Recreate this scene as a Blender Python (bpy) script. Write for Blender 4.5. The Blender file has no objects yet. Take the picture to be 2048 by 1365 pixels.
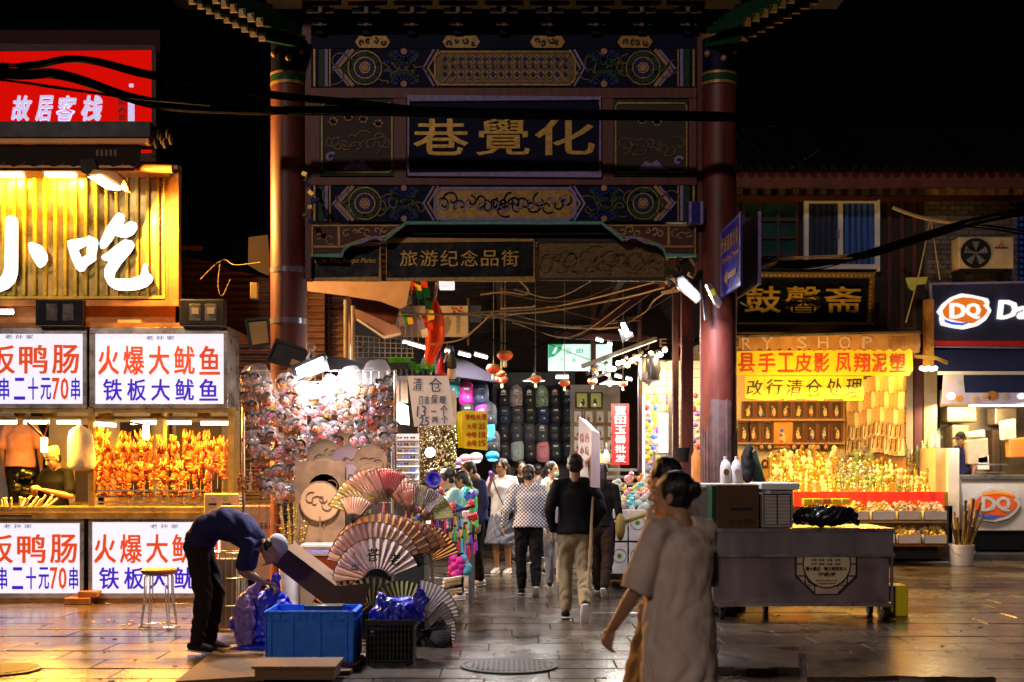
import bpy, bmesh, math, random
import numpy as np
from mathutils import Vector, Matrix, Euler
random.seed(7)
SC = bpy.context.scene
COL = SC.collection
F = 2560.0; HX = 1024.0; HY = 925.0; CAMZ = 1.6

# ---------------------------------------------------------------- camera
cam = bpy.data.cameras.new('camera'); camo = bpy.data.objects.new('camera', cam); COL.objects.link(camo)
camo.location = (0, 0, CAMZ); camo.rotation_euler = (math.radians(90), 0, 0)
cam.sensor_width = 36; cam.lens = F / 2048 * 36; cam.shift_y = (HY - 682.5) / 2048
cam.clip_end = 500; cam.dof.use_dof = True; cam.dof.focus_distance = 13.6; cam.dof.aperture_fstop = 2.2
SC.camera = camo
# ---------------------------------------------------------------- world: night
w = bpy.data.worlds.new('World'); SC.world = w; w.use_nodes = True
nt = w.node_tree; nt.nodes.clear()
sky = nt.nodes.new('ShaderNodeTexSky'); sky.sky_type = 'NISHITA'; sky.sun_disc = False
sky.sun_elevation = math.radians(28); sky.sun_rotation = math.radians(200)
bg = nt.nodes.new('ShaderNodeBackground'); bg.inputs[1].default_value = 0.00012
wo = nt.nodes.new('ShaderNodeOutputWorld')
nt.links.new(sky.outputs[0], bg.inputs[0]); nt.links.new(bg.outputs[0], wo.inputs[0])
# weak lamp light of the open street behind the camera (from the left, above)
sl = bpy.data.lights.new('street_light', 'SUN'); sl.energy = 0.52; sl.angle = math.radians(3); sl.color = (1.0, .78, .70)
slo = bpy.data.objects.new('street_light', sl); COL.objects.link(slo)
slo.rotation_euler = Vector((0.36, 1.0, -0.42)).to_track_quat('-Z', 'Y').to_euler()
SC.view_settings.view_transform = 'Standard'; SC.view_settings.look = 'None'
SC.view_settings.exposure = 0.0; SC.view_settings.gamma = 1; SC.view_settings.use_curve_mapping = False
SC.render.engine = 'CYCLES'
cy = SC.cycles; cy.use_denoising = True; cy.max_bounces = 7; cy.diffuse_bounces = 3; cy.glossy_bounces = 3
cy.transmission_bounces = 4; cy.transparent_max_bounces = 12; cy.sample_clamp_indirect = 4; cy.sample_clamp_direct = 0
cy.caustics_reflective = False; cy.caustics_refractive = False; cy.use_adaptive_sampling = True; cy.adaptive_threshold = .02

# ---------------------------------------------------------------- helpers
def P(px, py, Y): return Vector(((px - HX) * Y / F, Y, CAMZ + (HY - py) * Y / F))
def X(px, Y): return (px - HX) * Y / F
def Z(py, Y): return CAMZ + (HY - py) * Y / F
def gy(py): return F * CAMZ / (py - HY)
MATS = {}
def mat(name, col, rough=.6, metal=0., var=.2, scale=6., bump=.15, emit=0., ecol=None, island=0., alpha=1., trans=0., coat=0., sheen=0., col2=None, spec=.5, stretch=None):
    if name in MATS: return MATS[name]
    m = bpy.data.materials.new(name); m.use_nodes = True; MATS[name] = m
    n = m.node_tree.nodes; L = m.node_tree.links; b = n['Principled BSDF']
    b.inputs['Roughness'].default_value = rough; b.inputs['Metallic'].default_value = metal
    b.inputs['Specular IOR Level'].default_value = spec
    c = (*col, 1)
    b.inputs['Base Color'].default_value = c
    if var or col2:
        tc = n.new('ShaderNodeTexCoord'); nz = n.new('ShaderNodeTexNoise'); nz.inputs['Scale'].default_value = scale; nz.inputs['Detail'].default_value = 5; nz.inputs['Roughness'].default_value = .6
        src = tc.outputs['Object']
        if stretch:
            mp = n.new('ShaderNodeMapping'); mp.inputs['Scale'].default_value = stretch; L.new(src, mp.inputs[0]); src = mp.outputs[0]
        L.new(src, nz.inputs['Vector'])
        rp = n.new('ShaderNodeValToRGB'); rp.color_ramp.elements[0].position = .32; rp.color_ramp.elements[1].position = .7
        lo = [max(0, x * (1 - var)) for x in col]; hi = [min(1, x * (1 + var)) for x in (col2 or col)]
        rp.color_ramp.elements[0].color = (*lo, 1); rp.color_ramp.elements[1].color = (*hi, 1)
        L.new(nz.outputs['Fac'], rp.inputs[0]); out = rp.outputs[0]
        if island:
            oi = n.new('ShaderNodeObjectInfo'); hs = n.new('ShaderNodeHueSaturation')
            mr = n.new('ShaderNodeMapRange'); mr.inputs[3].default_value = 1 - island; mr.inputs[4].default_value = 1 + island
            L.new(oi.outputs['Random'], mr.inputs[0]); L.new(mr.outputs[0], hs.inputs['Value']); L.new(out, hs.inputs['Color']); out = hs.outputs[0]
        L.new(out, b.inputs['Base Color'])
        mr2 = n.new('ShaderNodeMapRange'); mr2.inputs[3].default_value = max(.03, rough - .14); mr2.inputs[4].default_value = min(1, rough + .14)
        L.new(nz.outputs['Fac'], mr2.inputs[0]); L.new(mr2.outputs[0], b.inputs['Roughness'])
        if bump:
            bp = n.new('ShaderNodeBump'); bp.inputs['Strength'].default_value = bump; bp.inputs['Distance'].default_value = .02
            L.new(nz.outputs['Fac'], bp.inputs['Height']); L.new(bp.outputs[0], b.inputs['Normal'])
    if emit:
        b.inputs['Emission Color'].default_value = (*(ecol or col), 1); b.inputs['Emission Strength'].default_value = emit
    if alpha < 1: b.inputs['Alpha'].default_value = alpha
    if trans: b.inputs['Transmission Weight'].default_value = trans
    if coat: b.inputs['Coat Weight'].default_value = coat; b.inputs['Coat Roughness'].default_value = .15
    if sheen: b.inputs['Sheen Weight'].default_value = sheen
    return m

def translucent(m, f=.4):
    n = m.node_tree.nodes; L = m.node_tree.links; b = n['Principled BSDF']; t = n.new('ShaderNodeBsdfTranslucent'); mx = n.new('ShaderNodeMixShader'); mx.inputs[0].default_value = f
    t.inputs[0].default_value = b.inputs['Base Color'].default_value
    if b.inputs['Base Color'].links: L.new(b.inputs['Base Color'].links[0].from_socket, t.inputs[0])
    L.new(b.outputs[0], mx.inputs[1]); L.new(t.outputs[0], mx.inputs[2]); L.new(mx.outputs[0], n['Material Output'].inputs[0]); return m
class MB:
    def __init__(s): s.v = []; s.f = []; s.mi = []; s.m = 0
    def add(s, vs, fs, M=None):
        k = len(s.v)
        if M is not None: vs = [M @ Vector(v) for v in vs]
        s.v.extend([tuple(v) for v in vs]); s.f.extend([tuple(i + k for i in f) for f in fs]); s.mi.extend([s.m] * len(fs)); return s
    def box(s, x0, x1, y0, y1, z0, z1, M=None):
        v = [(x0, y0, z0), (x1, y0, z0), (x1, y1, z0), (x0, y1, z0), (x0, y0, z1), (x1, y0, z1), (x1, y1, z1), (x0, y1, z1)]
        return s.add(v, [(0, 3, 2, 1), (4, 5, 6, 7), (0, 1, 5, 4), (1, 2, 6, 5), (2, 3, 7, 6), (3, 0, 4, 7)], M)
    def pbox(s, px0, px1, py0, py1, Y, d):          # front face seen through pixel rect at depth Y, d deep
        a = P(px0, py1, Y); b = P(px1, py0, Y); return s.box(a.x, b.x, Y, Y + d, a.z, b.z)
    def bar(s, p0, p1, w, h=None, up=(0, 0, 1)):
        p0 = Vector(p0); p1 = Vector(p1); t = p1 - p0; L_ = t.length; t.normalize(); u = Vector(up)
        if abs(t.dot(u)) > .97: u = Vector((0, 1, 0))
        r = t.cross(u).normalized(); u = r.cross(t); h = h or w
        M = Matrix((( r.x, t.x, u.x, p0.x), (r.y, t.y, u.y, p0.y), (r.z, t.z, u.z, p0.z), (0, 0, 0, 1)))
        return s.box(-w / 2, w / 2, 0, L_, -h / 2, h / 2, M)
    def ring(s, p, a, b, ra, rb, n):
        return [Vector(p) + a * (ra * math.cos(2 * math.pi * i / n)) + b * (rb * math.sin(2 * math.pi * i / n)) for i in range(n)]
    def loft(s, pts, rad, side=(1, 0, 0), n=12, round_ends=True, caps=True):
        pts = [Vector(p) for p in pts]; rad = [(r, r) if isinstance(r, (int, float)) else r for r in rad]; side0 = Vector(side)
        fr = []
        for i in range(len(pts)):
            t = (pts[min(i + 1, len(pts) - 1)] - pts[max(i - 1, 0)]).normalized()
            a = side0 - t * side0.dot(t)
            if a.length < .05: a = Vector((0, 1, 0)) - t * t.y
            if a.length < .05: a = Vector((0, 0, 1)) - t * t.z
            a.normalize(); fr.append((t, a, t.cross(a)))
        R = [(pts[i], fr[i], rad[i]) for i in range(len(pts))]
        if round_ends:
            def capr(i, sg):
                p, f, r = pts[i], fr[i], rad[i]; m = min(r); return [(p + f[0] * sg * m * .5, f, (r[0] * .82, r[1] * .82)), (p + f[0] * sg * m * .85, f, (r[0] * .45, r[1] * .45))]
            R = list(reversed(capr(0, -1))) + R + capr(-1, 1)
        vs = []; fs = []
        for p, f, r in R: vs += s.ring(p, f[1], f[2], r[0], r[1], n)
        for k in range(len(R) - 1):
            for i in range(n):
                j = (i + 1) % n; fs.append((k * n + i, k * n + j, (k + 1) * n + j, (k + 1) * n + i))
        if caps: fs.append(tuple(reversed(range(n)))); fs.append(tuple((len(R) - 1) * n + i for i in range(n)))
        return s.add(vs, fs)
    def tube(s, pts, r, n=6): return s.loft(pts, [r] * len(pts), n=n, round_ends=False)
    def cyl(s, p0, p1, r0, r1=None, n=16, caps=True): return s.loft([p0, p1], [r0, r0 if r1 is None else r1], n=n, round_ends=False, caps=caps)
    def ell(s, c, r, n=14, m=9, M=None):
        vs = []; fs = []; c = Vector(c)
        if isinstance(r, (int, float)): r = (r, r, r)
        for k in range(1, m):
            th = math.pi * k / m
            for i in range(n):
                ph = 2 * math.pi * i / n; vs.append(Vector((r[0] * math.sin(th) * math.cos(ph), r[1] * math.sin(th) * math.sin(ph), r[2] * math.cos(th))))
        vs += [Vector((0, 0, r[2])), Vector((0, 0, -r[2]))]; T = len(vs) - 2
        for k in range(m - 2):
            for i in range(n): j = (i + 1) % n; fs.append((k * n + i, (k + 1) * n + i, (k + 1) * n + j, k * n + j))
        for i in range(n): j = (i + 1) % n; fs.append((T, i, j)); fs.append((T + 1, (m - 2) * n + j, (m - 2) * n + i))
        if M is not None: vs = [M @ v for v in vs]
        return s.add([v + c for v in vs], fs)
    def lathe(s, prof, c=(0, 0, 0), n=16, M=None):
        vs = []; fs = []; c = Vector(c)
        for r, z in prof:
            for i in range(n): a = 2 * math.pi * i / n; vs.append(Vector((r * math.cos(a), r * math.sin(a), z)))
        for k in range(len(prof) - 1):
            for i in range(n): j = (i + 1) % n; fs.append((k * n + i, k * n + j, (k + 1) * n + j, (k + 1) * n + i))
        fs.append(tuple(reversed(range(n)))); fs.append(tuple((len(prof) - 1) * n + i for i in range(n)))
        if M is not None: vs = [M @ v for v in vs]
        return s.add([v + c for v in vs], fs)
    def prism(s, poly, y0, y1, hole=None):          # poly: (x,z) outline facing -Y
        n = len(poly); vs = [(x, y0, z) for x, z in poly] + [(x, y1, z) for x, z in poly]
        a = sum(poly[i][0] * poly[(i + 1) % n][1] - poly[(i + 1) % n][0] * poly[i][1] for i in range(n))
        o = list(range(n)) if a > 0 else list(reversed(range(n)))
        fs = [tuple(o), tuple(n + i for i in reversed(o))]
        for k in range(n): i = o[k]; j = o[(k + 1) % n]; fs.append((i, n + i, n + j, j))
        return s.add(vs, fs)
    def pprism(s, pp, Y, d): return s.prism([(X(a, Y), Z(b, Y)) for a, b in pp], Y, Y + d)
    def disc(s, x, z, r, y0, d, n=14, rz=None, a0=0.):
        return s.prism([(x + r * math.cos(a0 + 2 * math.pi * i / n), z + (rz or r) * math.sin(a0 + 2 * math.pi * i / n)) for i in range(n)], y0, y0 + d)
    def strip(s, pts, wd, y0, d, closed=False):     # flat ribbon along (x,z) polyline with width wd
        n = len(pts); L_ = []; R_ = []
        for i in range(n):
            a = pts[(i - 1) % n] if closed or i > 0 else pts[i]; b = pts[(i + 1) % n] if closed or i < n - 1 else pts[i]
            t = Vector((b[0] - a[0], b[1] - a[1])); t = t.normalized() if t.length > 1e-9 else Vector((1, 0))
            nn = Vector((-t.y, t.x)); k = 1.
            if (closed or 0 < i < n - 1):
                t1 = Vector((pts[i][0] - a[0], pts[i][1] - a[1]))
                if t1.length > 1e-9: k = 1 / max(.45, abs(t1.normalized().dot(t)))
            L_.append((pts[i][0] + nn.x * wd * .5 * k, pts[i][1] + nn.y * wd * .5 * k)); R_.append((pts[i][0] - nn.x * wd * .5 * k, pts[i][1] - nn.y * wd * .5 * k))
        vs = []; fs = []
        for i in range(n): vs += [(L_[i][0], y0, L_[i][1]), (R_[i][0], y0, R_[i][1]), (L_[i][0], y0 + d, L_[i][1]), (R_[i][0], y0 + d, R_[i][1])]
        for i in range(n if closed else n - 1):
            a = 4 * i; b = 4 * ((i + 1) % n); fs += [(a, a + 1, b + 1, b), (a, b, b + 2, a + 2), (a + 1, a + 3, b + 3, b + 1)]
        return s.add(vs, fs)
    def text(s, t, x0, x1, z0, z1, y, d=.006, bold=0., gap=0., slant=0., M=None):   # each glyph run fitted to the rectangle
        vs, fs = glyphs(t, min(bold, .006), gap, slant)
        if bold > .01:
            o_ = vs; e_ = bold * .55; vs = []; f0 = fs; fs = []
            for k_, (a_, b_) in enumerate(((-e_, -e_ * .5), (e_, -e_ * .5), (-e_, e_ * .5), (e_, e_ * .5))): fs += [tuple(i + len(vs) for i in f) for f in f0]; vs += [(x + a_, y + b_, z + (.03 * k_ if z > 0 else 0)) for x, y, z in o_]
        xs = [v[0] for v in vs]; ys = [v[1] for v in vs]
        ax, bx, ay, by = min(xs), max(xs), min(ys), max(ys); sx = (x1 - x0) / max(1e-6, bx - ax); sy = (z1 - z0) / max(1e-6, by - ay)
        vv = [(x0 + (v[0] - ax) * sx, y + ((.5 - v[2]) * .03 if v[2] > 0 else d), z0 + (v[1] - ay) * sy) for v in vs]
        return s.add(vv, fs, M)
    def ptext(s, t, px0, px1, py0, py1, Y, d=.006, **k): return s.text(t, X(px0, Y), X(px1, Y), Z(py1, Y), Z(py0, Y), Y, d, **k)
    def build(s, name, m, parent=None, smooth=False, bevel=0., loc=None, kind=None):
        me = bpy.data.meshes.new(name); me.from_pydata(s.v, [], s.f)
        ms = m if isinstance(m, (list, tuple)) else [m]
        for q in ms: me.materials.append(MATS[q] if isinstance(q, str) else q)
        if len(ms) > 1: me.polygons.foreach_set('material_index', s.mi)
        if smooth:
            me.polygons.foreach_set('use_smooth', [True] * len(me.polygons))
            if smooth != 'all': me.set_sharp_from_angle(angle=math.radians(40))
        o = bpy.data.objects.new(name, me); COL.objects.link(o)
        off = Vector((0, 0, 0))
        if parent is not None:
            o.parent = parent; q = parent
            while q is not None: off += q.location; q = q.parent
        if loc is not None: o.location = Vector(loc) - off; off = Vector(loc)
        if off.length > 0: me.transform(Matrix.Translation(-off))
        me.update()
        if bevel: b = o.modifiers.new('bevel', 'BEVEL'); b.width = bevel; b.segments = 2; b.limit_method = 'ANGLE'
        if kind: o['kind'] = kind
        return o
_G = {}
def glyphs(t, bold=0., gap=0., slant=0.):
    k = (t, bold, gap, slant)
    if k in _G: return _G[k]
    c = bpy.data.curves.new('lettering', 'FONT'); c.body = t; c.resolution_u = 2; c.offset = bold; c.extrude = .5; c.space_character = 1 + gap; c.shear = slant
    o = bpy.data.objects.new('lettering', c); me = o.to_mesh()
    r = ([tuple(v.co) for v in me.vertices], [tuple(p.vertices) for p in me.polygons])
    o.to_mesh_clear(); bpy.data.objects.remove(o); bpy.data.curves.remove(c); _G[k] = r; return r

def tag(o, label=None, cat=None, group=None, kind=None):
    if label: o['label'] = label
    if cat: o['category'] = cat
    if group: o['group'] = group
    if kind: o['kind'] = kind
    return o
def thing(name, label, cat, loc=(0, 0, 0), group=None, rotz=0.):
    o = bpy.data.objects.new(name, None); COL.objects.link(o); o.location = loc; o.rotation_euler = (0, 0, rotz); o.empty_display_size = .1
    return tag(o, label, cat, group)
def copy_tree(o, parent=None):
    c = o.copy(); COL.objects.link(c)
    if parent is not None: c.parent = parent
    for ch in list(o.children): copy_tree(ch, c)
    return c
def place(proto, used, loc, rot=(0, 0, 0), scale=1., label=None, group=None):
    o = proto if not used else copy_tree(proto)
    o.location = loc; o.rotation_euler = rot; o.scale = (scale,) * 3 if isinstance(scale, (int, float)) else scale
    if label: o['label'] = label
    if group: o['group'] = group
    return o
ORD = ['first', 'second', 'third', 'fourth', 'fifth', 'sixth', 'seventh', 'eighth', 'ninth', 'tenth', 'eleventh', 'twelfth', 'thirteenth', 'fourteenth', 'fifteenth', 'sixteenth', 'seventeenth', 'eighteenth', 'nineteenth', 'twentieth', 'twenty-first', 'twenty-second', 'twenty-third', 'twenty-fourth', 'twenty-fifth', 'twenty-sixth', 'twenty-seventh', 'twenty-eighth', 'twenty-ninth', 'thirtieth', 'thirty-first', 'thirty-second', 'thirty-third', 'thirty-fourth', 'thirty-fifth', 'thirty-sixth']
def lamp(name, loc, target, size, power, color, parent=None, kind='AREA', sizey=None, spread=None):
    l = bpy.data.lights.new(name, kind); l.energy = power; l.color = color
    if kind == 'AREA':
        l.size = size
        if sizey: l.shape = 'RECTANGLE'; l.size_y = sizey
        if spread: l.spread = math.radians(spread)
    elif kind == 'SPOT': l.spot_size = math.radians(spread or 90); l.shadow_soft_size = size; l.spot_blend = .6
    else: l.shadow_soft_size = size
    o = bpy.data.objects.new(name, l); COL.objects.link(o)
    loc = Vector(loc); o.rotation_euler = (Vector(target) - loc).to_track_quat('-Z', 'Y').to_euler()
    off = Vector((0, 0, 0)); q = parent
    while q is not None: off += q.location; q = q.parent
    if parent is not None: o.parent = parent
    o.location = loc - off; return o
def crom(pts, k=6):
    pts = [Vector(p) for p in pts]; q = [pts[0] * 2 - pts[1]] + pts + [pts[-1] * 2 - pts[-2]]; out = []
    for i in range(1, len(q) - 2):
        for j in range(k):
            t = j / k; a, b, c, d = q[i - 1:i + 3]
            out.append(.5 * ((2 * b) + (c - a) * t + (2 * a - 5 * b + 4 * c - d) * t * t + (3 * b - a - 3 * c + d) * t ** 3))
    return out + [pts[-1]]
# ---------------------------------------------------------------- materials
ORANGE = (1., .40, .04); YEL = (1., .50, .035)
mat('red_paint', (.13, .026, .017), .5, var=.35, scale=3, bump=.25, stretch=(3, 3, .6))
mat('dark_red_wood', (.07, .014, .01), .6, var=.4, scale=5)
mat('worn_column_base', (.06, .022, .018), .75, var=.5, scale=9, bump=.4)
mat('navy_paint', (.003, .004, .03), .6, spec=.15, var=.5, scale=20)
mat('blue_paint', (.018, .018, .19), .5, spec=.2, var=.3, scale=20)
mat('green_paint', (.01, .055, .026), .5, spec=.2, var=.4, scale=20)
mat('teal_paint', (.09, .36, .28), .5, var=.3, scale=20)
mat('gold_paint', (.40, .23, .04), .42, .2, var=.35, scale=25)
mat('dim_gold', (.16, .09, .018), .5, .1, var=.5, scale=25)
mat('peach_paint', (.42, .22, .10), .5, var=.3, scale=20)
mat('lavender_paint', (.26, .21, .46), .5, var=.3, scale=18)
mat('lacquer_black', (.006, .006, .007), .25, var=.3)
mat('black', (.008, .008, .009), .5, var=.3)
mat('soft_black', (.012, .011, .012), .85, var=.4)
mat('black_plastic', (.012, .012, .013), .35, var=.2)
mat('dark_wood', (.035, .018, .01), .65, var=.5, scale=8, stretch=(1, 1, 6))
mat('wood', (.24, .12, .05), .6, var=.4, scale=6)
mat('cardboard', (.30, .19, .10), .85, var=.15, scale=5)
mat('brown_card', (.085, .042, .015), .85, var=.2, scale=5)
mat('steel', (.36, .32, .36), .22, .55, var=.3, scale=1.6, bump=.5, stretch=(1.6, 1, .5))
mat('dented_steel', (.55, .44, .47), .2, .8, var=.2, scale=2., bump=.25, stretch=(2, 1, .6))
mat('rail_steel', (.55, .52, .48), .3, .9, var=.25, scale=5)
mat('brass', (.62, .42, .12), .32, .8, var=.3, scale=5)
mat('white_paint', (.72, .70, .68), .45, var=.1, scale=5)
mat('cream_paint', (.55, .42, .24), .5, var=.15, scale=4)
mat('white_plastic', (.75, .74, .74), .35, var=.08, scale=5)
mat('grey_plastic', (.22, .21, .22), .4, var=.2)
mat('mosaic_white', (.6, .52, .40), .45, var=.2)
mat('brick_grey', (.12, .10, .08), .85, var=.35, scale=14, bump=.5, island=.25)
mat('mortar', (.09, .08, .07), .9, var=.3, scale=20)
mat('roof_tile', (.004, .0035, .0035), .9, spec=.1, var=.5, scale=14, island=.3)
mat('curtain_blue', (.03, .11, .42), .8, var=.3, scale=6, stretch=(8, 8, .5))
mat('curtain_dark', (.012, .02, .06), .8, var=.3, scale=6, stretch=(8, 8, .5))
mat('glass', (.03, .035, .04), .05, var=0, trans=0, alpha=.28, spec=.8)
mat('clear_bag', (.80, .72, .72), .16, var=0, alpha=.13, spec=.9)
mat('yellow_paper', (.85, .60, .015), .6, var=.06)
mat('yellow_card', (.88, .70, .01), .5, var=.05)
mat('red_ink', (.60, .035, .012), .5, var=.1)
mat('black_ink', (.012, .01, .01), .5, var=.1)
mat('red_banner', (.62, .02, .015), .55, var=.12)
mat('white_ink', (.8, .78, .76), .5, var=.05)
mat('gold_ink', (.60, .36, .06), .35, .3, var=.25, scale=20)
mat('lightbox_white', (.5, .5, .5), .6, var=0, emit=.93, ecol=(.93, .90, 1.0))
mat('sign_red_ink', (.5, .03, .01), .4, var=0, emit=.62, ecol=(1., .10, .01))
mat('sign_blue_ink', (.03, .01, .4), .4, var=0, emit=.42, ecol=(.08, .02, 1.))
mat('sign_small_ink', (.03, .03, .2), .4, var=0, emit=.12, ecol=(.2, .1, .7))
mat('channel_letter', (.9, .9, .9), .4, var=0, emit=1.6, ecol=(1, .97, .95))
mat('red_lightbox', (.2, .0, .0), .9, var=0, spec=0, emit=.62, ecol=(1., .006, .002))
mat('lavender_letter', (.6, .6, .8), .4, var=0, emit=.68, ecol=(.72, .68, 1.))
mat('dark_red_ink', (.05, .002, .002), .5, var=.1)
mat('tube_warm', (1, .9, .6), .4, var=0, emit=9., ecol=(1, .80, .36))
mat('tube_white', (1, 1, 1), .4, var=0, emit=7., ecol=(1, .97, .88))
mat('led_white', (1, 1, 1), .4, var=0, emit=26., ecol=(.90, .92, 1.))
mat('led_dim', (1, 1, 1), .4, var=0, emit=7., ecol=(.94, .92, 1.))
mat('bulb_warm', (1, .9, .6), .4, var=0, emit=14., ecol=(1, .80, .42))
mat('reflector', (.75, .70, .60), .22, .8, var=.2)
mat('lamp_panel', (.55, .40, .14), .3, var=.12, scale=3)
mat('corrugated_gold', (.80, .58, .06), .36, .3, var=.3, scale=5, bump=.12)
mat('orange_frame', (.55, .24, .05), .45, .3, var=.35, scale=5)
mat('corrugated_brown', (.13, .06, .028), .45, .3, var=.35, scale=3)
mat('canvas_pink', (.50, .33, .26), .8, var=.12)
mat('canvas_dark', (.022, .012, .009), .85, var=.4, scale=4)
mat('awning_brown', (.42, .19, .055), .75, var=.3, scale=4)
mat('awning_purple', (.018, .012, .032), .7, var=.3, scale=3)
mat('awning_mauve', (.30, .17, .17), .7, var=.2, scale=3)
mat('navy_sign', (.03, .032, .08), .45, var=.12)
mat('navy_awning', (.01, .02, .11), .6, var=.2)
mat('logo_red', (.60, .07, .01), .4, var=.05, emit=.12, ecol=(1, .2, .02))  # logo colours glow faintly by themselves to brighten the unlit counter logo
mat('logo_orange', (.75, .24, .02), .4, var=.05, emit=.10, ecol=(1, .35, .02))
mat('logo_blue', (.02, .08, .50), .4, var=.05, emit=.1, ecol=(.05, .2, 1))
mat('sign_white_lit', (.85, .85, .85), .4, var=0, emit=.85, ecol=(1, .97, .97))
mat('logo_orange_lit', (.6, .1, .01), .4, var=0, emit=.55, ecol=(.92, .25, .02))
mat('logo_blue_lit', (.02, .1, .6), .4, var=0, emit=.6, ecol=(.02, .12, .9))
mat('green_lightbox', (.1, .5, .3), .4, var=0, emit=.6, ecol=(.02, .5, .22))
mat('mint_lightbox', (.7, .85, .8), .4, var=0, emit=.88, ecol=(.72, 1., .92))
mat('mint_ink', (.1, .4, .3), .4, var=0, emit=.35, ecol=(.1, .6, .45))
mat('stool_orange', (.28, .07, .015), .5, var=.2)
mat('crate_blue', (.012, .19, .92), .42, var=.25, scale=11, bump=.08)
mat('bag_blue', (.02, .035, .62), .2, var=.45, scale=22, bump=1., coat=.3)
mat('bag_black', (.008, .008, .009), .22, var=.3, scale=9, bump=.9)
mat('bag_cream', (.75, .70, .55), .4, var=.15, scale=7, bump=.6)
mat('skin', (.50, .28, .17), .5, var=.08, scale=12, bump=.03)
mat('skin_dark', (.34, .17, .10), .5, var=.08, scale=12, bump=.03)
mat('hair', (.010, .008, .008), .42, var=.5, scale=40, bump=.5, stretch=(1, 1, .15))
mat('eye_dark', (.01, .008, .008), .25, var=0)
mat('lip', (.42, .12, .09), .5, var=.1)
mat('sole_white', (.72, .70, .66), .5, var=.1)
translucent(mat('leaf_green', (.11, .50, .03), .6, var=.5, scale=30))
translucent(mat('flag_orange', (.95, .10, .02), .6, var=.08))
mat('flag_green', (.03, .35, .06), .6, var=.1)
mat('flag_yellow', (.85, .55, .03), .6, var=.1)
mat('lantern_red', (.65, .05, .015), .45, var=.1, emit=.12, ecol=(1, .12, .02))
mat('lantern_gold', (.6, .38, .08), .4, var=.1)
mat('rope', (.40, .27, .13), .85, var=.3, scale=30)
mat('cable_black', (.003, .003, .003), .9, var=.3, spec=.05)
mat('squid', (.55, .13, .02), .42, var=.45, scale=30, bump=.8, coat=.25)
mat('skewer', (.60, .44, .22), .6, var=.1)
mat('peeled_stick', (.80, .70, .48), .6, var=.12)
mat('dairy_panel', (.52, .47, .42), .5, var=.06)
mat('kitchen_steel', (.38, .32, .24), .35, .6, var=.3, scale=3)
mat('paper_notice', (.60, .54, .46), .75, var=.08)
mat('mat_rubber', (.20, .115, .05), .8, var=.25, scale=60, bump=.5)
mat('grey_board', (.30, .28, .28), .6, var=.15)
mat('kerb_stone', (.06, .055, .05), .55, var=.35, scale=9)
mat('toy_red', (.70, .03, .04), .5, var=.1); mat('toy_green', (.05, .45, .10), .5, var=.1); mat('toy_blue', (.05, .15, .60), .5, var=.1); mat('toy_purple', (.28, .08, .55), .5, var=.1); mat('toy_yellow', (.8, .55, .03), .5, var=.1); mat('toy_magenta', (.75, .03, .35), .5, var=.1); mat('toy_cyan', (.10, .50, .60), .5, var=.1); mat('toy_black', (.012, .012, .02), .5, var=.1)
# ================================================================ ground
def wet_stone(name, lo, hi, wetscale=.7, island=.18):
    m = mat(name, hi, .4, var=0); n = m.node_tree.nodes; L = m.node_tree.links; b = n['Principled BSDF']
    g = n.new('ShaderNodeNewGeometry')
    def noise(sc, det=6, ro=.6):
        q = n.new('ShaderNodeTexNoise'); q.inputs['Scale'].default_value = sc; q.inputs['Detail'].default_value = det; q.inputs['Roughness'].default_value = ro
        L.new(g.outputs['Position'], q.inputs['Vector']); return q
    a = noise(1.1); c = noise(14, 8, .7); d = noise(wetscale, 3)
    rp = n.new('ShaderNodeValToRGB'); rp.color_ramp.elements[0].position = .3; rp.color_ramp.elements[1].position = .72
    rp.color_ramp.elements[0].color = (*lo, 1); rp.color_ramp.elements[1].color = (*hi, 1)
    mx = n.new('ShaderNodeMath'); mx.operation = 'MULTIPLY_ADD'; mx.inputs[1].default_value = .55; L.new(c.outputs['Fac'], mx.inputs[0])
    m2 = n.new('ShaderNodeMath'); m2.operation = 'MULTIPLY'; m2.inputs[1].default_value = .45; L.new(a.outputs['Fac'], m2.inputs[0]); L.new(m2.outputs[0], mx.inputs[2]); st_ = noise(2.6, 2, .4); sr = n.new('ShaderNodeMapRange'); sr.inputs[1].default_value = .60; sr.inputs[2].default_value = .66; sr.inputs[3].default_value = 1; sr.inputs[4].default_value = .5; L.new(st_.outputs['Fac'], sr.inputs[0]); m3 = n.new('ShaderNodeMath'); m3.operation = 'MULTIPLY'; L.new(mx.outputs[0], m3.inputs[0]); L.new(sr.outputs[0], m3.inputs[1])
    L.new(m3.outputs[0], rp.inputs[0])
    oi = n.new('ShaderNodeObjectInfo'); hs = n.new('ShaderNodeHueSaturation'); mr = n.new('ShaderNodeMapRange'); mr.inputs[3].default_value = 1 - island; mr.inputs[4].default_value = 1 + island
    L.new(oi.outputs['Random'], mr.inputs[0]); L.new(mr.outputs[0], hs.inputs['Value']); L.new(rp.outputs[0], hs.inputs['Color']); L.new(hs.outputs[0], b.inputs['Base Color'])
    r = n.new('ShaderNodeMapRange'); r.inputs[1].default_value = .35; r.inputs[2].default_value = .65; r.inputs[3].default_value = .05; r.inputs[4].default_value = .24
    L.new(d.outputs['Fac'], r.inputs[0]); ad = n.new('ShaderNodeMath'); ad.operation = 'MULTIPLY_ADD'; ad.inputs[1].default_value = .15; L.new(c.outputs['Fac'], ad.inputs[0]); L.new(r.outputs[0], ad.inputs[2])
    L.new(ad.outputs[0], b.inputs['Roughness'])
    bp = n.new('ShaderNodeBump'); bp.inputs['Strength'].default_value = .25; bp.inputs['Distance'].default_value = .006; L.new(c.outputs['Fac'], bp.inputs['Height']); L.new(bp.outputs[0], b.inputs['Normal'])
    return m
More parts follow.
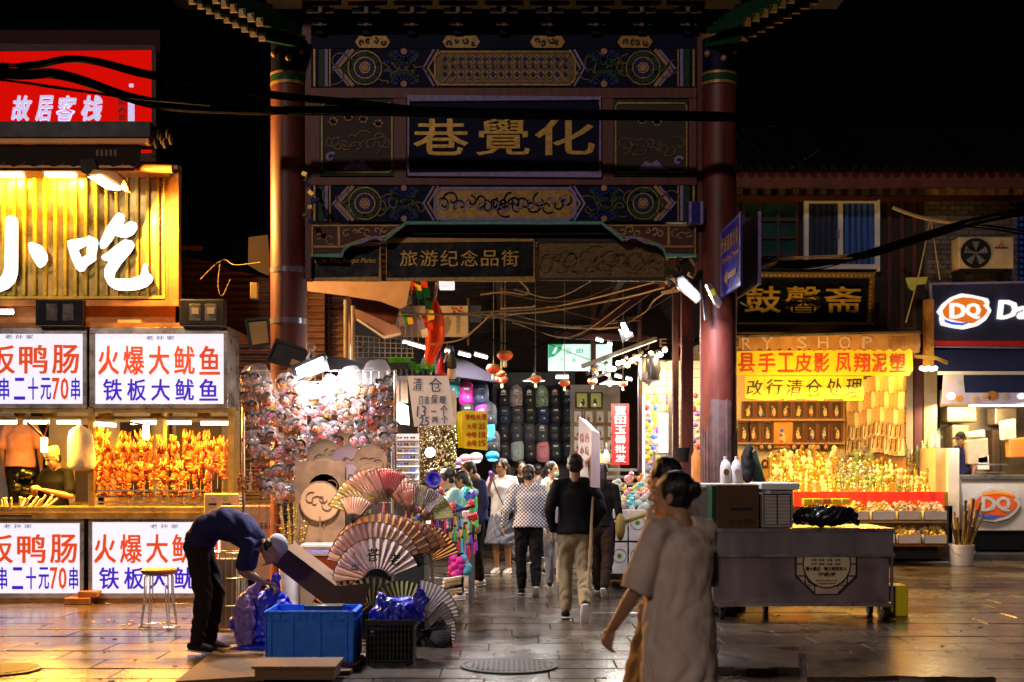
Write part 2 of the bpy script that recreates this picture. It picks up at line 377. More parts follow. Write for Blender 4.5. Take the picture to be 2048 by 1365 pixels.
wet_stone('paving_stone', (.020, .015, .011), (.115, .088, .066))
mat('joint_dirt', (.03, .027, .024), .8, var=.4)
street = MB().box(-60, 60, -5, 120, -.3, -.016).build('street', 'joint_dirt', kind='structure')
pav = thing('pavement', None, None); pav['kind'] = 'structure'
sw, sd = .82, .46
def slab_mesh(mb, x, y, wx, dy, dz=0., tx=0., ty=0.):
    g = .003; c = .006; x0, x1, y0, y1 = x + g, x + wx - g, y + g, y + dy - g; z = dz
    f = lambda a, b: z + (a - x - wx / 2) * tx + (b - y - dy / 2) * ty
    v = [(x0, y0, -.05), (x1, y0, -.05), (x1, y1, -.05), (x0, y1, -.05)] + [(a, b, f(a, b) - c) for a, b in ((x0, y0), (x1, y0), (x1, y1), (x0, y1))] + [(a, b, f(a, b)) for a, b in ((x0 + c, y0 + c), (x1 - c, y0 + c), (x1 - c, y1 - c), (x0 + c, y1 - c))]
    fs = [(8, 9, 10, 11)] + [(4 + i, 4 + (i + 1) % 4, 8 + (i + 1) % 4, 8 + i) for i in range(4)] + [(i, (i + 1) % 4, 4 + (i + 1) % 4, 4 + i) for i in range(4)]
    mb.add(v, fs)
rest = MB(); nslab = 0; vars_ = []
for k in range(6):
    q = MB(); slab_mesh(q, -sw / 2, -sd / 2, sw, sd, 0, random.uniform(-.003, .003), random.uniform(-.004, .004)); o = q.build('paving_slab', 'paving_stone', pav); vars_.append(o.data); bpy.data.objects.remove(o)
row = 0; y = 8.1
while y < 45:
    off = (0, .41, .18, .55)[row % 4] + random.uniform(-.04, .04); half = .43 * (y + 1) + 1
    x = -math.ceil(half / sw) * sw - off
    while x < half:
        vis = abs(x + sw / 2) < .4 * (y + sd) + sw / 2 and y > 8.9
        if vis and y < 17.6 and nslab < 300:
            o = bpy.data.objects.new('paving_slab', vars_[random.randrange(6)]); COL.objects.link(o); o.parent = pav
            o.location = (x + sw / 2, y + sd / 2, random.uniform(-.003, .001)); nslab += 1
        else: slab_mesh(rest, x, y, sw, sd, random.uniform(-.003, .001), random.uniform(-.002, .002), random.uniform(-.003, .003))
        x += sw
    y += sd; row += 1
rest.build('far_paving', 'paving_stone', pav, kind='stuff')
# manholes
def manhole(px, py, r, label):
    Y = gy(py); c = P(px, py, Y); t = thing('manhole_cover', label, 'manhole cover', (c.x, Y, 0))
    q = MB(); q.lathe([(r, .0), (r, .012), (r * .93, .014), (r * .93, .008), (.001, .008)], c, 48); q.build('rim', 'kerb_stone', t)
    q = MB()
    q.lathe([(r * .90, .008), (r * .90, .013), (.001, .013)], c, 40)
    for i in range(-8, 9):
        for j in range(-8, 9):
            x, y = i * r / 9.5, j * r / 9.5
            if x * x + y * y < (r * .84) ** 2: q.box(c.x + x - .013, c.x + x + .013, c.y + y - .013, c.y + y + .013, .012, .018)
    q.build('plate', 'kerb_stone', t)
manhole(1018, 1333, .38, 'round iron manhole cover in the paving in the middle foreground')
manhole(0, 1341, .30, 'round iron manhole cover cut by the left edge of the frame')
q = MB(); R = random.Random(77)
for k in range(170):
    y = R.uniform(9.3, 17); x = R.uniform(-.38, .38) * y; r = R.uniform(.008, .028); q.lathe([(r, .0), (r * .8, .004), (.001, .0045)], (x, y, 0), 7)
for k in range(60):
    y = R.uniform(9.4, 16); x = R.uniform(-.38, .38) * y; a = R.uniform(0, 3.1); q.bar((x, y, .004), (x + .05 * math.cos(a), y + .05 * math.sin(a), .005), R.uniform(.006, .02), .004)
q.build('ground_litter', 'joint_dirt', pav, kind='stuff')
# broken raised stones
def stone_block(px0, px1, py0, py1, h, label, name='kerb_stone'):
    Y1 = gy(py0 + h * 100); Y0 = gy(py1)
    a, b = X(px0, Y0), X(px1, Y0); q = MB(); n = 9; vs = []
    pts = []
    for i in range(n): pts.append((a + (b - a) * i / (n - 1), Y0 + random.uniform(-.05, .05)))
    for i in range(n): pts.append((b + (a - b) * i / (n - 1) + .25, Y1 + random.uniform(-.04, .04)))
    m = len(pts); vs = [(x, y, -.02) for x, y in pts] + [(x, y, h - .012) for x, y in pts] + [(x + (.012 if x < (a + b) / 2 else -.012), y + (.012 if y < (Y0 + Y1) / 2 else -.012), h) for x, y in pts]
    q.add(vs, [tuple(range(2 * m, 3 * m))] + [(i, (i + 1) % m, m + (i + 1) % m, m + i) for i in range(m)] + [(m + i, m + (i + 1) % m, 2 * m + (i + 1) % m, 2 * m + i) for i in range(m)])
    return tag(q.build('stone_block', 'paving_stone'), label, 'stone')
stone_block(1425, 1600, 1300, 1352, .06, 'low cracked stone slab raised above the paving at the lower right')
stone_block(1612, 1990, 1312, 1362, .03, 'wide broken stone slab edge at the lower right of the street')
# rubber mats / board on the ground left of the crate
q = MB(); q.m = 0
a = P(345, 1372, 9.2); 
pts = [(X(350, 9.15), 9.15), (X(700, 9.6), 9.62), (X(735, 10.4), 10.45), (X(500, 10.9), 11.2), (X(440, 10.9), 10.9)]
n = len(pts); q.add([(x, y, .0) for x, y in pts] + [(x, y, .035) for x, y in pts], [tuple(range(n, 2 * n))] + [(i, (i + 1) % n, n + (i + 1) % n, n + i) for i in range(n)])
tag(q.build('ground_mat', 'mat_rubber'), 'brown ribbed rubber mat under the blue crate', 'mat')
q = MB(); q.box(X(515, 9.3), X(672, 9.3), 9.2, 9.55, .036, .115); q.box(X(510, 9.3), X(676, 9.3), 9.18, 9.62, .115, .135)
tag(q.build('wooden_step', ['mat_rubber']), 'low dark wooden step in front of the blue crate', 'step')

# ================================================================ gate
YG = 13.8
gate = thing('memorial_gate', 'tall painted wooden archway with a blue name board over the alley entrance', 'gate', (X(1006, YG), YG, 0))
def column(px0, px1, nm):
    cx = (X(px0, YG) + X(px1, YG)) / 2; r = (X(px1, YG) - X(px0, YG)) / 2 * .975; yc = YG + .1
    q = MB(); q.cyl((cx, yc, .14), (cx, yc, Z(172, YG)), r * 1.02, r * .985, n=40); c = q.build('column', 'red_paint', gate, smooth=True)
    q = MB(); q.cyl((cx, yc, Z(143, YG)), (cx, yc, Z(72, YG)), r * .97, n=40); q.build('painted_band', 'navy_paint', c, smooth=True)
    q = MB()
    for a, b, k in ((150, 145, 1.01), (170, 164, 1.01), (78, 70, 1.02)): q.cyl((cx, yc, Z(a, YG)), (cx, yc, Z(b, YG)), r * k, n=40)
    q.build('gold_ring', 'gold_paint', c, smooth=True)
    q = MB(); q.cyl((cx, yc, Z(164, YG)), (cx, yc, Z(150, YG)), r * 1.0, n=40); q.build('green_ring', 'green_paint', c, smooth=True)
    q = MB(); q.lathe([(r * 1.5, 0), (r * 1.5, .04), (r * 1.35, .1), (r * 1.1, .14)], (cx, yc, 0), 32); q.build('stone_base', 'kerb_stone', c, smooth=True)
    # flower painted on the band
    for dx, dz in ((-.04, .16), (.12, .02), (.02, .33)):
        pass
    for k in range(3):
        an = -math.pi / 2 + (-.8, .15, .9)[k]; z = Z((110, 122, 104)[k], YG)
        q = MB(); q.ell((cx + r * .97 * math.cos(an), yc + r * .97 * math.sin(an), z), (.035, .035, .035), 10, 7); q.build('flower_boss', 'peach_paint', c, smooth=True)
    return c, cx, yc, r
cl, clx, cyc, cr = column(537, 612, 'left'); crt, crx, _, _ = column(1402, 1477, 'right')
q = MB()
pts = []
for i in range(13):
    pts.append(1)
n = 26; vs = []; top = Z(798, YG)
q2 = MB(); rr = cr * 1.035
for i in range(n):
    an = -math.pi * (.12 + .74 * i / (n - 1)); zt = top - (0 if 6 < i < 20 else .25 + .25 * random.random()) - .03 * random.random(); zb = .2
    q2.v += [(crx + rr * math.cos(an), cyc + rr * math.sin(an), zb), (crx + rr * math.cos(an), cyc + rr * math.sin(an), zt)]
for i in range(n - 1): q2.f.append((2 * i, 2 * i + 2, 2 * i + 3, 2 * i + 1)); q2.mi.append(0)
o = q2.build('worn_patch', 'worn_column_base', crt, smooth=True); sm = o.modifiers.new('thick', 'SOLIDIFY'); sm.thickness = .008
for z in (Z(540, YG), Z(642, YG)):
    q = MB(); q.lathe([(cr * 1.0, -.03), (cr * 1.03, -.03), (cr * 1.03, .03), (cr * 1.0, .03)], (clx, cyc, z), 40); q.build('clamp_band', 'steel', cl, smooth=True)
def G(name, m, a, parent=None, off=0., d=.25, **k):
    q = MB(); q.pbox(*a, YG + off, d); return q.build(name, m, parent or gate, **k)
G('inner_post', 'red_paint', (604, 622, 0, 560), off=.04, d=.16); G('inner_post', 'red_paint', (1393, 1409, 0, 560), off=.04, d=.16)
G('rail', 'red_paint', (622, 1393, 176, 196), off=-.02, d=.28); G('rail', 'red_paint', (622, 1393, 355, 370), off=-.02, d=.28)
for a in ((622, 640, 197, 355), (788, 812, 197, 355), (1203, 1227, 197, 355), (1376, 1393, 197, 355)): G('upright', 'red_paint', a, off=-.01, d=.2)
# --- carved beams
def poly(q, pts, Y, w_px, d=.012, closed=False): q.strip([(X(a, Y), Z(b, Y)) for a, b in pts], w_px * Y / F, Y - d, d, closed)
def rosette(parent, px, py, R, y0, half=None):
    Y = YG; x = X(px, Y); z = Z(py, Y); s = Y / F
    q = MB(); q.disc(x, z, R * .22 * s, y0 - .022, .02, 12); q.build('rosette_centre', 'peach_paint', parent)
    q = MB()
    for i in range(14):
        a = i / 14 * 2 * math.pi; q.disc(x + .46 * R * s * math.cos(a), z + .46 * R * s * math.sin(a), R * .105 * s, y0 - .014, .012, 8)
    q.build('blue_petal_ring', 'blue_paint', parent)
    q = MB()
    for i in range(16):
        a = i / 16 * 2 * math.pi; q.disc(x + .80 * R * s * math.cos(a), z + .80 * R * s * math.sin(a), R * .165 * s, y0 - .012, .01, 8)
    q.build('green_petal_ring', 'green_paint', parent)
    q = MB(); q.strip([(x + .30 * R * s * math.cos(i * .524), z + .30 * R * s * math.sin(i * .524)) for i in range(12)], 2.2 * s, y0 - .016, .014, True)
    q.strip([(x + .62 * R * s * math.cos(i * .35), z + .62 * R * s * math.sin(i * .35)) for i in range(18)], 2. * s, y0 - .014, .012, True)
    q.strip([(x + 1.0 * R * s * math.cos(i * .35), z + 1.0 * R * s * math.sin(i * .35)) for i in range(18)], 1.8 * s, y0 - .012, .01, True)
    q.build('gold_outline', 'gold_paint', parent)
def scrolls(q, px0, px1, py0, py1, n, y0, Y=YG, w_px=2.2, seed=1):
    R = random.Random(seed); s = Y / F
    for i in range(n):
        cx = px0 + (px1 - px0) * (i + .5) / n + R.uniform(-3, 3); cy = (py0 + py1) / 2 + R.uniform(-.18, .18) * (py1 - py0); r = (py1 - py0) * R.uniform(.22, .4); sg = R.choice((-1, 1)); a0 = R.uniform(0, 6.28)
        pts = [(X(cx + r * (1 - t / 13) * math.cos(a0 + sg * t * .5), Y), Z(cy + r * (1 - t / 13) * math.sin(a0 + sg * t * .5), Y)) for t in range(12)]
        q.strip(pts, w_px * s, y0 - .012, .012)
def beam(p0, p1, name, cart):
    b = G(name, 'navy_paint', (622, 1393, p0, p1), off=0, d=.24); m = (p0 + p1) / 2; h = (p1 - p0) / 2
    for sx in (-1, 1):
        C = 1008; f = lambda a: C + sx * (a - C)
        q = MB()
        poly(q, [(f(707), p0 + 2), (f(676), m), (f(707), p1 - 2)], YG, 7)
        poly(q, [(f(877), p0 + 2), (f(856), m), (f(877), p1 - 2)], YG, 4)
        q.build('chevron', 'peach_paint', b)
        q = MB(); poly(q, [(f(698), p0 + 2), (f(667), m), (f(698), p1 - 2)], YG, 4); poly(q, [(f(868), p0 + 2), (f(847), m), (f(868), p1 - 2)], YG, 4)
        poly(q, [(f(653), p0 + 1), (f(653), p1 - 1)], YG, 6, .014); q.build('lavender_line', 'lavender_paint', b)
        q = MB(); poly(q, [(f(643), p0 + 1), (f(643), p1 - 1)], YG, 11, .01); poly(q, [(f(718), p0 + 2), (f(687), m), (f(718), p1 - 2)], YG, 5, .01); q.build('green_line', 'green_paint', b)
        q = MB(); poly(q, [(f(629), p0 + 1), (f(629), p1 - 1)], YG, 4); poly(q, [(f(660), p0 + 1), (f(660), p1 - 1)], YG, 2.5); q.build('gold_line', 'gold_paint', b)
        rosette(b, f(730), m, h * .88, YG)
        for dy in (-1, 1):
            q = MB(); s = YG / F
            for rr_, mm in ((.9, 0), (.6, 1)):
                q.m = mm
                for i in range(1, 8):
                    a = math.pi * i / 8; q.disc(X(f(808), YG) + rr_ * h * s * .8 * math.cos(a), Z(m - dy * (h - 2), YG) + dy * -rr_ * h * s * .8 * math.sin(a), h * .15 * s, YG - .012, .012, 8)
            q.m = 2; q.disc(X(f(808), YG), Z(m - dy * (h - 6), YG), h * .17 * s, YG - .016, .014, 10)
            q.build('half_flower', ['green_paint', 'blue_paint', 'peach_paint'], b)
        q = MB()
        for k in range(10): q.disc(X(f(770 + 7.5 * (k % 5)), YG), Z(m - 9 + 18 * (k // 5) + random.uniform(-3, 3), YG), 3.6 * YG / F, YG - .011, .011, 8)
        q.build('small_leaf', 'green_paint' if sx < 0 else 'blue_paint', b)
        q = MB(); scrolls(q, f(700) if sx > 0 else f(845), f(845) if sx > 0 else f(700), p0, p1, 9, YG, seed=int(p0 + sx)); scrolls(q, min(f(662), f(686)), max(f(662), f(686)), p0, p1, 2, YG, seed=int(p0 + sx + 5)); q.build('scrollwork', 'dim_gold', b)
    # cartouche
    def cartp(e): 
        x0, x1, y0, y1, c = 870 + e, 1150 - e, p0 + 7 + e, p1 - 4 - e, 12
        return [(x0 + c, y0), (x1 - c, y0), (x1 - 4, y0 + 6), (x1, y0 + c), (x1, y1 - c), (x1 - 4, y1 - 6), (x1 - c, y1), (x0 + c, y1), (x0 + 4, y1 - 6), (x0, y1 - c), (x0, y0 + c), (x0 + 4, y0 + 6)]
    q = MB(); q.pprism(cartp(2), YG - .014, .014); c = q.build('cartouche', cart[0], b)
    q = MB(); poly(q, cartp(0), YG, 5 if cart[0] == 'gold_paint' else 3, .022, True); q.build('cartouche_border', cart[1], c)
    if cart[0] == 'gold_paint':
        q = MB(); scrolls(q, 880, 1140, p0 + 14, p1 - 12, 15, YG - .014, seed=3, w_px=3); scrolls(q, 980, 1040, p0 + 12, p1 - 10, 5, YG - .014, seed=9, w_px=3); q.build('vine_painting', 'navy_paint', c)
        q = MB(); scrolls(q, 880, 1140, p0 + 16, p1 - 14, 11, YG - .015, seed=13, w_px=2); q.build('vine_highlight', 'lavender_paint', c)
    else:
        q = MB(); s = YG / F
        for i in range(17):
            for sg in (-1, 1):
                xa = 882 + i * 16; xb = xa + sg * 44; 
                if xb < 878 or xb > 1142: continue
                poly(q, [(xa, p0 + 12), (xb, p1 - 10)], YG - .013, 3, .012)
        q.build('lattice', 'peach_paint', c)
        for mm, ph in (('blue_paint', 0), ('green_paint', 1)):
            q = MB()
            for i in range(16):
                for j in range(3):
                    if (i + j) % 2 == ph: q.disc(X(890 + i * 16, YG), Z(p0 + 22 + j * 15, YG), 4.6 * s, YG - .026, .012, 6)
            q.build('lattice_flower', mm, c)
    return b
G('upper_frieze', 'navy_paint', (622, 1393, 70, 97), off=.01, d=.22)
for a, b_ in ((710, 780), (885, 960), (1060, 1130), (1235, 1305)):
    q = MB(); q.pprism([(a + 8, 72), (b_ - 8, 72), (b_, 84), (b_ - 8, 96), (a + 8, 96), (a, 84)], YG - .005, .016); c = q.build('painted_cartouche', 'gold_paint', gate)
    q = MB(); scrolls(q, a + 8, b_ - 8, 76, 94, 4, YG - .004, seed=a, w_px=3.5); q.build('ink_painting', 'dark_wood', c)
beam(98, 175, 'upper_painted_beam', ('dim_gold', 'gold_paint'))
beam(371, 444, 'lower_painted_beam', ('gold_paint', 'lavender_paint'))
# name board
nb = G('name_board', 'navy_paint', (819, 1197, 200, 348), off=-.03, d=.1)
q = MB(); poly(q, [(817, 198), (1200, 198), (1200, 350), (817, 350)], YG - .03, 6, .03, True); q.build('board_border', 'lavender_paint', nb)
q = MB()
for t, a, b_ in (('巷', 827, 937), ('覺', 953, 1060), ('化', 1070, 1190)): q.ptext(t, a, b_, 238, 311, YG - .045, .014, bold=.012)
q.build('lettering', 'gold_ink', nb)
for a, b_ in ((642, 786), (1229, 1375)):
    p = G('painted_panel', 'dark_wood', (a, b_, 204, 348), off=0, d=.1)
    q = MB(); poly(q, [(a + 6, 207), (b_ - 6, 207), (b_ - 2, 213), (b_ - 2, 339), (b_ - 8, 345), (a + 8, 345), (a + 2, 339), (a + 2, 213)], YG, 2.6, .012, True); q.build('panel_border', 'gold_paint', p)
    q = MB(); poly(q, [(a, 202), (b_, 202), (b_, 350), (a, 350)], YG, 5, .01, True); q.build('panel_edge', 'green_paint', p)
    q = MB(); R = random.Random(a)
    q.m = 0
    for k in range(4):
        cx, cy = a + 25 + 30 * k, 238 + R.uniform(-8, 12)
        for i in range(6): q.disc(X(cx + 5 * math.cos(i), YG), Z(cy + 4 * math.sin(i), YG), 4.5 * YG / F, YG - .008, .008, 7)
    q.m = 1; scrolls(q, a + 12, b_ - 12, 255, 320, 9, YG, seed=a, w_px=2.2)
    q.m = 2; scrolls(q, (a + 8) if a < 900 else b_ - 30, (a + 30) if a < 900 else b_ - 8, 300, 335, 1, YG, seed=a + 1, w_px=5)
    cx = (a + b_) / 2; q.pprism([(cx - 25, 336), (cx - 10, 322), (cx, 328), (cx + 12, 320), (cx + 22, 332), (cx + 35, 340), (cx - 30, 340)], YG - .008, .008)
    q.build('flower_painting', ['peach_paint', 'dim_gold', 'lavender_paint'], p)
# bracket sets above
for k in range(9):
    c = 640 + k * 92
    q = MB()
    for (w_, y0, y1, o_) in ((16, 52, 68, -.05), (34, 40, 50, -.12), (20, 28, 38, -.18), (56, 16, 26, -.24), (30, 2, 14, -.30), (78, -12, 0, -.36)): q.pbox(c - w_ / 2, c + w_ / 2, y0, y1, YG + o_, .16)
    b = q.build('bracket_set', 'navy_paint', gate)
    q = MB()
    for (w_, y0, o_) in ((34, 49, -.12), (56, 25, -.24), (78, -1, -.36)): q.pbox(c - w_ / 2, c + w_ / 2, y0, y0 + 1.6, YG + o_ - .006, .01)
    q.pbox(c - 3, c + 3, 46, 52, YG - .14, .02); q.pbox(c - 4, c + 4, 14, 24, YG - .32, .02); q.build('bracket_edge', 'dim_gold', b)
# roof: rafters and roof plane
q = MB(); q.box(X(300, YG), X(1730, YG), YG - 1.4, YG + 1.2, Z(-60, YG), Z(-75, YG)); q.build('roof_board', 'soft_black', gate)
for sx in (-1, 1):
    for lay in range(2):
        for k in range(10):
            C = 1007; px = C + sx * (482 + k * 17.5 + lay * 5); py = 74 - k * 8.8 - (k * k) * .05 - lay * 30
            e = P(px, py, YG - .55 - lay * .2); st = e + Vector((-sx * .30 - sx * .03 * k, .55, .10))
            q = MB(); q.bar(e, st, .062, .07); r_ = q.build('rafter', 'green_paint', gate)
            q = MB(); q.bar(e + Vector((sx * .004, -.006, 0)), e + Vector((0, .02, 0)), .072, .082); q.build('rafter_tip', 'gold_paint', r_)
# corner brackets (que-ti)
for sx in (-1, 1):
    C = 1007.5; f = lambda a: C + sx * (a - C)
    q = MB(); q.pprism([(f(622), 449), (f(812), 449), (f(768), 482), (f(745), 476), (f(725), 485), (f(700), 490), (f(686), 500), (f(684), 512), (f(622), 512)], YG - .03, .12)
    c = q.build('corner_bracket', 'dark_red_wood', gate)
    q = MB(); poly(q, [(f(812), 447), (f(768), 482)], YG - .03, 5, .02); poly(q, [(f(722), 486), (f(700), 491), (f(688), 500), (f(684), 512), (f(622), 512)], YG - .03, 4, .02); q.build('teal_edge', 'teal_paint', c)
    q = MB(); poly(q, [(f(766), 481), (f(752), 475), (f(738), 478), (f(722), 487)], YG - .03, 5, .022); q.build('blue_edge', 'lavender_paint', c)
    q = MB(); poly(q, [(f(625), 452), (f(800), 452)], YG - .03, 3, .015); poly(q, [(f(678), 452), (f(678), 494)], YG - .03, 5, .015); poly(q, [(f(625), 452), (f(625), 510)], YG - .03, 3, .015); poly(q, [(f(625), 494), (f(690), 494)], YG - .03, 4, .015); poly(q, [(f(690), 492), (f(735), 476), (f(770), 474), (f(800), 452)], YG - .03, 3, .015); q.build('gold_edge', 'gold_paint', c)
    q = MB(); scrolls(q, min(f(686), f(775)), max(f(686), f(775)), 454, 480, 6, YG - .03, seed=4 + sx, w_px=3); scrolls(q, min(f(632), f(670)), max(f(632), f(670)), 458, 490, 3, YG - .03, seed=8 + sx, w_px=2); q.build('scroll_relief', 'peach_paint', c)
q = MB(); poly(q, [(808, 447), (1207, 447)], YG - .03, 6, .03); q.build('teal_cornice', 'teal_paint', gate)
G('soffit_board', 'canvas_dark', (700, 1330, 450, 485), off=.20, d=.06)
q = MB(); q.pbox(1375, 1409, 405, 445, YG - .14, .1); b_ = q.build('beam_end', 'blue_paint', gate); q = MB(); q.pbox(1378, 1383, 403, 447, YG - .146, .11); q.pbox(1401, 1406, 403, 447, YG - .146, .11); q.build('beam_end_stripe', 'lavender_paint', b_)
# boards hanging below the gate
def framed(name, a, Y, body, frame, w_px, label, cat, d=.06):
    t = thing(name, label, cat, (X((a[0] + a[1]) / 2, Y), Y, Z(a[3], Y)))
    q = MB(); q.pbox(*a, Y + .004, d); q.build('board', body, t)
    q = MB(); x0, x1, y0, y1 = a; q.strip([(X(x0, Y), Z(y0, Y)), (X(x1, Y), Z(y0, Y)), (X(x1, Y), Z(y1, Y)), (X(x0, Y), Z(y1, Y))], w_px * Y / F, Y - .012, .03, True); q.build('frame', frame, t)
    return t
t = framed('hanging_board', (773, 1068, 481, 559), YG + .12, 'lacquer_black', 'gold_paint', 5, 'black lacquered board with gold Chinese characters and gold frame under the gate', 'sign')
q = MB(); [q.ptext(c, 800 + k * 40.5, 835 + k * 40.5, 501, 533, YG + .108, .01, bold=.008) for k, c in enumerate('旅游纪念品街')]; q.build('lettering', 'gold_ink', t)
t = framed('hanging_board', (612, 760, 490, 559), YG + .12, 'lacquer_black', 'gold_paint', 5, 'black board with small faded gold English script left under the gate', 'sign')
q = MB(); q.ptext('Hua Jue Xiang Antique Market', 622, 752, 516, 529, YG + .108, .008, slant=.3); q.build('lettering', 'gold_ink', t)
t = framed('carved_board', (1076, 1330, 482, 559), YG + .12, 'dim_gold', 'dark_wood', 4, 'long carved wooden board with scroll relief under the right half of the gate', 'carved board')
q = MB(); scrolls(q, 1085, 1325, 486, 556, 13, YG + .118, w_px=2.5, seed=5); scrolls(q, 1085, 1325, 486, 556, 11, YG + .118, w_px=2.5, seed=25); q.build('scroll_relief', 'dim_gold', t)

# ================================================================ bird-cage of cables in front of the gate
def cable(name, pts, r, m, label, cat, k=8, n=6, jitter=0.):
    pp = [P(*p) for p in pts]
    q = MB(); c = crom(pp, k)
    if jitter: c = [p + Vector((0, random.uniform(-jitter, jitter), random.uniform(-jitter, jitter))) for p in c]
    q.tube(c, r, n); return tag(q.build(name, m, smooth=True), label, cat, )
def bundle(pts, n, r, spread, label, seed=0, m='cable_black'):
    R = random.Random(seed); t = thing('cable_bundle', label, 'cables', P(*pts[0]))
    for i in range(n):
        a, b = R.uniform(-spread, spread), R.uniform(-spread, spread); q = MB()
        pp = [P(x, y, Y) + Vector((0, a + R.uniform(-.3, .3) * spread, b + R.uniform(-.3, .3) * spread)) for x, y, Y in pts]
        q.tube(crom(pp, 7), r * R.uniform(.6, 1.2), 6); q.build('cable', m, t, smooth=True)
    return t
bundle([(-900, 20, 12.4), (-60, 140, 12.4), (120, 150, 12.5), (300, 205, 12.7), (500, 220, 12.9), (800, 222, 12.95), (1100, 228, 12.95), (1478, 235, 12.9), (1560, 245, 13.2)], 15, .015, .042, 'thick black bundle of cables slung across the front of the gate')
bundle([(-900, 60, 12.0), (-60, 132, 12.0), (150, 118, 12.1), (300, 150, 12.3), (540, 188, 12.6), (700, 205, 12.8), (830, 222, 12.9)], 8, .014, .035, 'second black cable bundle crossing the red lit sign', 2)
bundle([(-900, 50, 12.2), (-60, 152, 12.2), (100, 175, 12.3), (250, 195, 12.4), (420, 210, 12.6)], 3, .012, .02, 'thin black cables below the thick bundle at the upper left', 3)
bundle([(1488, 520, 16.5), (1600, 528, 17), (1740, 508, 17), (1860, 470, 17), (1960, 440, 17), (2120, 410, 17)], 5, .032, .04, 'black cable bundle sagging across the white framed window', 4)
bundle([(1500, 540, 16.8), (1640, 538, 17.2), (1800, 490, 17.2), (1930, 458, 17.2), (2100, 480, 17.2)], 3, .014, .05, 'thin dark cables under the bundle by the upstairs window', 5)
bundle([(1488, 545, 16.0), (1540, 530, 16.5), (1570, 522, 17), (1620, 520, 17), (1720, 516, 17)], 4, .008, .06, 'tangle of pale wires above the black shop board', 6, 'rope')
# ================================================================ left food stall
YS = 14.6
st = thing('food_stall', 'steel framed grilled squid stall with lit white menu boxes above and below the counter', 'stall', (X(180, YS), YS, 0))
def lightbox(a, face, name, Y, d, side='rail_steel'):     # frame rect a, face rect
    q = MB(); x0, x1, y0, y1 = a; fx0, fx1, fy0, fy1 = face
    q.pbox(x0, x1, y0, fy0, Y, d); q.pbox(x0, x1, fy1, y1, Y, d); q.pbox(x0, fx0, fy0, fy1, Y, d); q.pbox(fx1, x1, fy0, fy1, Y, d); b = q.build(name, side, st, bevel=.006)
    q = MB(); q.pbox(fx0, fx1, fy0, fy1, Y + .02, d - .03); q.build('lit_panel', 'lightbox_white', b); return b
def menu_text(b, Y, x0, x1, y0, y1, small, red, blue, redw):
    q = MB(); Yt = Y + .012; n = len(small); cx = (x0 + x1) / 2
    for k, c in enumerate(small): q.ptext(c, cx - 27 + k * 21, cx - 12 + k * 21, y0 + 4, y0 + 12, Yt, .006)
    q.build('small_lettering', 'sign_small_ink', b)
    q = MB()
    for c, a, bb in red: q.ptext(c, a, bb, y0 + 24, y0 + 82, Yt, .006, bold=.022)
    q.build('red_lettering', 'sign_red_ink', b)
    q = MB(); q2 = MB()
    for c, a, bb in blue: (q2 if c in '70' else q).ptext(c, a, bb, y0 + 90, y0 + 134, Yt, .006, bold=.018)
    q.build('blue_lettering', 'sign_blue_ink', b)
    if q2.v: q2.build('red_numerals', 'sign_red_ink', b)
REDR = [(c, 196 + k * 50.5, 238 + k * 50.5) for k, c in enumerate('火爆大鱿鱼')]
BLUR = [(c, 206 + k * 48, 244 + k * 48) for k, c in enumerate('铁板大鱿鱼')]
REDL = [('铁', -88, -40), ('板', -28, 30), ('鸭', 38, 95), ('肠', 104, 158)]
BLUL = [('串', -2, 18), ('二', 28, 50), ('十', 56, 76), ('元', 81, 102), ('7', 104, 119), ('0', 121, 137), ('串', 142, 160)]
b = lightbox((178, 470 - 14, 655, 818), (190, 447, 668, 808), 'menu_box', YS, .6); menu_text(b, YS, 190, 447, 668, 808, '老孙家', REDR, BLUR, 1)
b['label'] = 'upper menu box with five red and five blue characters'
b = lightbox((-105, 174, 655, 818), (-92, 165, 668, 808), 'menu_box', YS, .6); menu_text(b, YS, -92, 165, 666, 806, '老孙家', REDL, BLUL, 1); b['label'] = 'upper menu box cut by the left edge, with 70 in red'
b = lightbox((176, 478, 1036, 1198), (184, 470, 1045, 1187), 'menu_box', YS, .5)
menu_text(b, YS, 184, 470, 1045, 1187, '老孙家', [(c, 188 + k * 52, 232 + k * 52) for k, c in enumerate('火爆大鱿鱼')], [(c, 198 + k * 50, 238 + k * 50) for k, c in enumerate('铁板大鱿鱼')], 1); b['label'] = 'lower menu box behind the stool'
b = lightbox((-105, 168, 1036, 1198), (-92, 159, 1047, 1187), 'menu_box', YS, .5); menu_text(b, YS, -92, 159, 1045, 1185, '老孙家', [(c, a - 4, bb - 4) for c, a, bb in REDL], [(c, a - 4, bb - 4) for c, a, bb in BLUL], 1); b['label'] = 'lower menu box cut by the left edge'
def S(name, m, a, Y=YS, d=.05, **k): q = MB(); q.pbox(*a, Y, d); return q.build(name, m, st, **k)
S('counter_top', 'brass', (-110, 486, 1014, 1034), YS - .06, 2.0, bevel=.008)
S('counter_edge', 'brass', (-110, 486, 1025, 1038), YS - .09, .03)
for x in (176, 456): S('front_post', 'brass', (x, x + 11, 815, 1015), YS, .06)
S('front_post', 'brass', (196, 208, 818, 1015), YS + .5, .06); S('front_post', 'brass', (326, 334, 818, 1015), YS + 1.7, .1)
S('top_rail', 'brass', (-110, 470, 818, 826), YS + .02, .06); S('lamp_rail', 'brass', (-110, 470, 833, 839), YS + .3, .08)
S('lower_skirt', 'orange_frame', (-105, 478, 1198, 1206), YS + .02, .4)
S('back_panel', 'cream_paint', (98, 330, 800, 1120), YS + 1.9, .04); S('back_panel', 'grey_board', (-160, 60, 800, 1150), YS + 1.95, .04)
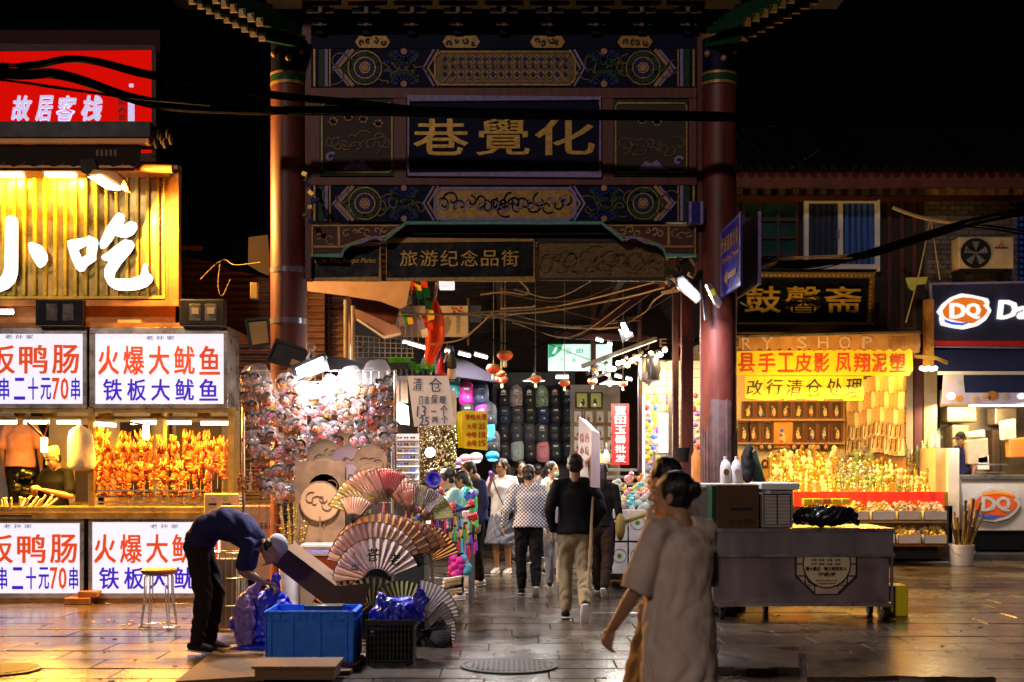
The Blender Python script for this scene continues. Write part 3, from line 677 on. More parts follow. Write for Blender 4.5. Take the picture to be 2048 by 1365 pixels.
S('door_opening', 'canvas_dark', (240, 300, 845, 1000), YS + 1.8, .03); S('back_panel', 'cream_paint', (345, 480, 800, 1120), YS + 1.92, .04)
S('dark_curtain', 'dark_wood', (150, 186, 850, 1010), YS + 1.8, .03); S('inner_cabinet', 'dark_wood', (352, 442, 845, 990), YS + 1.2, .03)
S('roof_panel', 'orange_frame', (-110, 440, 646, 655), YS + .0, 2.0)
for k in range(4):
    a = (200, 300, 85, 395)[k]
    S('hanging_box', 'brass', (a, a + 22, 822, 834), YS + .25 + .1 * (k % 2), .12)
# rails of the grill rack
for k, yy in enumerate((980, 992, 1003, 1010)): S('grill_rail', 'rail_steel', (188, 408, yy, yy + 3.5), YS + .05 + .1 * k, .03)
S('grill_tray', 'brass', (186, 410, 988, 1014), YS + .5, .3)
# wheels, bricks below
for px in (60, 190, 430):
    c = P(px, 1203, YS + .15); q = MB(); q.cyl((c.x - .03, c.y, .08), (c.x + .03, c.y, .08), .08, n=20); q.build('wheel', 'black_plastic', st, smooth=True)
q = MB(); q.pbox(-110, 478, 1150, 1196, YS + .55, .1); q.build('underside_panel', 'black', st)
# tubes
tubes = [(-40, 33, 840), (48, 98, 840), (114, 160, 840), (262, 312, 841), (334, 382, 841), (402, 468, 842), (186, 232, 843)]
for i, (a, b_, y) in enumerate(tubes):
    Y = YS + .22; t = thing('tube_lamp', f'bright warm tube lamp under the stall roof, {ORD[(1,2,3,5,6,7,4)[i]-1]} from the left', 'tube lamp', P((a + b_) / 2, y, Y), 'tube lamps in the squid stall')
    q = MB(); c0, c1 = P(a, y + 5, Y), P(b_, y + 5 + (3 if i == 6 else 0), Y); q.cyl(c0, c1, .022, n=10); q.build('glowing_tube', 'tube_warm', t, smooth=True)
    q = MB(); q.box(c0.x, c1.x, Y - .02, Y + .04, c0.z + .022, c0.z + .05); q.build('fitting', 'white_plastic', t)
    lamp('tube_light', (c0 + c1) / 2 + Vector((0, .05, -.03)), (c0 + c1) / 2 + Vector((0, .25, -1)), (c1 - c0).x, 17, YEL, t, sizey=.06)
# Y-shaped lamp hangers
for i, (px, py) in enumerate(((87, 905), (291, 880))):
    Y = YS + .1; t = thing('hanging_lamp', ('lit white lamp on a V of wires in front of the cook', 'lit white lamp on a V of wires above the squid skewers')[i], 'hanging lamp', P(px, py, Y))
    q = MB(); q.bar(P(px - 33, 845, Y), P(px, py - 30, Y), .022); q.bar(P(px + 10, 845, Y), P(px, py - 30, Y), .016); q.build('wire', 'stool_orange', t)
    q = MB(); q.pbox(px - 6, px + 6, py - 30, py, Y - .02, .05); q.build('lamp_body', 'tube_warm', t, bevel=.01)
lamp('stall_glow', P(90, 850, YS - .1), P(90, 1100, YS - 1.3), .8, 225, ORANGE, st, sizey=.1); lamp('stall_glow', P(330, 850, YS - .1), P(330, 1150, YS - 1.4), .8, 225, ORANGE, st, sizey=.1)
# hanging white plastic bags
q = MB(); Y = YS - .03
q.loft([P(160, 852, Y), P(160, 862, Y), P(161, 880, Y), P(163, 905, Y), P(163, 932, Y)], [(.03, .02), (.12, .05), (.15, .06), (.16, .07), (.165, .07)], n=16)
tag(q.build('plastic_bag', 'bag_cream', smooth='all'), 'white plastic bag pack hanging from the stall lamp rail', 'bag')
# squid skewers
q0 = thing('squid_skewer', 'x', 'skewer', (0, 0, 0)); 
def squid_mesh(seed):
    R = random.Random(seed); q = MB()
    q.ell((0, 0, .30), (.045, .03, .09), 8, 6)
    for k in range(9):
        a = R.uniform(0, 6.28); p0 = Vector((.025 * math.cos(a), .02 * math.sin(a), .36)); p1 = p0 + Vector((R.uniform(-.05, .05), R.uniform(-.03, .03), R.uniform(.06, .13)))
        q.loft([p0, (p0 + p1) / 2 + Vector((R.uniform(-.02, .02), 0, 0)), p1], [.012, .01, .005], n=5, round_ends=False)
    for k in range(8):
        z = .08 + .028 * k; q.ell((R.uniform(-.03, .03), R.uniform(-.02, .02), z), (R.uniform(.025, .05), .025, R.uniform(.015, .03)), 7, 5)
    for k in range(5):
        z = .10 + .04 * k; sg = R.choice((-1, 1)); q.loft([(sg * .03, 0, z), (sg * .065, -.01, z + .02), (sg * .07, 0, z + .05)], [.012, .01, .005], n=5, round_ends=False)
    return q
squids = []
for k in range(4):
    t = thing('squid_skewer', 'x', 'skewer'); q = squid_mesh(k); q.build('squid', 'squid', t, smooth='all'); q = MB(); q.cyl((0, 0, -.12), (0, 0, .42), .004, n=5); q.build('stick', 'skewer', t); squids.append(t)
used = set(); bpy.data.objects.remove(q0)
for row in range(3):
    for k in range(12):
        px = 190 + k * 22.3 + (row % 2) * 10; Y = YS + .12 + row * .16; py = 995 - row * 4 + (9 if row == 0 else 0)
        if row == 0 and k > 10: continue
        i = (k * 3 + row) % 4; c = P(px, py - random.uniform(0, 6), Y)
        sc = 1.0 * (.98 if row == 0 else 1.1) * random.uniform(.93, 1.07)
        place(squids[i], i in used, (c.x, c.y, c.z + (.0 if row == 0 else .10 * row) - .02), (random.uniform(-.05, .05), random.uniform(-.06, .06), random.uniform(0, 6.3)), sc,
              f'grilled squid skewer, {ORD[k]} from the left in the {("front", "middle", "back")[row]} rack row', 'grilled squid skewers'); used.add(i)
# peeled sticks pile at the left
for k in range(26):
    a = -20 + k * 4.2; q = MB(); b0 = P(a - 6 + random.uniform(-6, 6), 1030, YS - .05 + random.random() * .2); lean = (k - 8) * .012 + random.uniform(-.05, .05)
    q.cyl((b0.x, b0.y, 1.0), (b0.x + lean, b0.y + random.uniform(-.1, .1), 1.0 + random.uniform(.17, .23)), .013, n=7)
    tag(q.build('wooden_stick', 'peeled_stick', smooth=True), f'pale bamboo stick in the pile on the counter, {ORD[k]} from the left', 'stick', 'pale sticks piled on the stall counter')
q = MB(); q.box(X(-60, YS), X(70, YS), YS - .1, YS + .3, .985, 1.01); tag(q.build('stick_tray', 'dark_wood', bevel=.005), 'dark tray under the pale sticks on the stall counter', 'tray')
# black bag cluster beside cook
q = MB()
for k in range(14): c = P(random.uniform(32, 62), random.uniform(945, 985), YS + .5 + random.uniform(-.1, .1)); q.ell(c, (random.uniform(.05, .1), .07, random.uniform(.05, .09)), 8, 6)
tag(q.build('black_bag', 'bag_black', smooth='all'), 'crumpled black bag beside the cook in the white cap', 'bag')
# stove unit with slots
Y = YS - .05
t = thing('stove_box', 'cream metal box with two slots at the right end of the stall counter', 'stove', P(443, 1035, Y))
q = MB(); q.pbox(408, 478, 988, 1036, Y - .1, .35); q.build('body', 'cream_paint', t, bevel=.01)
q = MB(); q.pbox(417, 433, 1007, 1011, Y - .104, .02); q.pbox(445, 462, 1007, 1011, Y - .104, .02); q.build('slot', 'black', t, kind='stuff')
q = MB(); q.pbox(423, 430, 996, 1001, Y - .103, .01); q.build('label_mark', 'lavender_paint', t); q = MB(); c = P(455, 998, Y); q.strip([(c.x + .025 * math.cos(i), c.z + .025 * math.sin(i)) for i in range(7)], .008, Y - .106, .01); q.build('green_mark', 'leaf_green', t)
# cabinet to the right of the stall (yellow lit box + rails)
t = thing('side_cabinet', 'yellowish cabinet with rails and printed panel beside the stall', 'cabinet', P(515, 1100, 14.4))
q = MB(); q.pbox(440, 590, 1012, 1160, 14.35, .6); q.build('body', 'cream_paint', t, bevel=.01)
for k in range(5): q = MB(); q.pbox(478, 600, 980 + k * 7, 983 + k * 7, 14.3 + .05 * k, .02); q.build('rail', 'brass', t)
q = MB(); [q.pbox(520 + 9 * k, 526 + 9 * k, 1046, 1058, 14.346, .003) for k in range(5)]; q.build('printed_mark', 'dim_gold', t)
# twin floodlights, unlit
for i, (a, b_, sk) in enumerate(((70, 166, .35), (358, 450, 0))):
    Y = YS - .12; t = thing('floodlight', ('unlit twin floodlight over the left menu box', 'unlit twin floodlight over the right menu box')[i], 'floodlight', P((a + b_) / 2, 655, Y), 'unlit twin floodlights on the stall roof')
    q = MB(); q.pbox(a, b_, 598, 652, Y, .12); q.build('housing', 'black_plastic', t, bevel=.02)
    for j in range(2):
        cx = a + (b_ - a) * (.36 + .34 * j); q = MB(); q.pbox(cx - 13, cx + 11, 608, 642, Y - .012, .02); r_ = q.build('reflector', 'reflector', t, bevel=.006)
        q = MB(); q.pbox(cx - 8, cx + 6, 616, 628, Y - .022, .02); q.build('chip', 'lightbox_white' if 0 else 'white_plastic', r_)
    q = MB(); q.pbox(a + 3, b_ - 3, 601, 649, Y - .03, .008); q.build('glass', 'glass', t)
# orange board between sign and menu boxes
q = MB(); q.pbox(0, 300, 606, 652, YS + .6, .05); q.pbox(-110, -2, 606, 652, YS + .6, .05); S('back_board', 'orange_frame', (-110, 350, 604, 650), YS + .55, .04)
q = MB(); q.cyl(P(0, 624, YS + .2), P(26, 624, YS + .2), .03, n=12); tag(q.build('round_lamp', 'led_dim', smooth=True), 'small white lamp under the gold sign at the left edge', 'lamp')
t = S('small_unit', 'cream_paint', (235, 282, 640, 655), YS + .1, .3)
# bricks under stall
for k in range(2):
    q = MB(); q.box(X(140 + 24 * k, YS), X(190 + 12 * k, YS), YS - .2 + .05 * k, YS + .05, 0. + .07 * k, .07 + .07 * k)
    tag(q.build('loose_brick', 'orange_frame', bevel=.006), ('long red brick on the ground under the gap between the menu boxes', 'shorter brick lying on top of the long red brick')[k], 'brick')
# ================================================================ gold sign with large white characters
YN = 14.9
sg = thing('snack_sign', 'gold corrugated shop sign with two huge glowing white brush characters', 'sign', P(180, 600, YN))
q = MB(); q.pbox(-120, 358, 330, 604, YN + .1, .12); q.build('backing_frame', 'orange_frame', sg, bevel=.01)
q = MB(); q.pbox(-120, 326, 352, 594, YN + .07, .04); q.build('panel', 'brass', sg)
for k in range(24):
    px = -100 + k * 20.6 - (0 if k else 0)
    if px > 322: break
    q = MB(); q.pbox(px, px + 6.5, 353, 592, YN + .03, .045); q.build('metal_rib', 'corrugated_gold', sg, bevel=.006)
q = MB(); poly(q, [(-118, 350), (329, 350), (329, 597), (-118, 597)], YN + .03, 5, .03, True); q.build('edge_trim', 'corrugated_gold', sg)
q = MB(); q.pbox(337, 357, 345, 612, YN + .02, .08); q.build('side_post', 'orange_frame', sg); q = MB(); q.pbox(-120, 357, 598, 612, YN + .0, .12); q.build('bottom_beam', 'orange_frame', sg)
Yl = YN - .08
xiao = [(10, 440), (13, 434), (22, 431), (31, 435), (34, 443), (34, 545), (28, 565), (15, 577), (-5, 585), (-30, 585), (-40, 575), (-30, 565), (-8, 562), (3, 553), (9, 538)]
xdot = [(55.7, 488), (60, 485), (70, 486), (82, 492), (92, 507), (94, 520), (88, 530), (79, 536), (75, 533), (67, 520), (58.6, 504)]
ldot = [(-30, 492), (-22, 497), (-26, 514), (-44, 534), (-58, 534), (-60, 526), (-46, 506)]
kou = [(135, 482), (146, 479), (173, 475), (177, 471), (193, 478), (195, 485), (190.5, 511), (190.5, 520), (173, 532), (167, 542), (158, 543), (152, 538), (142, 516), (135, 492)]
kouh = [(155, 500), (174, 489), (173, 511), (162, 516)]
pie = [(237, 425), (248, 430), (248, 442), (240, 454), (261, 442), (272.5, 446), (273, 458), (264, 470), (249, 476), (234, 473), (228.6, 470), (223, 480), (211, 495), (201, 498), (199, 486), (211, 458), (229, 432)]
yi = [(202, 513), (217, 503), (234, 489), (249, 479), (264, 482), (268, 491), (261, 504), (243, 524.5), (229, 545), (227, 555), (234, 558), (264, 557), (281, 551), (286, 533), (290, 526), (294, 530), (295, 545), (305, 554), (303, 563), (293, 573), (275, 579.5), (252, 581.6), (231.5, 580), (217, 571), (208.6, 554), (208.6, 539), (217, 523), (205, 520)]
def chaik(p, n=2):
    for _ in range(n):
        o = []
        for i in range(len(p)):
            a, b_ = p[i], p[(i + 1) % len(p)]; o += [(a[0] * .9 + b_[0] * .1, a[1] * .9 + b_[1] * .1), (a[0] * .1 + b_[0] * .9, a[1] * .1 + b_[1] * .9)]
        p = o
    return p
for nm, parts in (('character', [xiao, xdot, ldot]), ('character', [pie, yi, 'kou'])):
    q = MB(); q2 = MB()
    for p in parts:
        if p == 'kou':
            o_, h_ = kou, kouh                      # outline with a hole: four bars
            segs = [[kou[13], kou[0], kou[1], kou[2], kou[3], kou[4], kou[5], kouh[1], kouh[0]], [kou[5], kou[6], kou[7], kou[8], kouh[3], kouh[2], kouh[1]], [kouh[3], kou[8], kou[9], kou[10], kou[11], kou[12]], [kouh[0], kouh[3], kou[12], kou[13]]]
            for s_ in segs: q.pprism(s_, Yl, .035); q2.pprism(s_, Yl + .037, .05)
        else: q.pprism(chaik(p), Yl, .035); q2.pprism(chaik(p), Yl + .037, .05)
    c = q.build(nm, 'channel_letter', sg); q2.build('return_edge', 'dark_wood', c)
# top lamps of the sign
for i, (a, b_) in enumerate(((-40, 42), (88, 148))):
    t = thing('sign_lamp', ('lit wide lamp at the top left corner of the gold sign', 'lit wide lamp at the top middle of the gold sign')[i], 'lamp', P((a + b_) / 2, 350, YN))
    q = MB(); q.pbox(a, b_, 343, 352, YN - .2, .12); q.build('lens', 'tube_warm', t, bevel=.012); q = MB(); q.pbox(a - 3, b_ + 3, 336, 343, YN - .22, .2); q.build('housing', 'orange_frame', t)
    lamp('sign_glow', P((a + b_) / 2, 354, YN - .12), P((a + b_) / 2, 560, YN + .2), .4, 90, YEL, t, sizey=.1)
t = thing('floodlight', 'lit white tilted floodlight in front of the gold sign', 'floodlight', P(215, 360, YN - .5))
q = MB(); p0 = P(178, 352, YN - .6); p1 = P(236, 378, YN - .6); M = None
q.prism([(X(175, 14.3), Z(354, 14.3)), (X(200, 14.3), Z(350, 14.3)), (X(240, 14.3), Z(374, 14.3)), (X(238, 14.3), Z(380, 14.3)), (X(212, 14.3), Z(378, 14.3))], 14.3, 14.34); q.build('lens', 'led_dim', t)
q = MB(); q.pprism([(176, 350), (186, 338), (232, 342), (250, 362), (258, 382), (244, 380), (232, 366), (204, 350)], 14.32, .14); q.build('housing', 'orange_frame', t, bevel=.01)
q = MB(); q.pprism([(160, 320), (188, 318), (196, 342), (178, 352), (162, 344)], 14.4, .1); q.build('bracket', 'dark_wood', t)
lamp('flood_glow', P(222, 382, 14.2), P(560, 520, 13.6), .2, 360, (1, .48, .10), t)
# awning above the sign
t = thing('shop_awning', 'dark scalloped awning valance and orange beam above the gold sign', 'awning', P(140, 300, 14.5))
q = MB(); n = 8; pts = [(-120, 290)] + [(283, 290), (278, 326)]
x = 276
while x > -118: pts += [(x - 4, 332), (x - 10, 334), (x - 18, 330), (x - 26, 324), (x - 34, 330)]; x -= 40
q.pprism(pts + [(-120, 330)], 14.45, .02); q.build('valance', 'canvas_dark', t)
q = MB(); q.pbox(-120, 298, 276, 289, 14.4, .1); q.build('beam', 'orange_frame', t, bevel=.01)
q = MB(); q.pbox(-120, 300, 243, 274, 14.6, .6); q.build('dark_fascia', 'black', t)
q = MB(); q.cyl(P(270, 336, 14.55), P(345, 338, 14.55), .05, n=10); q.build('pipe', 'orange_frame', t, smooth=True)
q = MB(); q.pbox(-120, 330, 336, 342, 14.6, .4); q.build('soffit', 'orange_frame', t)
q = MB(); [q.pbox(192 + 9 * k, 197 + 9 * k, 300, 312, 14.445, .004) for k in range(5)]; q.build('faded_lettering', 'dim_gold', t)
for k in range(7):
    q = MB(); q.ell(P(306 + 6 * k, 278 + 9 * math.sin(k * 2.1), 14.5), (.03, .05, .07), 8, 6); tag(q.build('hanging_rag', 'canvas_dark', smooth=True), f'pale rag hanging at the end of the orange beam, {ORD[k]} from the left', 'rag', 'rags at the beam end')
# ================================================================ red lightbox behind
YR = 19.
t = thing('red_lightbox', 'large red lit inn sign with pale lavender brush characters', 'sign', P(120, 310, YR))
for k, (a, b_) in enumerate(((-120, 12), (13.5, 157), (158.5, 303))): q = MB(); q.pbox(a, b_, 100, 312, YR, .2); q.build('lit_panel', 'red_lightbox', t)
q = MB(); poly(q, [(-125, 96), (309, 96), (309, 316), (-125, 316)], YR, 9, .02, True); q.pbox(303, 312, 100, 312, YR - .05, .3); q.build('frame', 'dark_red_wood', t)
q = MB(); [q.ptext(c, a, b_, 191, 242, YR - .04, .03, bold=.045, slant=.25) for c, a, b_ in (('故', 22, 63), ('居', 70, 106), ('客', 112, 152), ('栈', 162, 204))]; q.build('lettering', 'lavender_letter', t)
q = MB(); [q.ptext(c, 237, 251, 199 + 15 * k, 211 + 15 * k, YR - .02, .01, bold=.02) for k, c in enumerate(('间', '内', '80', '米'))]; q.build('small_lettering', 'dark_red_ink', t)
q = MB(); q.pbox(256, 268, 199, 312, YR - .05, .03); q.pbox(258, 266, 168, 174, YR - .05, .03); q.build('vertical_stroke', 'lavender_letter', t)
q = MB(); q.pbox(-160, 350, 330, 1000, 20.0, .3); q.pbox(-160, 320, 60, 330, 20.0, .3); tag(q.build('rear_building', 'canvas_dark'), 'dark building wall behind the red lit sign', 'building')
# ================================================================ corrugated brown wall
def corrugated(name, outline, Y, pitch, label, m='corrugated_brown'):   # horizontal corrugations clipped to a polygon in px: (x0,x1,ytop_left,ytop_right,ybot)
    x0, x1, tl, tr, yb = outline; q = MB(); n = 14; rows = int((yb - min(tl, tr)) / pitch) * 4
    vs = []; 
    for i in range(rows + 1):
        py = yb - i * pitch / 4; d = .022 * math.sin(i * math.pi / 2)
        for j in range(n + 1):
            px = x0 + (x1 - x0) * j / n; top = tl + (tr - tl) * j / n; pyc = max(py, top); p = P(px, pyc, Y); vs.append((p.x, Y + d, p.z))
    fs = [(i * (n + 1) + j, i * (n + 1) + j + 1, (i + 1) * (n + 1) + j + 1, (i + 1) * (n + 1) + j) for i in range(rows) for j in range(n)]
    q.add(vs, fs); o = q.build(name, m, smooth='all'); return tag(o, label, 'corrugated wall')
corrugated('corrugated_wall', (330, 548, 500, 560, 1100), 16.6, 13, 'brown corrugated metal wall left of the left gate column')
corrugated('corrugated_wall', (548, 692, 560, 588, 1100), 16.5, 13, 'brown corrugated metal wall right of the left gate column')
q = MB(); q.pbox(692, 700, 590, 840, 16.3, .12); tag(q.build('edge_post', 'orange_frame'), 'orange lit corner post at the end of the corrugated wall', 'post')
q = MB(); q.pbox(355, 402, 492, 500, 16.2, .1); tag(q.build('wall_lamp', 'brass'), 'small lit strip fixture at the top of the corrugated wall', 'lamp')
# crumpled sheet near column top
q = MB(); q.pprism([(497, 475), (535, 470), (540, 520), (538, 552), (520, 545), (496, 530)], 15.5, .05); tag(q.build('tarp', 'canvas_dark'), 'crumpled grey tarp beside the left column', 'tarp')
q = MB(); q.pbox(500, 515, 565, 598, 14.6, .1); t_ = q.build('hanging_socket', 'brass', bevel=.01); tag(t_, 'yellowish plug box hanging from a wire left of the column', 'plug box')
# slats around (flood) yellow panels right of the stall
def flood(name, quad, Y, m_lens, label, d=.12, rim=5, power=0, target=None, color=(1, 1, 1), size=.25):
    cx = sum(a for a, b in quad) / 4; cyy = sum(b for a, b in quad) / 4
    t = thing(name, label, 'floodlight', P(cx, cyy, Y)); q = MB(); q.pprism(quad, Y + .012, d); q.build('housing', 'black_plastic', t, bevel=.01)
    k = .82; q = MB(); q.pprism([(cx + (a - cx) * k, cyy + (b - cyy) * k) for a, b in quad], Y, .014); q.build('lens', m_lens, t)
    q = MB(); q.strip([(X(a, Y), Z(b, Y)) for a, b in quad], rim * Y / F, Y - .012, .03, True); q.build('rim', 'black_plastic', t)
    q = MB(); q.bar(P(cx, cyy, Y + d), P(cx + 4, cyy - 25, Y + d + .15), .03); q.build('bracket', 'black_plastic', t)
    if power: lamp('flood_glow', P(cx, cyy, Y - .03), target, size, power, color, t)
    return t
flood('floodlight', [(492, 641), (536, 637), (542, 690), (502, 696)], 13.9, 'lamp_panel', 'unlit yellow faced floodlight left of the column foot')
flood('floodlight', [(553, 680), (618, 702), (608, 722), (592, 736), (534, 722)], 13.3, 'lamp_panel', 'unlit slanted floodlight above the mask rack')
# ================================================================ bright LED panel above the mask rack
flood('led_floodlight', [(585, 735), (650, 709), (655, 735), (592, 764)], 12.9, 'led_white', 'blazing white LED floodlight at the top of the mask rack', power=0, target=P(640, 900, 12.6), color=(.93, .92, 1.), size=.3)
lamp('flood_glow', P(640, 742, 12.72), P(655, 800, 13.0), .22, 34, (.93, .92, 1.), [o for o in COL.objects if o.name.startswith('led_floodlight')][0]); lamp('flood_down', P(650, 690, 11.6), P(740, 1200, 11.5), .25, 90, (.95, .92, 1.), [o for o in COL.objects if o.name.startswith('led_floodlight')][0], spread=120)
t = thing('dark_umbrella', 'folded dark green canopy behind the mask rack', 'canopy', P(690, 720, 13.6)); q = MB(); q.pprism([(640, 712), (690, 716), (745, 735), (700, 742), (650, 738)], 13.5, .1); q.build('cloth', 'soft_black', t)
q = MB(); q.ell(P(621, 695, 12.9), .05, 14, 9); q.cyl(P(618, 700, 12.9), P(617, 720, 12.9), .015); q.cyl(P(626, 700, 12.9), P(627, 716, 12.9), .012); tag(q.build('bare_bulb', 'clear_bag', smooth=True), 'unlit clear glass bulb above the LED floodlight', 'bulb')
# ================================================================ mask rack
YM = 13.0
t = thing('mask_rack', 'wire grid panel carrying bagged masks in front of the left column', 'display rack', P(630, 1180, YM))
for k in range(20): q = MB(); x = 486 + k * 16; q.cyl(P(x, 742, YM + .05), P(x, 1090, YM + .05), .004, n=5); q.build('grid_wire', 'rail_steel', t)
for k in range(16): q = MB(); y = 742 + k * 22; q.cyl(P(486, y, YM + .05), P(790, y, YM + .05), .004, n=5); q.build('grid_wire', 'rail_steel', t)
q = MB(); q.cyl((X(486, YM), YM + .05, 0), P(486, 742, YM + .05), .016, n=8); q.cyl((X(790, YM), YM + .05, 0), P(790, 742, YM + .05), .016, n=8); q.build('frame_post', 'rail_steel', t, kind='stuff')
FACE = [('peach', (.74, .36, .20)), ('orange', (.72, .26, .06)), ('pink', (.78, .30, .34)), ('white', (.76, .64, .58)), ('tan', (.54, .28, .13)), ('rose', (.64, .14, .18))]
protos = []
for nm, c in FACE:
    mat('mask_' + nm, c, .35, var=.08, coat=.3); protos.append([])
    for k in range(3):
        b = thing('mask_bag', 'x', 'bagged mask'); R = random.Random(k * 7 + len(protos)); bs = (1, 1.25, .85)[k]
        q = MB(); w_, h_ = .085 * bs, .09 * (2 - bs)
        n = 18; pts = []
        for i in range(n):
            a = 2 * math.pi * i / n; rr = 1 + R.uniform(-.08, .08); ca, sa = math.cos(a), math.sin(a); sup = (abs(ca) ** 3 + abs(sa) ** 3) ** (-1 / 3); pts.append((w_ * ca * sup * rr, h_ * sa * sup * rr))
        vs = [(x, .0 + R.uniform(-.01, .01), z) for x, z in pts] + [(x * .62 + R.uniform(-.01, .01), -.04 + R.uniform(-.012, .012), z * .62) for x, z in pts] + [(0, -.05, 0)]
        q.add(vs, [(i, (i + 1) % n, n + (i + 1) % n, n + i) for i in range(n)] + [(n + i, n + (i + 1) % n, 2 * n) for i in range(n)]); q.build('plastic_bag', 'clear_bag', b)
        for j in range(2):
            cx = (-.035, .038)[j]; cz = R.uniform(-.02, .02); r_ = .046
            m = MB(); m.ell((cx, -.012, cz), (r_, .022, r_ * 1.05), 12, 7); mk = m.build('mask', 'mask_' + nm, b, smooth=True)
            m = MB()
            m.strip([(cx + r_ * .85 * math.cos(a), cz + r_ * .9 * math.sin(a)) for a in [.35 + .3 * i for i in range(9)]], .017, -.034, .014)     # hair arc
            m.build('hair_arc', 'dark_wood', mk)
            m = MB()
            for s_ in (-1, 1): m.disc(cx + s_ * .014, cz + .002, .0055, -.038, .006, 8)
            m.build('eye_hole', 'black', mk)
            m = MB(); m.disc(cx, cz - .02, .011, -.036, .006, 8, rz=.005); m.build('mouth', 'red_ink', mk)
            if k == 1: m = MB(); [m.disc(cx + s_ * .023, cz - .012, .008, -.034, .006, 8) for s_ in (-1, 1)]; m.build('cheek', 'mask_pink' if 'mask_pink' in MATS else 'red_ink', mk)
        for j in range(5): m = MB(); m.ell((R.uniform(-.07, .07) * bs, -.03, R.uniform(-.085, .085)), R.uniform(.006, .014), 7, 5); m.build('trinket', ('red_ink', 'gold_paint', 'mask_' + nm, 'white_ink')[(j + k) % 4] if j else 'dark_wood', b)
        m = MB(); m.pprism; m.box(-.05, .02, -.012, -.006, -.085, -.05); m.build('paper_tag', 'gold_paint' if k else 'red_ink', b)
        protos[-1].append(b)
usedp = set(); rowN = 0
for r in range(9):
    py = 772 + r * 27.5; cnt = 0
    x0 = 496 + (4, -2, 6, 10, 14, 16, 22, 30, 40)[r]; x1 = 782 if r < 7 else (690, 640)[r - 7]
    px = x0
    while px < x1:
        i = random.choice((0, 0, 1, 2, 2, 3, 4, 5)); 
        if px < 610 and random.random() < .85: i = random.choice((1, 4, 4, 1, 0))  # warmer masks chosen at left, colour standing in for orange light there
        if random.random() < .03: px += 26; continue
        j = random.randrange(3); c = P(px, py + random.uniform(-10, 10) + (0 if px > 520 else -8), YM - .05 - random.uniform(0, .05)); 
        place(protos[i][j], (i, j) in usedp, c, (random.uniform(-.15, .25), random.uniform(-.35, .35), random.uniform(-.5, .5)), random.uniform(.92, 1.3),
              f'two bagged {FACE[i][0]} masks, {ORD[cnt]} from left in {ORD[r]} row of the rack', 'bagged masks on the wire rack'); usedp.add((i, j)); cnt += 1
        px += random.uniform(24, 29)
for i in range(6):
    for j in range(3):
        if (i, j) not in usedp:
            for ch in list(protos[i][j].children_recursive): bpy.data.objects.remove(ch)
            bpy.data.objects.remove(protos[i][j])
# puffed bags above
for k, (px, py, s) in enumerate(((510, 760, 1.9), (752, 748, 1.7), (570, 768, 1.3), (700, 756, 1.4))):
    q = MB(); c = P(px, py, YM - .06); q.loft([c + Vector((0, 0, -.09 * s)), c + Vector((0, 0, -.04 * s)), c + Vector((.01, 0, .03 * s)), c + Vector((0, 0, .075 * s))], [(.07 * s, .03), (.085 * s, .05), (.08 * s, .05), (.055 * s, .02)], n=12)
    tag(q.build('plastic_bag', 'clear_bag', smooth='all'), f'puffed clear plastic bag on top of the mask rack, {("far left", "far right", "second from the left", "third from the left")[k]}', 'bag')
# hanging dangling ornaments at the left of the rack and dark clothes
q = MB(); Y = 13.15; q.pprism([(556, 965), (600, 960), (606, 1030), (596, 1062), (576, 1066), (566, 1030), (553, 1005)], Y, .06); tag(q.build('hanging_jacket', 'soft_black'), 'dark jacket hanging below the masks', 'jacket')
for k in range(13):
    px = 480 + k * 10.5 + (0 if k < 8 else 30); q = MB(); b0 = P(px, 955 + random.uniform(-8, 5), 12.95); 
    for j in range(5): q.ell(b0 + Vector((random.uniform(-.015, .015), 0, -.035 * j)), (.02, .015, .022), 7, 5)
    q.cyl(b0, b0 + Vector((0, 0, .12)), .003, n=4); tag(q.build('hanging_charm', ('squid', 'gold_paint', 'mask_white')[k % 3], smooth=True), f'small shiny string charm below the masks, {ORD[k]} from the left', 'charm', 'string charms below the masks')
for nm, c in (('fan_beige', (.90, .70, .52)), ('fan_mauve', (.40, .25, .26)), ('fan_cream', (.85, .70, .52)), ('fan_orange', (.88, .46, .15)), ('fan_lime', (.66, .70, .18)), ('fan_pink', (.88, .50, .42)), ('fan_red', (.88, .24, .22)), ('fan_lilac', (.45, .32, .42)), ('fan_peach', (.85, .60, .48)), ('fan_grey', (.30, .26, .26)), ('fan_lgrey', (.42, .37, .37)), ('fan_black', (.02, .015, .013)), ('fan_olive', (.35, .33, .12)), ('fan_white', (.75, .70, .66))): translucent(mat(nm, c, .7, var=.12, scale=10))
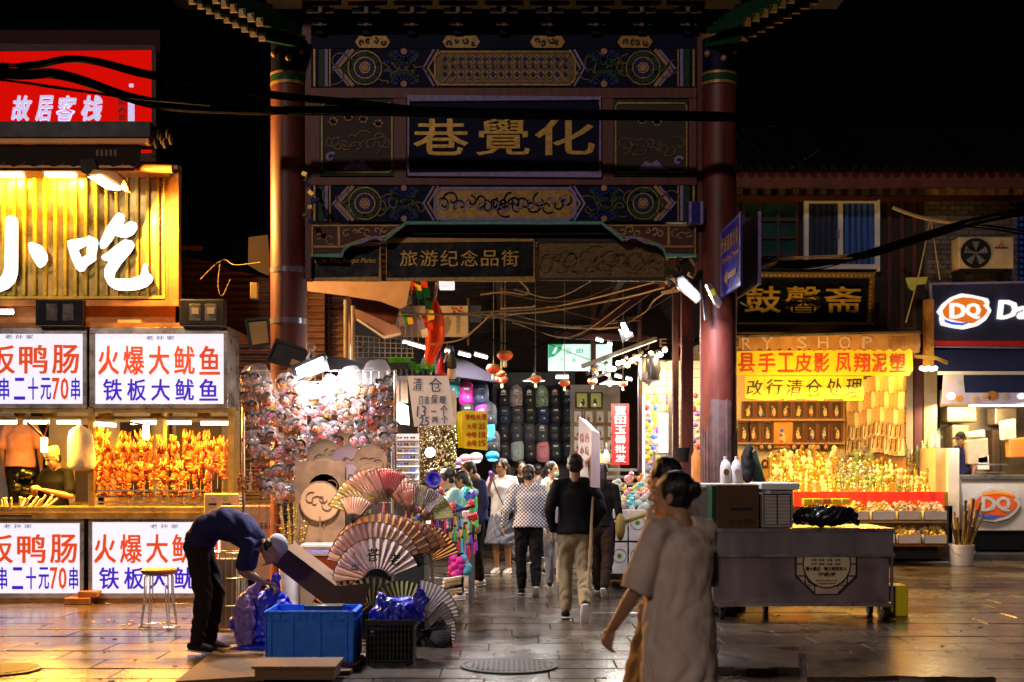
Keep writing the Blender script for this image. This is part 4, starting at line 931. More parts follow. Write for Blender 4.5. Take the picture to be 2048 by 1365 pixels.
# round paddle fans in bags
for k in range(8):
    px, py = (648 + (k % 3) * 46, 912 + (k // 3) * 34 + (12 if k % 3 else 0)) if k < 7 else (640, 1003); R = 33 if k < 7 else 40
    Y = 12.75 - .03 * k; s = Y / F; t = thing('paddle_fan', 'x', 'hand fan', P(px, py, Y), 'round paper paddle fans in clear bags')
    t['label'] = ('large round paper fan in a brown bag at the bottom left of the fan cluster' if k == 7 else f'round paper fan below the masks, {ORD[k % 3]} from left in {ORD[k // 3]} row')
    c = P(px, py, Y); q = MB(); q.disc(c.x, c.z, R * s, Y, .006, 22); q.build('paper_disc', ('cardboard', 'fan_mauve', 'wood')[k % 3] if k < 7 else 'mask_tan', t)
    q = MB(); q.strip([(c.x + R * s * math.cos(i * .35), c.z + R * s * math.sin(i * .35)) for i in range(18)], .01, Y - .004, .014, True); q.build('rim', 'wood', t)
    q = MB(); q.bar(P(px, py + R - 10, Y - .008), P(px, py + R + 42, Y - .008), .012); q.build('handle', 'wood', t)
    q = MB(); scrolls(q, px - 22, px + 22, py - 22, py + 22, 4, Y, Y=Y, w_px=.9, seed=k); q.build('ink_painting', 'wood', t)
    if k == 7: q = MB(); q.pbox(px - 50, px + 50, py - 80, py + 85, Y + .03, .01); q.build('bag', 'wood', t)
# golden sticks in bucket
t = thing('stick_bucket', 'bucket standing behind the bent man full of long golden sticks', 'bucket', (X(588, 12.6), 12.6, 0))
q = MB(); c = Vector((X(588, 12.6), 12.6, 0)); q.lathe([(.12, .25), (.15, .55), (.145, .55), (.11, .27)], c, 20); q.lathe([(.12, 0), (.12, .25)], c, 20); q.build('tub', 'white_plastic', t, smooth=True)
for k in range(22):
    a = random.uniform(-.10, .10); b_ = random.uniform(-.08, .08); top = P(560 + 56 * (k / 21) + random.uniform(-6, 6), random.uniform(1000, 1060), 12.6 + b_)
    q = MB(); p0 = Vector((c.x + a * .6, c.y + b_ * .5, .3)); q.cyl(p0, top, .011, n=6)
    for j in range(8): m_ = p0.lerp(top, .3 + .09 * j); q.ell(m_, (.017, .017, .012), 6, 4)
    tag(q.build('golden_stick', 'gold_paint' if k % 3 else 'brass', smooth=True), f'golden wrapped stick in the bucket, {ORD[k]} from the left', 'stick', 'golden sticks in the bucket')
# orange tray box, stacks
t = thing('orange_bin', 'orange plastic bin with stacked folders on top', 'bin', (X(650, 12.3), 12.3, .55)); q = MB(); q.pbox(612, 700, 1112, 1150, 12.3, .4); q.build('bin_body', mat('orange_plastic', (.75, .16, .02), .4, var=.1), t, bevel=.01)
for k in range(4): q = MB(); q.pbox(608 - 2 * k, 704 + 3 * k, 1107 - 6 * k, 1112 - 6 * k, 12.25 + .02 * k, .4); q.build('folder', ('cardboard', 'lavender_paint', 'wood', 'paper_notice')[k], t)
q = MB(); q.pbox(600, 720, 1150, 1250, 12.35, .4); tag(q.build('table_box', 'cardboard', bevel=.008), 'cardboard carton under the orange bin', 'carton')
q = MB(); q.pbox(640, 690, 1060, 1085, 12.6, .2); tag(q.build('white_box', 'grey_board', bevel=.008), 'grey white box below the round fans', 'box')
q = MB(); q.pbox(650, 700, 1020, 1056, 12.62, .02)
tag(q.build('comb_board', 'black'), 'black board with small pale teeth below the round fans', 'display board')
# ================================================================ folding fans
def fan(px, py, Y, R_px, r0, a0, a1, n, c1, c2, rot=0, label='', text=None, tassel=None, tilt=0., stick='wood'):
    s = Y / F; R = R_px * s; t = thing('folding_fan', label, 'folding fan', P(px, py, Y), 'folding fans on the stall'); c = P(px, py, Y)
    q = MB(); N = n * 2; vs = []
    for i in range(N + 1):
        a = math.radians(a0 + (a1 - a0) * i / N); d = .008 if i % 2 else -.002
        vs += [(R * r0 * math.cos(a), -d + .003, R * r0 * math.sin(a)), (R * math.cos(a), -d * 1.6 + .003, R * math.sin(a))]
    k = len(vs); q.m = 0
    q.add([c + Vector(v) for v in vs], [])
    for i in range(N): q.f.append((2 * i, 2 * i + 2, 2 * i + 3, 2 * i + 1)); q.mi.append(i % 2)
    o = q.build('paper', [c1, c2], t); 
    q = MB()
    for i in range(0, N + 1, 2):
        a = math.radians(a0 + (a1 - a0) * i / N); q.bar(c + Vector((0, .004, 0)), c + Vector((R * (r0 + .05) * math.cos(a), .004, R * (r0 + .05) * math.sin(a))), .006, .004)
    for a in (a0, a1): a = math.radians(a); q.bar(c + Vector((0, .001, 0)), c + Vector((R * math.cos(a), .001, R * math.sin(a))), .014, .008)
    q.build('ribs', stick, t, kind='stuff')
    q = MB(); q.strip([(c.x + R * 1.0 * math.cos(math.radians(a0 + (a1 - a0) * i / N)), c.z + R * math.sin(math.radians(a0 + (a1 - a0) * i / N))) for i in range(N + 1)], .006, Y - .014, .012); q.build('edge', stick, t)
    if text:
        q = MB()
        for ch, aa, rr, sz in text:
            a = math.radians(aa); p = c + Vector((R * rr * math.cos(a), 0, R * rr * math.sin(a))); h = sz * R / 2; q.text(ch, p.x - h, p.x + h, p.z - h, p.z + h, Y - .022, .006, bold=.015, slant=.2)
        q.build('calligraphy', 'black_ink', t)
    if tassel: q = MB(); q.loft([c + Vector((0, -.01, 0)), c + Vector((0, -.01, -.06)), c + Vector((0, -.01, -.14))], [.004, .012, .014], n=6); q.build('tassel', tassel, t)
    return t
stand = thing('fan_stand', 'curved wire stand that carries the folding fans', 'display stand', (X(780, 11.8), 11.8, 0))
q = MB(); q.tube(crom([P(700, 985, 11.9), P(730, 962, 11.9), P(775, 948, 11.9), P(820, 955, 11.9), P(868, 1000, 11.9)], 6), .008); q.build('arch_wire', 'rail_steel', stand, smooth=True)
q = MB(); q.cyl((X(785, 11.9), 11.9, 0), P(785, 905, 11.9), .014, n=8); q.build('pole', 'rail_steel', stand)
q = MB(); q.box(X(700, 11.9), X(850, 11.9), 11.8, 12.3, .25, .3); q.box(X(700, 11.9), X(705, 11.9), 11.8, 12.3, 0, .25); q.box(X(845, 11.9), X(850, 11.9), 11.8, 12.3, 0, .25); q.build('stand_base', 'dark_wood', stand)
q = MB(); q.box(X(715, 12.2), X(850, 12.2), 12.1, 12.5, .30, 1.0); q.build('dark_cabinet', 'soft_black', stand)
# top pastel fans, left arc
F1 = [(705, 1048, 62, 45, 110, 'fan_peach', 'fan_cream', 'leaf_green', 'pale peach fan at the lower left of the top arc of fans'), (722, 1035, 75, 55, 150, 'fan_cream', 'fan_lime', 'fan_red', 'cream and lime fan, second of the top arc of fans'),
      (738, 1020, 82, 55, 140, 'fan_peach', 'fan_lime', 'leaf_green', 'peach and lime fan, third of the top arc of fans'), (752, 1012, 84, 50, 130, 'fan_peach', 'fan_pink', None, 'peach pink fan, fourth of the top arc of fans'),
      (768, 1003, 74, 50, 115, 'fan_pink', 'fan_peach', 'fan_red', 'coral fan, fifth of the top arc of fans'), (776, 1000, 66, 55, 100, 'fan_red', 'fan_pink', None, 'red fan at the top centre of the arc of fans')]
for i, (a, b_, r_, x0, x1, c1, c2, ts, lb) in enumerate(F1): fan(a, b_, 11.75 - .03 * i if i else 11.5, r_ * .9, .35, x0, x1 + 10, 12, c1, c2, label=lb, tassel=ts)
F2 = [(800, 1010, 62, 70, 140, 'fan_white', 'fan_peach', None, 'white and peach fan just right of the centre pole'), (812, 1022, 64, 60, 135, 'fan_pink', 'fan_peach', 'fan_red', 'pink fan curling over the right side of the top arc'),
      (824, 1030, 60, 75, 125, 'fan_peach', 'fan_pink', 'fan_lime', 'narrow coral fan right of the pink fan'), (828, 1034, 74, 40, 90, 'fan_olive', 'fan_lgrey', None, 'olive grey fan at the upper right of the arc'), (838, 1040, 76, 25, 75, 'fan_lilac', 'fan_white', None, 'lilac and white fan at the upper right of the arc'),
      (846, 1042, 70, 5, 50, 'fan_lgrey', 'fan_lime', 'fan_lime', 'grey and lime fan at the far right of the top arc')]
for i, (a, b_, r_, x0, x1, c1, c2, ts, lb) in enumerate(F2): fan(a, b_, 11.72 - .02 * i, r_ * .88, .35, x0, x1, 10, c1, c2, label=lb, tassel=ts)
# large fans, stacked one in front of the other
FL = [(835, 1135, 88, 20, 120, 'fan_orange', 'fan_black', 'orange and black fan at the right back of the large fans'), (812, 1130, 92, 25, 150, 'fan_orange', 'fan_mauve', 'orange and plum striped fan, third behind the big calligraphy fan'), (790, 1128, 96, 20, 150, 'fan_mauve', 'fan_orange', 'plum striped fan, second behind the big calligraphy fan'),
      (762, 1130, 104, 15, 165, 'fan_orange', 'fan_mauve', 'big striped fan right behind the calligraphy fan'), (748, 1140, 96, 20, 168, 'fan_beige', 'fan_mauve', 'beige striped fan peeking out behind the calligraphy fan')]
for i, (a, b_, r_, x0, x1, c1, c2, lb) in enumerate(FL): fan(a, b_, 11.62 - .04 * i, r_, .42, x0, x1, 18, c1, c2, label=lb, stick='dark_wood')
fan(754, 1164, 11.35, 88, .30, 22, 183, 15, 'fan_beige', 'fan_mauve', label='big beige and plum fan with black brush calligraphy at the front', text=[('苍', 97, .62, .30), ('老', 52, .66, .26), ('山', 145, .60, .17), ('子', 128, .82, .10)], stick='fan_black')
q = MB(); c = P(752, 1158, 11.4); q.lathe([(.001, 0), (.14, 0), (.14, .02), (.001, .02)], c, 20, Matrix.Rotation(math.pi / 2, 3, 'X').to_4x4()); q.build('fan_hub', 'soft_black', stand)
# lower fans
LW = [(700, 1245, 84, 40, 160, 'fan_orange', 'fan_black', 'orange and black fan low on the left under the calligraphy fan'), (745, 1235, 80, 20, 150, 'fan_black', 'fan_olive', 'black and olive fan under the calligraphy fan'), (805, 1235, 74, 30, 140, 'fan_olive', 'fan_black', 'olive fan under the calligraphy fan, right'),
      (838, 1240, 80, 5, 90, 'fan_lgrey', 'fan_grey', 'pale grey fan at the lower right, top of three'), (836, 1262, 76, -20, 50, 'fan_white', 'fan_grey', 'white grey fan at the lower right, middle of three'), (826, 1290, 78, -10, 45, 'fan_black', 'fan_olive', 'black fan with green edge lowest at the right'), (842, 1262, 60, -45, 10, 'fan_grey', 'fan_lgrey', 'small grey fan at the lower right above the black one')]
for i, (a, b_, r_, x0, x1, c1, c2, lb) in enumerate(LW): fan(a, b_, 11.3 - .04 * i, r_, .3, x0, x1, 13, c1, c2, label=lb, stick='fan_black')
q = MB(); q.box(X(690, 11.6), X(850, 11.6), 11.55, 12.0, .0, .42); tag(q.build('dark_crate', 'soft_black', bevel=.01), 'dark crate on the ground behind the lower fans', 'crate')
for k in range(7): q = MB(); a = P(868 + random.uniform(-8, 22), 1160 + k * 6, 12.0); q.bar(a, a + Vector((.16, .1, .02)), .035, .02); tag(q.build('folded_fan', 'fan_cream', bevel=.004), f'folded cream fan in the pile by the lower fans, {ORD[k]} from the top', 'folded fan', 'folded fans in a pile')
# ================================================================ crate, basket, bags, carton
Y0 = 10.0; t = thing('plastic_crate', 'bright blue ribbed plastic crate standing on the brown mat', 'crate', (X(622, Y0), Y0, .035))
x0, x1 = X(532, Y0), X(708, Y0); z0, z1 = .04, .04 + .40; y0, y1 = Y0, Y0 + .46; th = .012
q = MB(); q.box(x0, x1, y0, y0 + th, z0, z1); q.build('front_wall', 'crate_blue', t)
q = MB(); q.box(x0, x1, y1 - th, y1, z0, z1); q.build('back_wall', 'crate_blue', t)
q = MB(); q.box(x0, x0 + th, y0 + th, y1 - th, z0, z1); q.build('side_wall', 'crate_blue', t); q = MB(); q.box(x1 - th, x1, y0 + th, y1 - th, z0, z1); q.build('side_wall', 'crate_blue', t)
q = MB(); q.box(x0 + th, x1 - th, y0 + th, y1 - th, z0, z0 + .01); q.build('crate_floor', 'crate_blue', t)
q = MB()
for za in (z1 - .018, z1 - .075): q.box(x0 - .014, x1 + .014, y0 - .014, y0, za, za + .012); q.box(x1, x1 + .014, y0, y1 + .014, za, za + .012); q.box(x0 - .014, x0, y0, y1 + .014, za, za + .012); q.box(x0 - .014, x1 + .014, y1, y1 + .014, za, za + .012)
q.build('rim', 'crate_blue', t)
for f in (0, .06, .31, .62, .92, .985):
    x = x0 + (x1 - x0) * f; q = MB(); q.box(x - .004, x + .004, y0 - .012, y0, z0 + .006, z1 - .02); q.build('rib', 'crate_blue', t)
for f in (.16, .38, .46, .54, .78): x = x0 + (x1 - x0) * f; q = MB(); q.box(x - .003, x + .003, y0 - .011, y0, z1 - .068, z1 - .02); q.build('rib', 'crate_blue', t)
for f in (.1, .35, .65, .9): y = y0 + (y1 - y0) * f; q = MB(); q.box(x1, x1 + .012, y - .004, y + .004, z0 + .006, z1 - .02); q.build('rib', 'crate_blue', t)
q = MB(); q.box(x1 - .001, x1 + .004, y0 + .17, y0 + .30, z1 - .12, z1 - .10); q.build('hand_slot', 'black', t)
q = MB(); p = [P(612, 1226, 10.25), P(618, 1217, 10.25), P(640, 1215, 10.25), P(665, 1216, 10.25), P(676, 1222, 10.25), P(680, 1230, 10.25)]; q.tube(crom(p, 4), .018, 8); q.box(X(608, 10.2), X(684, 10.2), 10.2, 10.38, .42, .455); tag(q.build('black_case', 'black_plastic', smooth=True), 'black case with a grip lying in the blue crate', 'case')
for k, (px, py) in enumerate(((655, 1242), (600, 1240), (670, 1236))):
    q = MB(); [q.ell(P(px + random.uniform(-14, 14), py + 6, 10.2 + random.uniform(-.08, .08)), (.05, .05, .03), 7, 5) for _ in range(5)]; tag(q.build('crumpled_bag', ('clear_bag', 'bag_blue', 'bag_cream')[k], smooth='all'), ('clear', 'blue', 'pale')[k] + ' crumpled plastic bag in the top of the blue crate', 'bag')
def blob(name, c, r, m, label, seed=0, lobes=14, sub=.35, voxel=.01, extra=(), amp=.02, parent=None, cat='bag'):
    R = random.Random(seed); q = MB(); c = Vector(c); q.ell(c, r, 20, 14)
    for i in range(lobes):
        a, b_ = R.uniform(0, 6.28), R.uniform(-.9, 1.2); d = Vector((math.cos(a) * math.cos(b_) * r[0], math.sin(a) * math.cos(b_) * r[1], math.sin(b_) * r[2])) * .8
        q.ell(c + d, tuple(x * R.uniform(sub * .6, sub) for x in r), 9, 7)
    for pts, rad in extra: q.loft(pts, rad, n=10)
    o = solid(q, name, m, voxel, parent, 3, amp, seed, (19, 19, 13))
    if label: tag(o, label, cat)
    return o
def solid(q, name, m, voxel, parent=None, it=5, amp=0., seed=0, freq=(14, 14, 5)):
    me = bpy.data.meshes.new('tmp'); me.from_pydata(q.v, [], q.f); o = bpy.data.objects.new('tmp', me); COL.objects.link(o)
    md = o.modifiers.new('r', 'REMESH'); md.mode = 'VOXEL'; md.voxel_size = voxel; md.adaptivity = 0
    sm = o.modifiers.new('s', 'SMOOTH'); sm.iterations = it; sm.factor = .5
    dg = bpy.context.evaluated_depsgraph_get(); out = bpy.data.meshes.new_from_object(o.evaluated_get(dg)); bpy.data.objects.remove(o); bpy.data.meshes.remove(me)
    if amp:
        n = len(out.vertices); co = np.empty(n * 3, 'f'); no = np.empty(n * 3, 'f'); out.vertices.foreach_get('co', co); out.vertices.foreach_get('normal', no); co = co.reshape(-1, 3); no = no.reshape(-1, 3)
        rs = np.random.RandomState(seed); d = np.zeros(n)
        for k in range(7):
            fr = np.array(freq) * rs.uniform(.5, 2.2, 3) * rs.choice([-1, 1], 3); d += np.abs(np.sin(co @ fr + rs.uniform(0, 6) + 1.5 * np.sin(co @ (fr[[2, 0, 1]] * .6)))) / (1 + .3 * k)
        co += no * ((d - d.mean()) / 2.2 * amp)[:, None]; out.vertices.foreach_set('co', co.astype('f').ravel())
    out.name = name; out.materials.clear(); out.materials.append(MATS[m] if isinstance(m, str) else m)
    out.polygons.foreach_set('use_smooth', [True] * len(out.polygons))
    ob = bpy.data.objects.new(name, out); COL.objects.link(ob)
    if parent is not None:
        ob.parent = parent
    out.update(); return ob
Yb = 10.15
t = thing('basket', 'black plastic lattice basket standing right of the blue crate', 'basket', (X(775, Yb), Yb, 0))
bx0, bx1, by0, by1, bz = X(733, Yb), X(826, Yb), Yb, Yb + .36, .34
q = MB(); q.box(bx0, bx1, by0, by1, 0, .01); q.build('basket_floor', 'black_plastic', t)
for k in range(13): x = bx0 + (bx1 - bx0) * k / 12; q = MB(); q.box(x - .006, x + .006, by0 - .003, by0 + .006, 0, bz); q.build('slat', 'black_plastic', t)
for k in range(7): q = MB(); z = .02 + k * .05; q.box(bx0, bx1, by0, by0 + .01, z, z + .012); q.build('slat', 'black_plastic', t)
q = MB(); q.box(bx0 - .01, bx1 + .01, by0 - .012, by0 + .0, bz - .03, bz + .01); q.box(bx0, bx0 + .01, by0, by1, 0, bz); q.box(bx1 - .01, bx1, by0, by1, 0, bz); q.box(bx0, bx1, by1 - .01, by1, 0, bz); q.build('rim', 'black_plastic', t)
q = MB(); q.box(bx0 + .02, bx1 - .02, by0 + .03, by1 - .03, .01, .25); q.build('dark_liner', 'soft_black', t)
blob('blue_bag', P(787, 1238, 10.2) + Vector((0, .15, 0)), (.21, .17, .15), 'bag_blue', 'glossy blue plastic bag bulging out of the black basket', 3, 16, .4, amp=.03, extra=[([P(826, 1225, 10.3), P(846, 1195, 10.3), P(836, 1170, 10.3)], [(.07, .02), (.06, .012), (.012, .008)]), ([P(762, 1200, 10.3), P(766, 1188, 10.3)], [.04, .02])])
blob('blue_bag', Vector((X(535, 10.9), 10.95, .25)), (.235, .2, .25), 'bag_blue', 'dark blue plastic sack being tied by the bent man', 5, 16, .38, amp=.035, extra=[([P(545, 1195, 10.9), P(548, 1165, 10.85), P(552, 1148, 10.8)], [(.08, .05), (.05, .02), (.035, .01)]), ([Vector((X(480, 10.9), 10.8, .25)), Vector((X(495, 10.9), 10.75, .08))], [.07, .04])])
mat('bag_lilac', (.30, .18, .48), .3, var=.4, scale=9, bump=.7, alpha=.75)
blob('lilac_bag', Vector((X(492, 10.8), 10.75, .26)), (.09, .08, .24), 'bag_lilac', 'pale lilac translucent plastic bag hanging at the left of the blue sack', 8, 10, .4, amp=.03, extra=[([P(505, 1185, 10.8), P(520, 1165, 10.8)], [.05, .02])])
q = MB(); q.loft([(X(462, 10.7), 10.7, .035), (X(500, 10.7), 10.72, .05), (X(545, 10.7), 10.75, .04)], [(.02, .02), (.06, .035), (.03, .02)], side=(0, 1, 0)); tag(solid(q, 'flat_bag', 'bag_blue', .01, None, 3, .01), 'flattened blue plastic bag on the ground at the feet of the bent man', 'bag')
t = thing('open_carton', 'tilted open dark cardboard carton leaning against the fan stand', 'carton', (X(620, 11.2), 11.2, 0))
A_, B_, C_, D_ = P(545, 1128, 11.2), P(573, 1097, 11.2), P(672, 1172, 11.2), P(650, 1210, 11.2); dv = Vector((0, .42, .03))
def quadbox(q, a, b_, c, d, th): n_ = (b_ - a).cross(d - a).normalized() * th; v = [a, b_, c, d, a + n_, b_ + n_, c + n_, d + n_]; q.add(v, [(0, 3, 2, 1), (4, 5, 6, 7), (0, 1, 5, 4), (1, 2, 6, 5), (2, 3, 7, 6), (3, 0, 4, 7)])
for a, b_, c, d in ((A_, B_, C_, D_), (B_, B_ + dv, C_ + dv, C_), (A_ + dv, B_ + dv, C_ + dv, D_ + dv), (D_, C_, C_ + dv, D_ + dv)): q = MB(); quadbox(q, a, b_, c, d, .006); q.build('carton_side', 'brown_card', t)
q = MB(); quadbox(q, C_, C_ + Vector((.30, .05, .02)), D_ + Vector((.28, .02, -.20)), D_, .006); q.build('carton_flap', 'brown_card', t)
q = MB(); quadbox(q, A_ + Vector((-.10, 0, -.02)), B_ + Vector((-.02, 0, 0)), B_ + Vector((0, 0, -.01)), A_, .006); q.build('carton_flap', 'cardboard', t)
# wire bin
Yw = 11.7; t = thing('wire_bin', 'tall yellow lit wire basket with cardboard inside behind the bent man', 'wire basket', (X(452, Yw), Yw, 0)); c = Vector((X(452, Yw), Yw, 0))
for k in range(18): a = k * math.pi / 9; q = MB(); q.cyl(c + Vector((.15 * math.cos(a), .13 * math.sin(a), .08)), c + Vector((.17 * math.cos(a), .15 * math.sin(a), .78)), .004, n=4); q.build('wire', 'brass', t)
for z in (.08, .3, .55, .78): q = MB(); q.tube([c + Vector(((.15 + .025 * z) * math.cos(i * .35), (.13 + .025 * z) * math.sin(i * .35), z)) for i in range(19)], .006, 5); q.build('hoop', 'brass', t)
q = MB(); q.lathe([(.15, .06), (.16, .08), (.16, .09)], c, 20); q.build('base_plate', 'orange_frame', t)
q = MB(); q.box(c.x - .11, c.x + .11, c.y - .08, c.y + .08, .10, .72); q.build('card_lining', 'cardboard', t)
# stool
Yt = 12.45; c = Vector((X(318, Yt), Yt, 0)); t = thing('stool', 'round stool with orange seat and thin wire legs in front of the menu box', 'stool', c)
q = MB(); q.lathe([(.155, .525), (.172, .535), (.172, .555), (.16, .565), (.001, .568)], c, 28); q.build('seat', 'stool_orange', t, smooth=True)
q = MB(); q.lathe([(.15, .515), (.16, .515), (.16, .525), (.15, .525)], c, 24); q.build('seat_ring', 'rail_steel', t)
for k in range(4):
    a = math.pi / 4 + k * math.pi / 2; q = MB(); f = lambda r, z, da=0: c + Vector((r * math.cos(a + da), r * math.sin(a + da), z))
    q.tube([f(.11, .52, -.18), f(.145, .49, -.1), f(.15, .3, -.1), f(.19, .02, -.05)], .007); q.tube([f(.11, .52, .18), f(.145, .49, .1), f(.15, .3, .1), f(.19, .02, .05)], .007); q.build('leg', 'rail_steel', t, smooth=True)
q = MB(); q.tube([c + Vector((.19 * math.cos(i * .3), .19 * math.sin(i * .3), .014)) for i in range(22)], .007); q.build('foot_ring', 'rail_steel', t, smooth=True)
q = MB(); q.ell((X(340, 12.2), 12.2, .02), (.04, .03, .018), 8, 5); tag(q.build('paper_scrap', 'white_ink', smooth=True), 'small white crumpled paper on the foot ring of the stool', 'litter')
for k in range(7): px, py = random.uniform(30, 330), random.uniform(1222, 1262); Y = gy(py); q = MB(); q.ell((X(px, Y), Y, .006), (.02, .015, .004), 6, 4); tag(q.build('litter', 'yellow_paper' if k else 'white_ink'), f'scrap of litter on the paving before the squid stall, {ORD[k]} of seven', 'litter', 'litter scraps before the stall')
# ================================================================ alley: roofs and walls
t = thing('alley_roof', 'dark slatted wooden roof over the covered alley', 'roof', (0, 18, 4.2))
q = MB(); q.add([(-2.2, 15, 4.9), (2.4, 15, 4.9), (3, 27, 4.6), (-2.2, 27, 4.6)], [(0, 1, 2, 3)]); q.build('roof_board', 'canvas_dark', t)
for k in range(22):
    y = 15.2 + k * .45; q = MB(); q.bar((-2.1, y, 4.15 - .01 * k), (2.3, y + .9, 4.55), .05, .07); q.build('rafter', 'dark_wood', t)
for x in (-1.9, -.2, 1.6): q = MB(); q.bar((x, 15, 4.3), (x * .9, 26, 4.05), .1, .14); q.build('beam', 'dark_wood', t)
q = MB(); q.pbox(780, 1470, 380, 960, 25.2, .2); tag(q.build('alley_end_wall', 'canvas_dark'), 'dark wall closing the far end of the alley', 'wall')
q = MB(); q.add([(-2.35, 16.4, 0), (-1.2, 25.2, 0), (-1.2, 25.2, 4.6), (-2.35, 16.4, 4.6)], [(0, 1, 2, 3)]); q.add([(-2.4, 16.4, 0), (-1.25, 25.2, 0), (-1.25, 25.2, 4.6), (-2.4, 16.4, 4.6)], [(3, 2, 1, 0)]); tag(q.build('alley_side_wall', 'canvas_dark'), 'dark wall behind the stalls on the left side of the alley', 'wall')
def A(name, m, pp, Y, label, cat, d=.05, **k): q = MB(); q.pprism(pp, Y, d); return tag(q.build(name, m, **k), label, cat)
A('canvas_awning', 'canvas_pink', [(612, 563), (822, 563), (812, 612), (800, 618), (760, 603), (690, 592), (612, 582)], 15.6, 'pale pink canvas awning just under the left half of the gate', 'awning')
A('slanting_awning', 'awning_mauve', [(708, 618), (722, 622), (796, 655), (806, 668), (770, 676), (760, 664), (712, 640)], 15.2, 'slanting mauve awning panel above the wire shelf', 'awning', .3)
A('awning_rail', 'white_paint', [(712, 640), (716, 638), (768, 672), (800, 666), (802, 670), (768, 678)], 15.15, 'pale rail along the edge of the slanting awning', 'rail')
A('dark_gap_board', 'dark_red_wood', [(700, 592), (800, 612), (790, 650), (705, 615)], 15.9, 'dark board between the pink awning and the mauve awning', 'board')
A('purple_canopy', 'awning_purple', [(870, 705), (935, 722), (985, 750), (995, 765), (870, 748)], 18.5, 'curved purple canopy over the backpacks', 'awning', .4)
t = thing('bird_sign', 'cream hanging board painted with a dark bird and red blossoms', 'sign', P(860, 675, 17)); q = MB(); q.pbox(785, 936, 612, 674, 17, .05); q.build('board', 'paper_notice', t, bevel=.005)
q = MB(); Y = 16.995; q.pprism([(882, 668), (888, 640), (895, 632), (902, 645), (898, 660), (890, 672)], Y, .006); q.pprism([(885, 655), (870, 648), (878, 664)], Y, .006); q.pprism([(826, 618), (838, 632), (842, 640), (832, 634)], Y, .006); [q.ptext(c, 912, 920, 632 + 9 * k, 640 + 9 * k, Y, .004) for k, c in enumerate('清风雅居')]; q.build('bird_painting', 'grey_board', t)
q = MB(); [q.disc(X(a, 17), Z(b, 17), .02, Y, .006, 8) for a, b in ((912, 618), (918, 622), (908, 624), (922, 616), (905, 617))]; q.build('blossom', 'red_ink', t)
A('sign_post', 'dim_gold', [(934, 597), (938, 597), (938, 690), (934, 690)], 17.05, 'thin post at the right end of the bird board', 'post')
A('window_shutter', 'grey_board', [(940, 612), (962, 612), (962, 645), (940, 645)], 20, 'dim grey shuttered window high at the back of the alley', 'window')
# big red flag and bunting
Y = 16; t = thing('red_flag', 'long orange red pennant flag hanging folded in the alley mouth', 'flag', P(868, 740, Y))
q = MB(); cols = []
pts = [(866, 600), (874, 598), (885, 618), (888, 650), (886, 690), (872, 718), (858, 742), (848, 735), (853, 690), (850, 655), (858, 625)]
n = 9; m_ = 12; vs = []
for j in range(m_ + 1):
    v = j / m_; xl = 866 + (852 - 866) * min(1, v * 3) + (848 - 852) * v; xr = 874 + (889 - 874) * min(1, v * 4) - max(0, v - .6) * 70
    for i in range(n + 1): u = i / n; p = P(xl + (xr - xl) * u, 600 + 138 * v, Y); vs.append((p.x, Y + .06 * math.sin(u * 11 + v * 2) * (.3 + v), p.z))
q.add(vs, [(j * (n + 1) + i, j * (n + 1) + i + 1, (j + 1) * (n + 1) + i + 1, (j + 1) * (n + 1) + i) for j in range(m_) for i in range(n)]); q.build('cloth', 'flag_orange', t, smooth='all')
q = MB(); q.tube(crom([P(874, 565, Y), P(871, 590, Y), P(868, 604, Y)], 5), .02, 6); q.build('twisted_end', 'canvas_pink', t, smooth=True)
flags = [(812, 575, 'flag_green'), (826, 572, 'flag_orange'), (836, 578, 'flag_yellow'), (838, 590, 'flag_green'), (848, 572, 'flag_orange'), (852, 586, 'flag_green'), (815, 600, 'white_ink'), (812, 635, 'flag_green'), (820, 642, 'flag_yellow'), (803, 642, 'lavender_paint'), (856, 612, 'flag_green'), (860, 630, 'flag_yellow'), (850, 640, 'flag_orange'), (842, 650, 'lavender_paint'), (848, 665, 'white_ink'), (860, 652, 'flag_orange')]
for k, (a, b, m_) in enumerate(flags):
    q = MB(); s_ = random.uniform(8, 12); q.pprism([(a - s_ * .7, b - s_), (a + s_ * .6, b - s_ * .7), (a + s_ * .5 + 3, b + s_ * .7), (a - s_ * .3, b + s_)], 15.8 + random.uniform(-.1, .1), .012)
    tag(q.build('small_flag', m_), f'small {dict(flag_green="green", flag_orange="orange red", flag_yellow="yellow", white_ink="white", lavender_paint="lilac")[m_]} bunting flag by the red pennant, {ORD[k]} of the string' , 'bunting flag', 'bunting beside the red pennant')
for k in range(4): cable('string', [(808 + 14 * k, 563, 15.9), (812 + 13 * k, 640, 15.9), (806 + 15 * k, 700, 15.9)], .004, 'rope', f'thin string hanging by the bunting, {ORD[k]} from the left', 'string')
# green plants shelf
t = thing('plant_shelf', 'row of bright green artificial plants in dark pots on a shelf', 'plants', P(822, 755, 15.2)); Y = 15.2
q = MB(); q.pbox(780, 868, 752, 760, Y, .3); q.build('shelf', 'grey_plastic', t)
for k in range(7): q = MB(); c = P(792 + 11 * k, 742, Y + .1); q.lathe([(.03, -.07), (.04, .02), (.001, .02)], c, 10); q.build('pot', 'black_plastic', t)
q = MB(); R = random.Random(3)
for k in range(1500):
    px = R.uniform(778, 868); py = 722 + 16 * R.random() + (5 if px > 820 else 0) + 4 * math.sin(px * .25); 
    if px < 820: py = 716 + 10 * R.random()
    c = P(px, py, Y + R.uniform(-.05, .25)); a = R.uniform(0, 6.28); v = Vector((math.cos(a), math.sin(a), R.uniform(-.3, .9))).normalized() * R.uniform(.02, .04); w_ = v.cross(Vector((0, 0, 1))).normalized() * .008
    q.add([c, c + v * .5 + w_, c + v, c + v * .5 - w_], [(0, 1, 2, 3)])
q.build('foliage', 'leaf_green', t, kind='stuff')
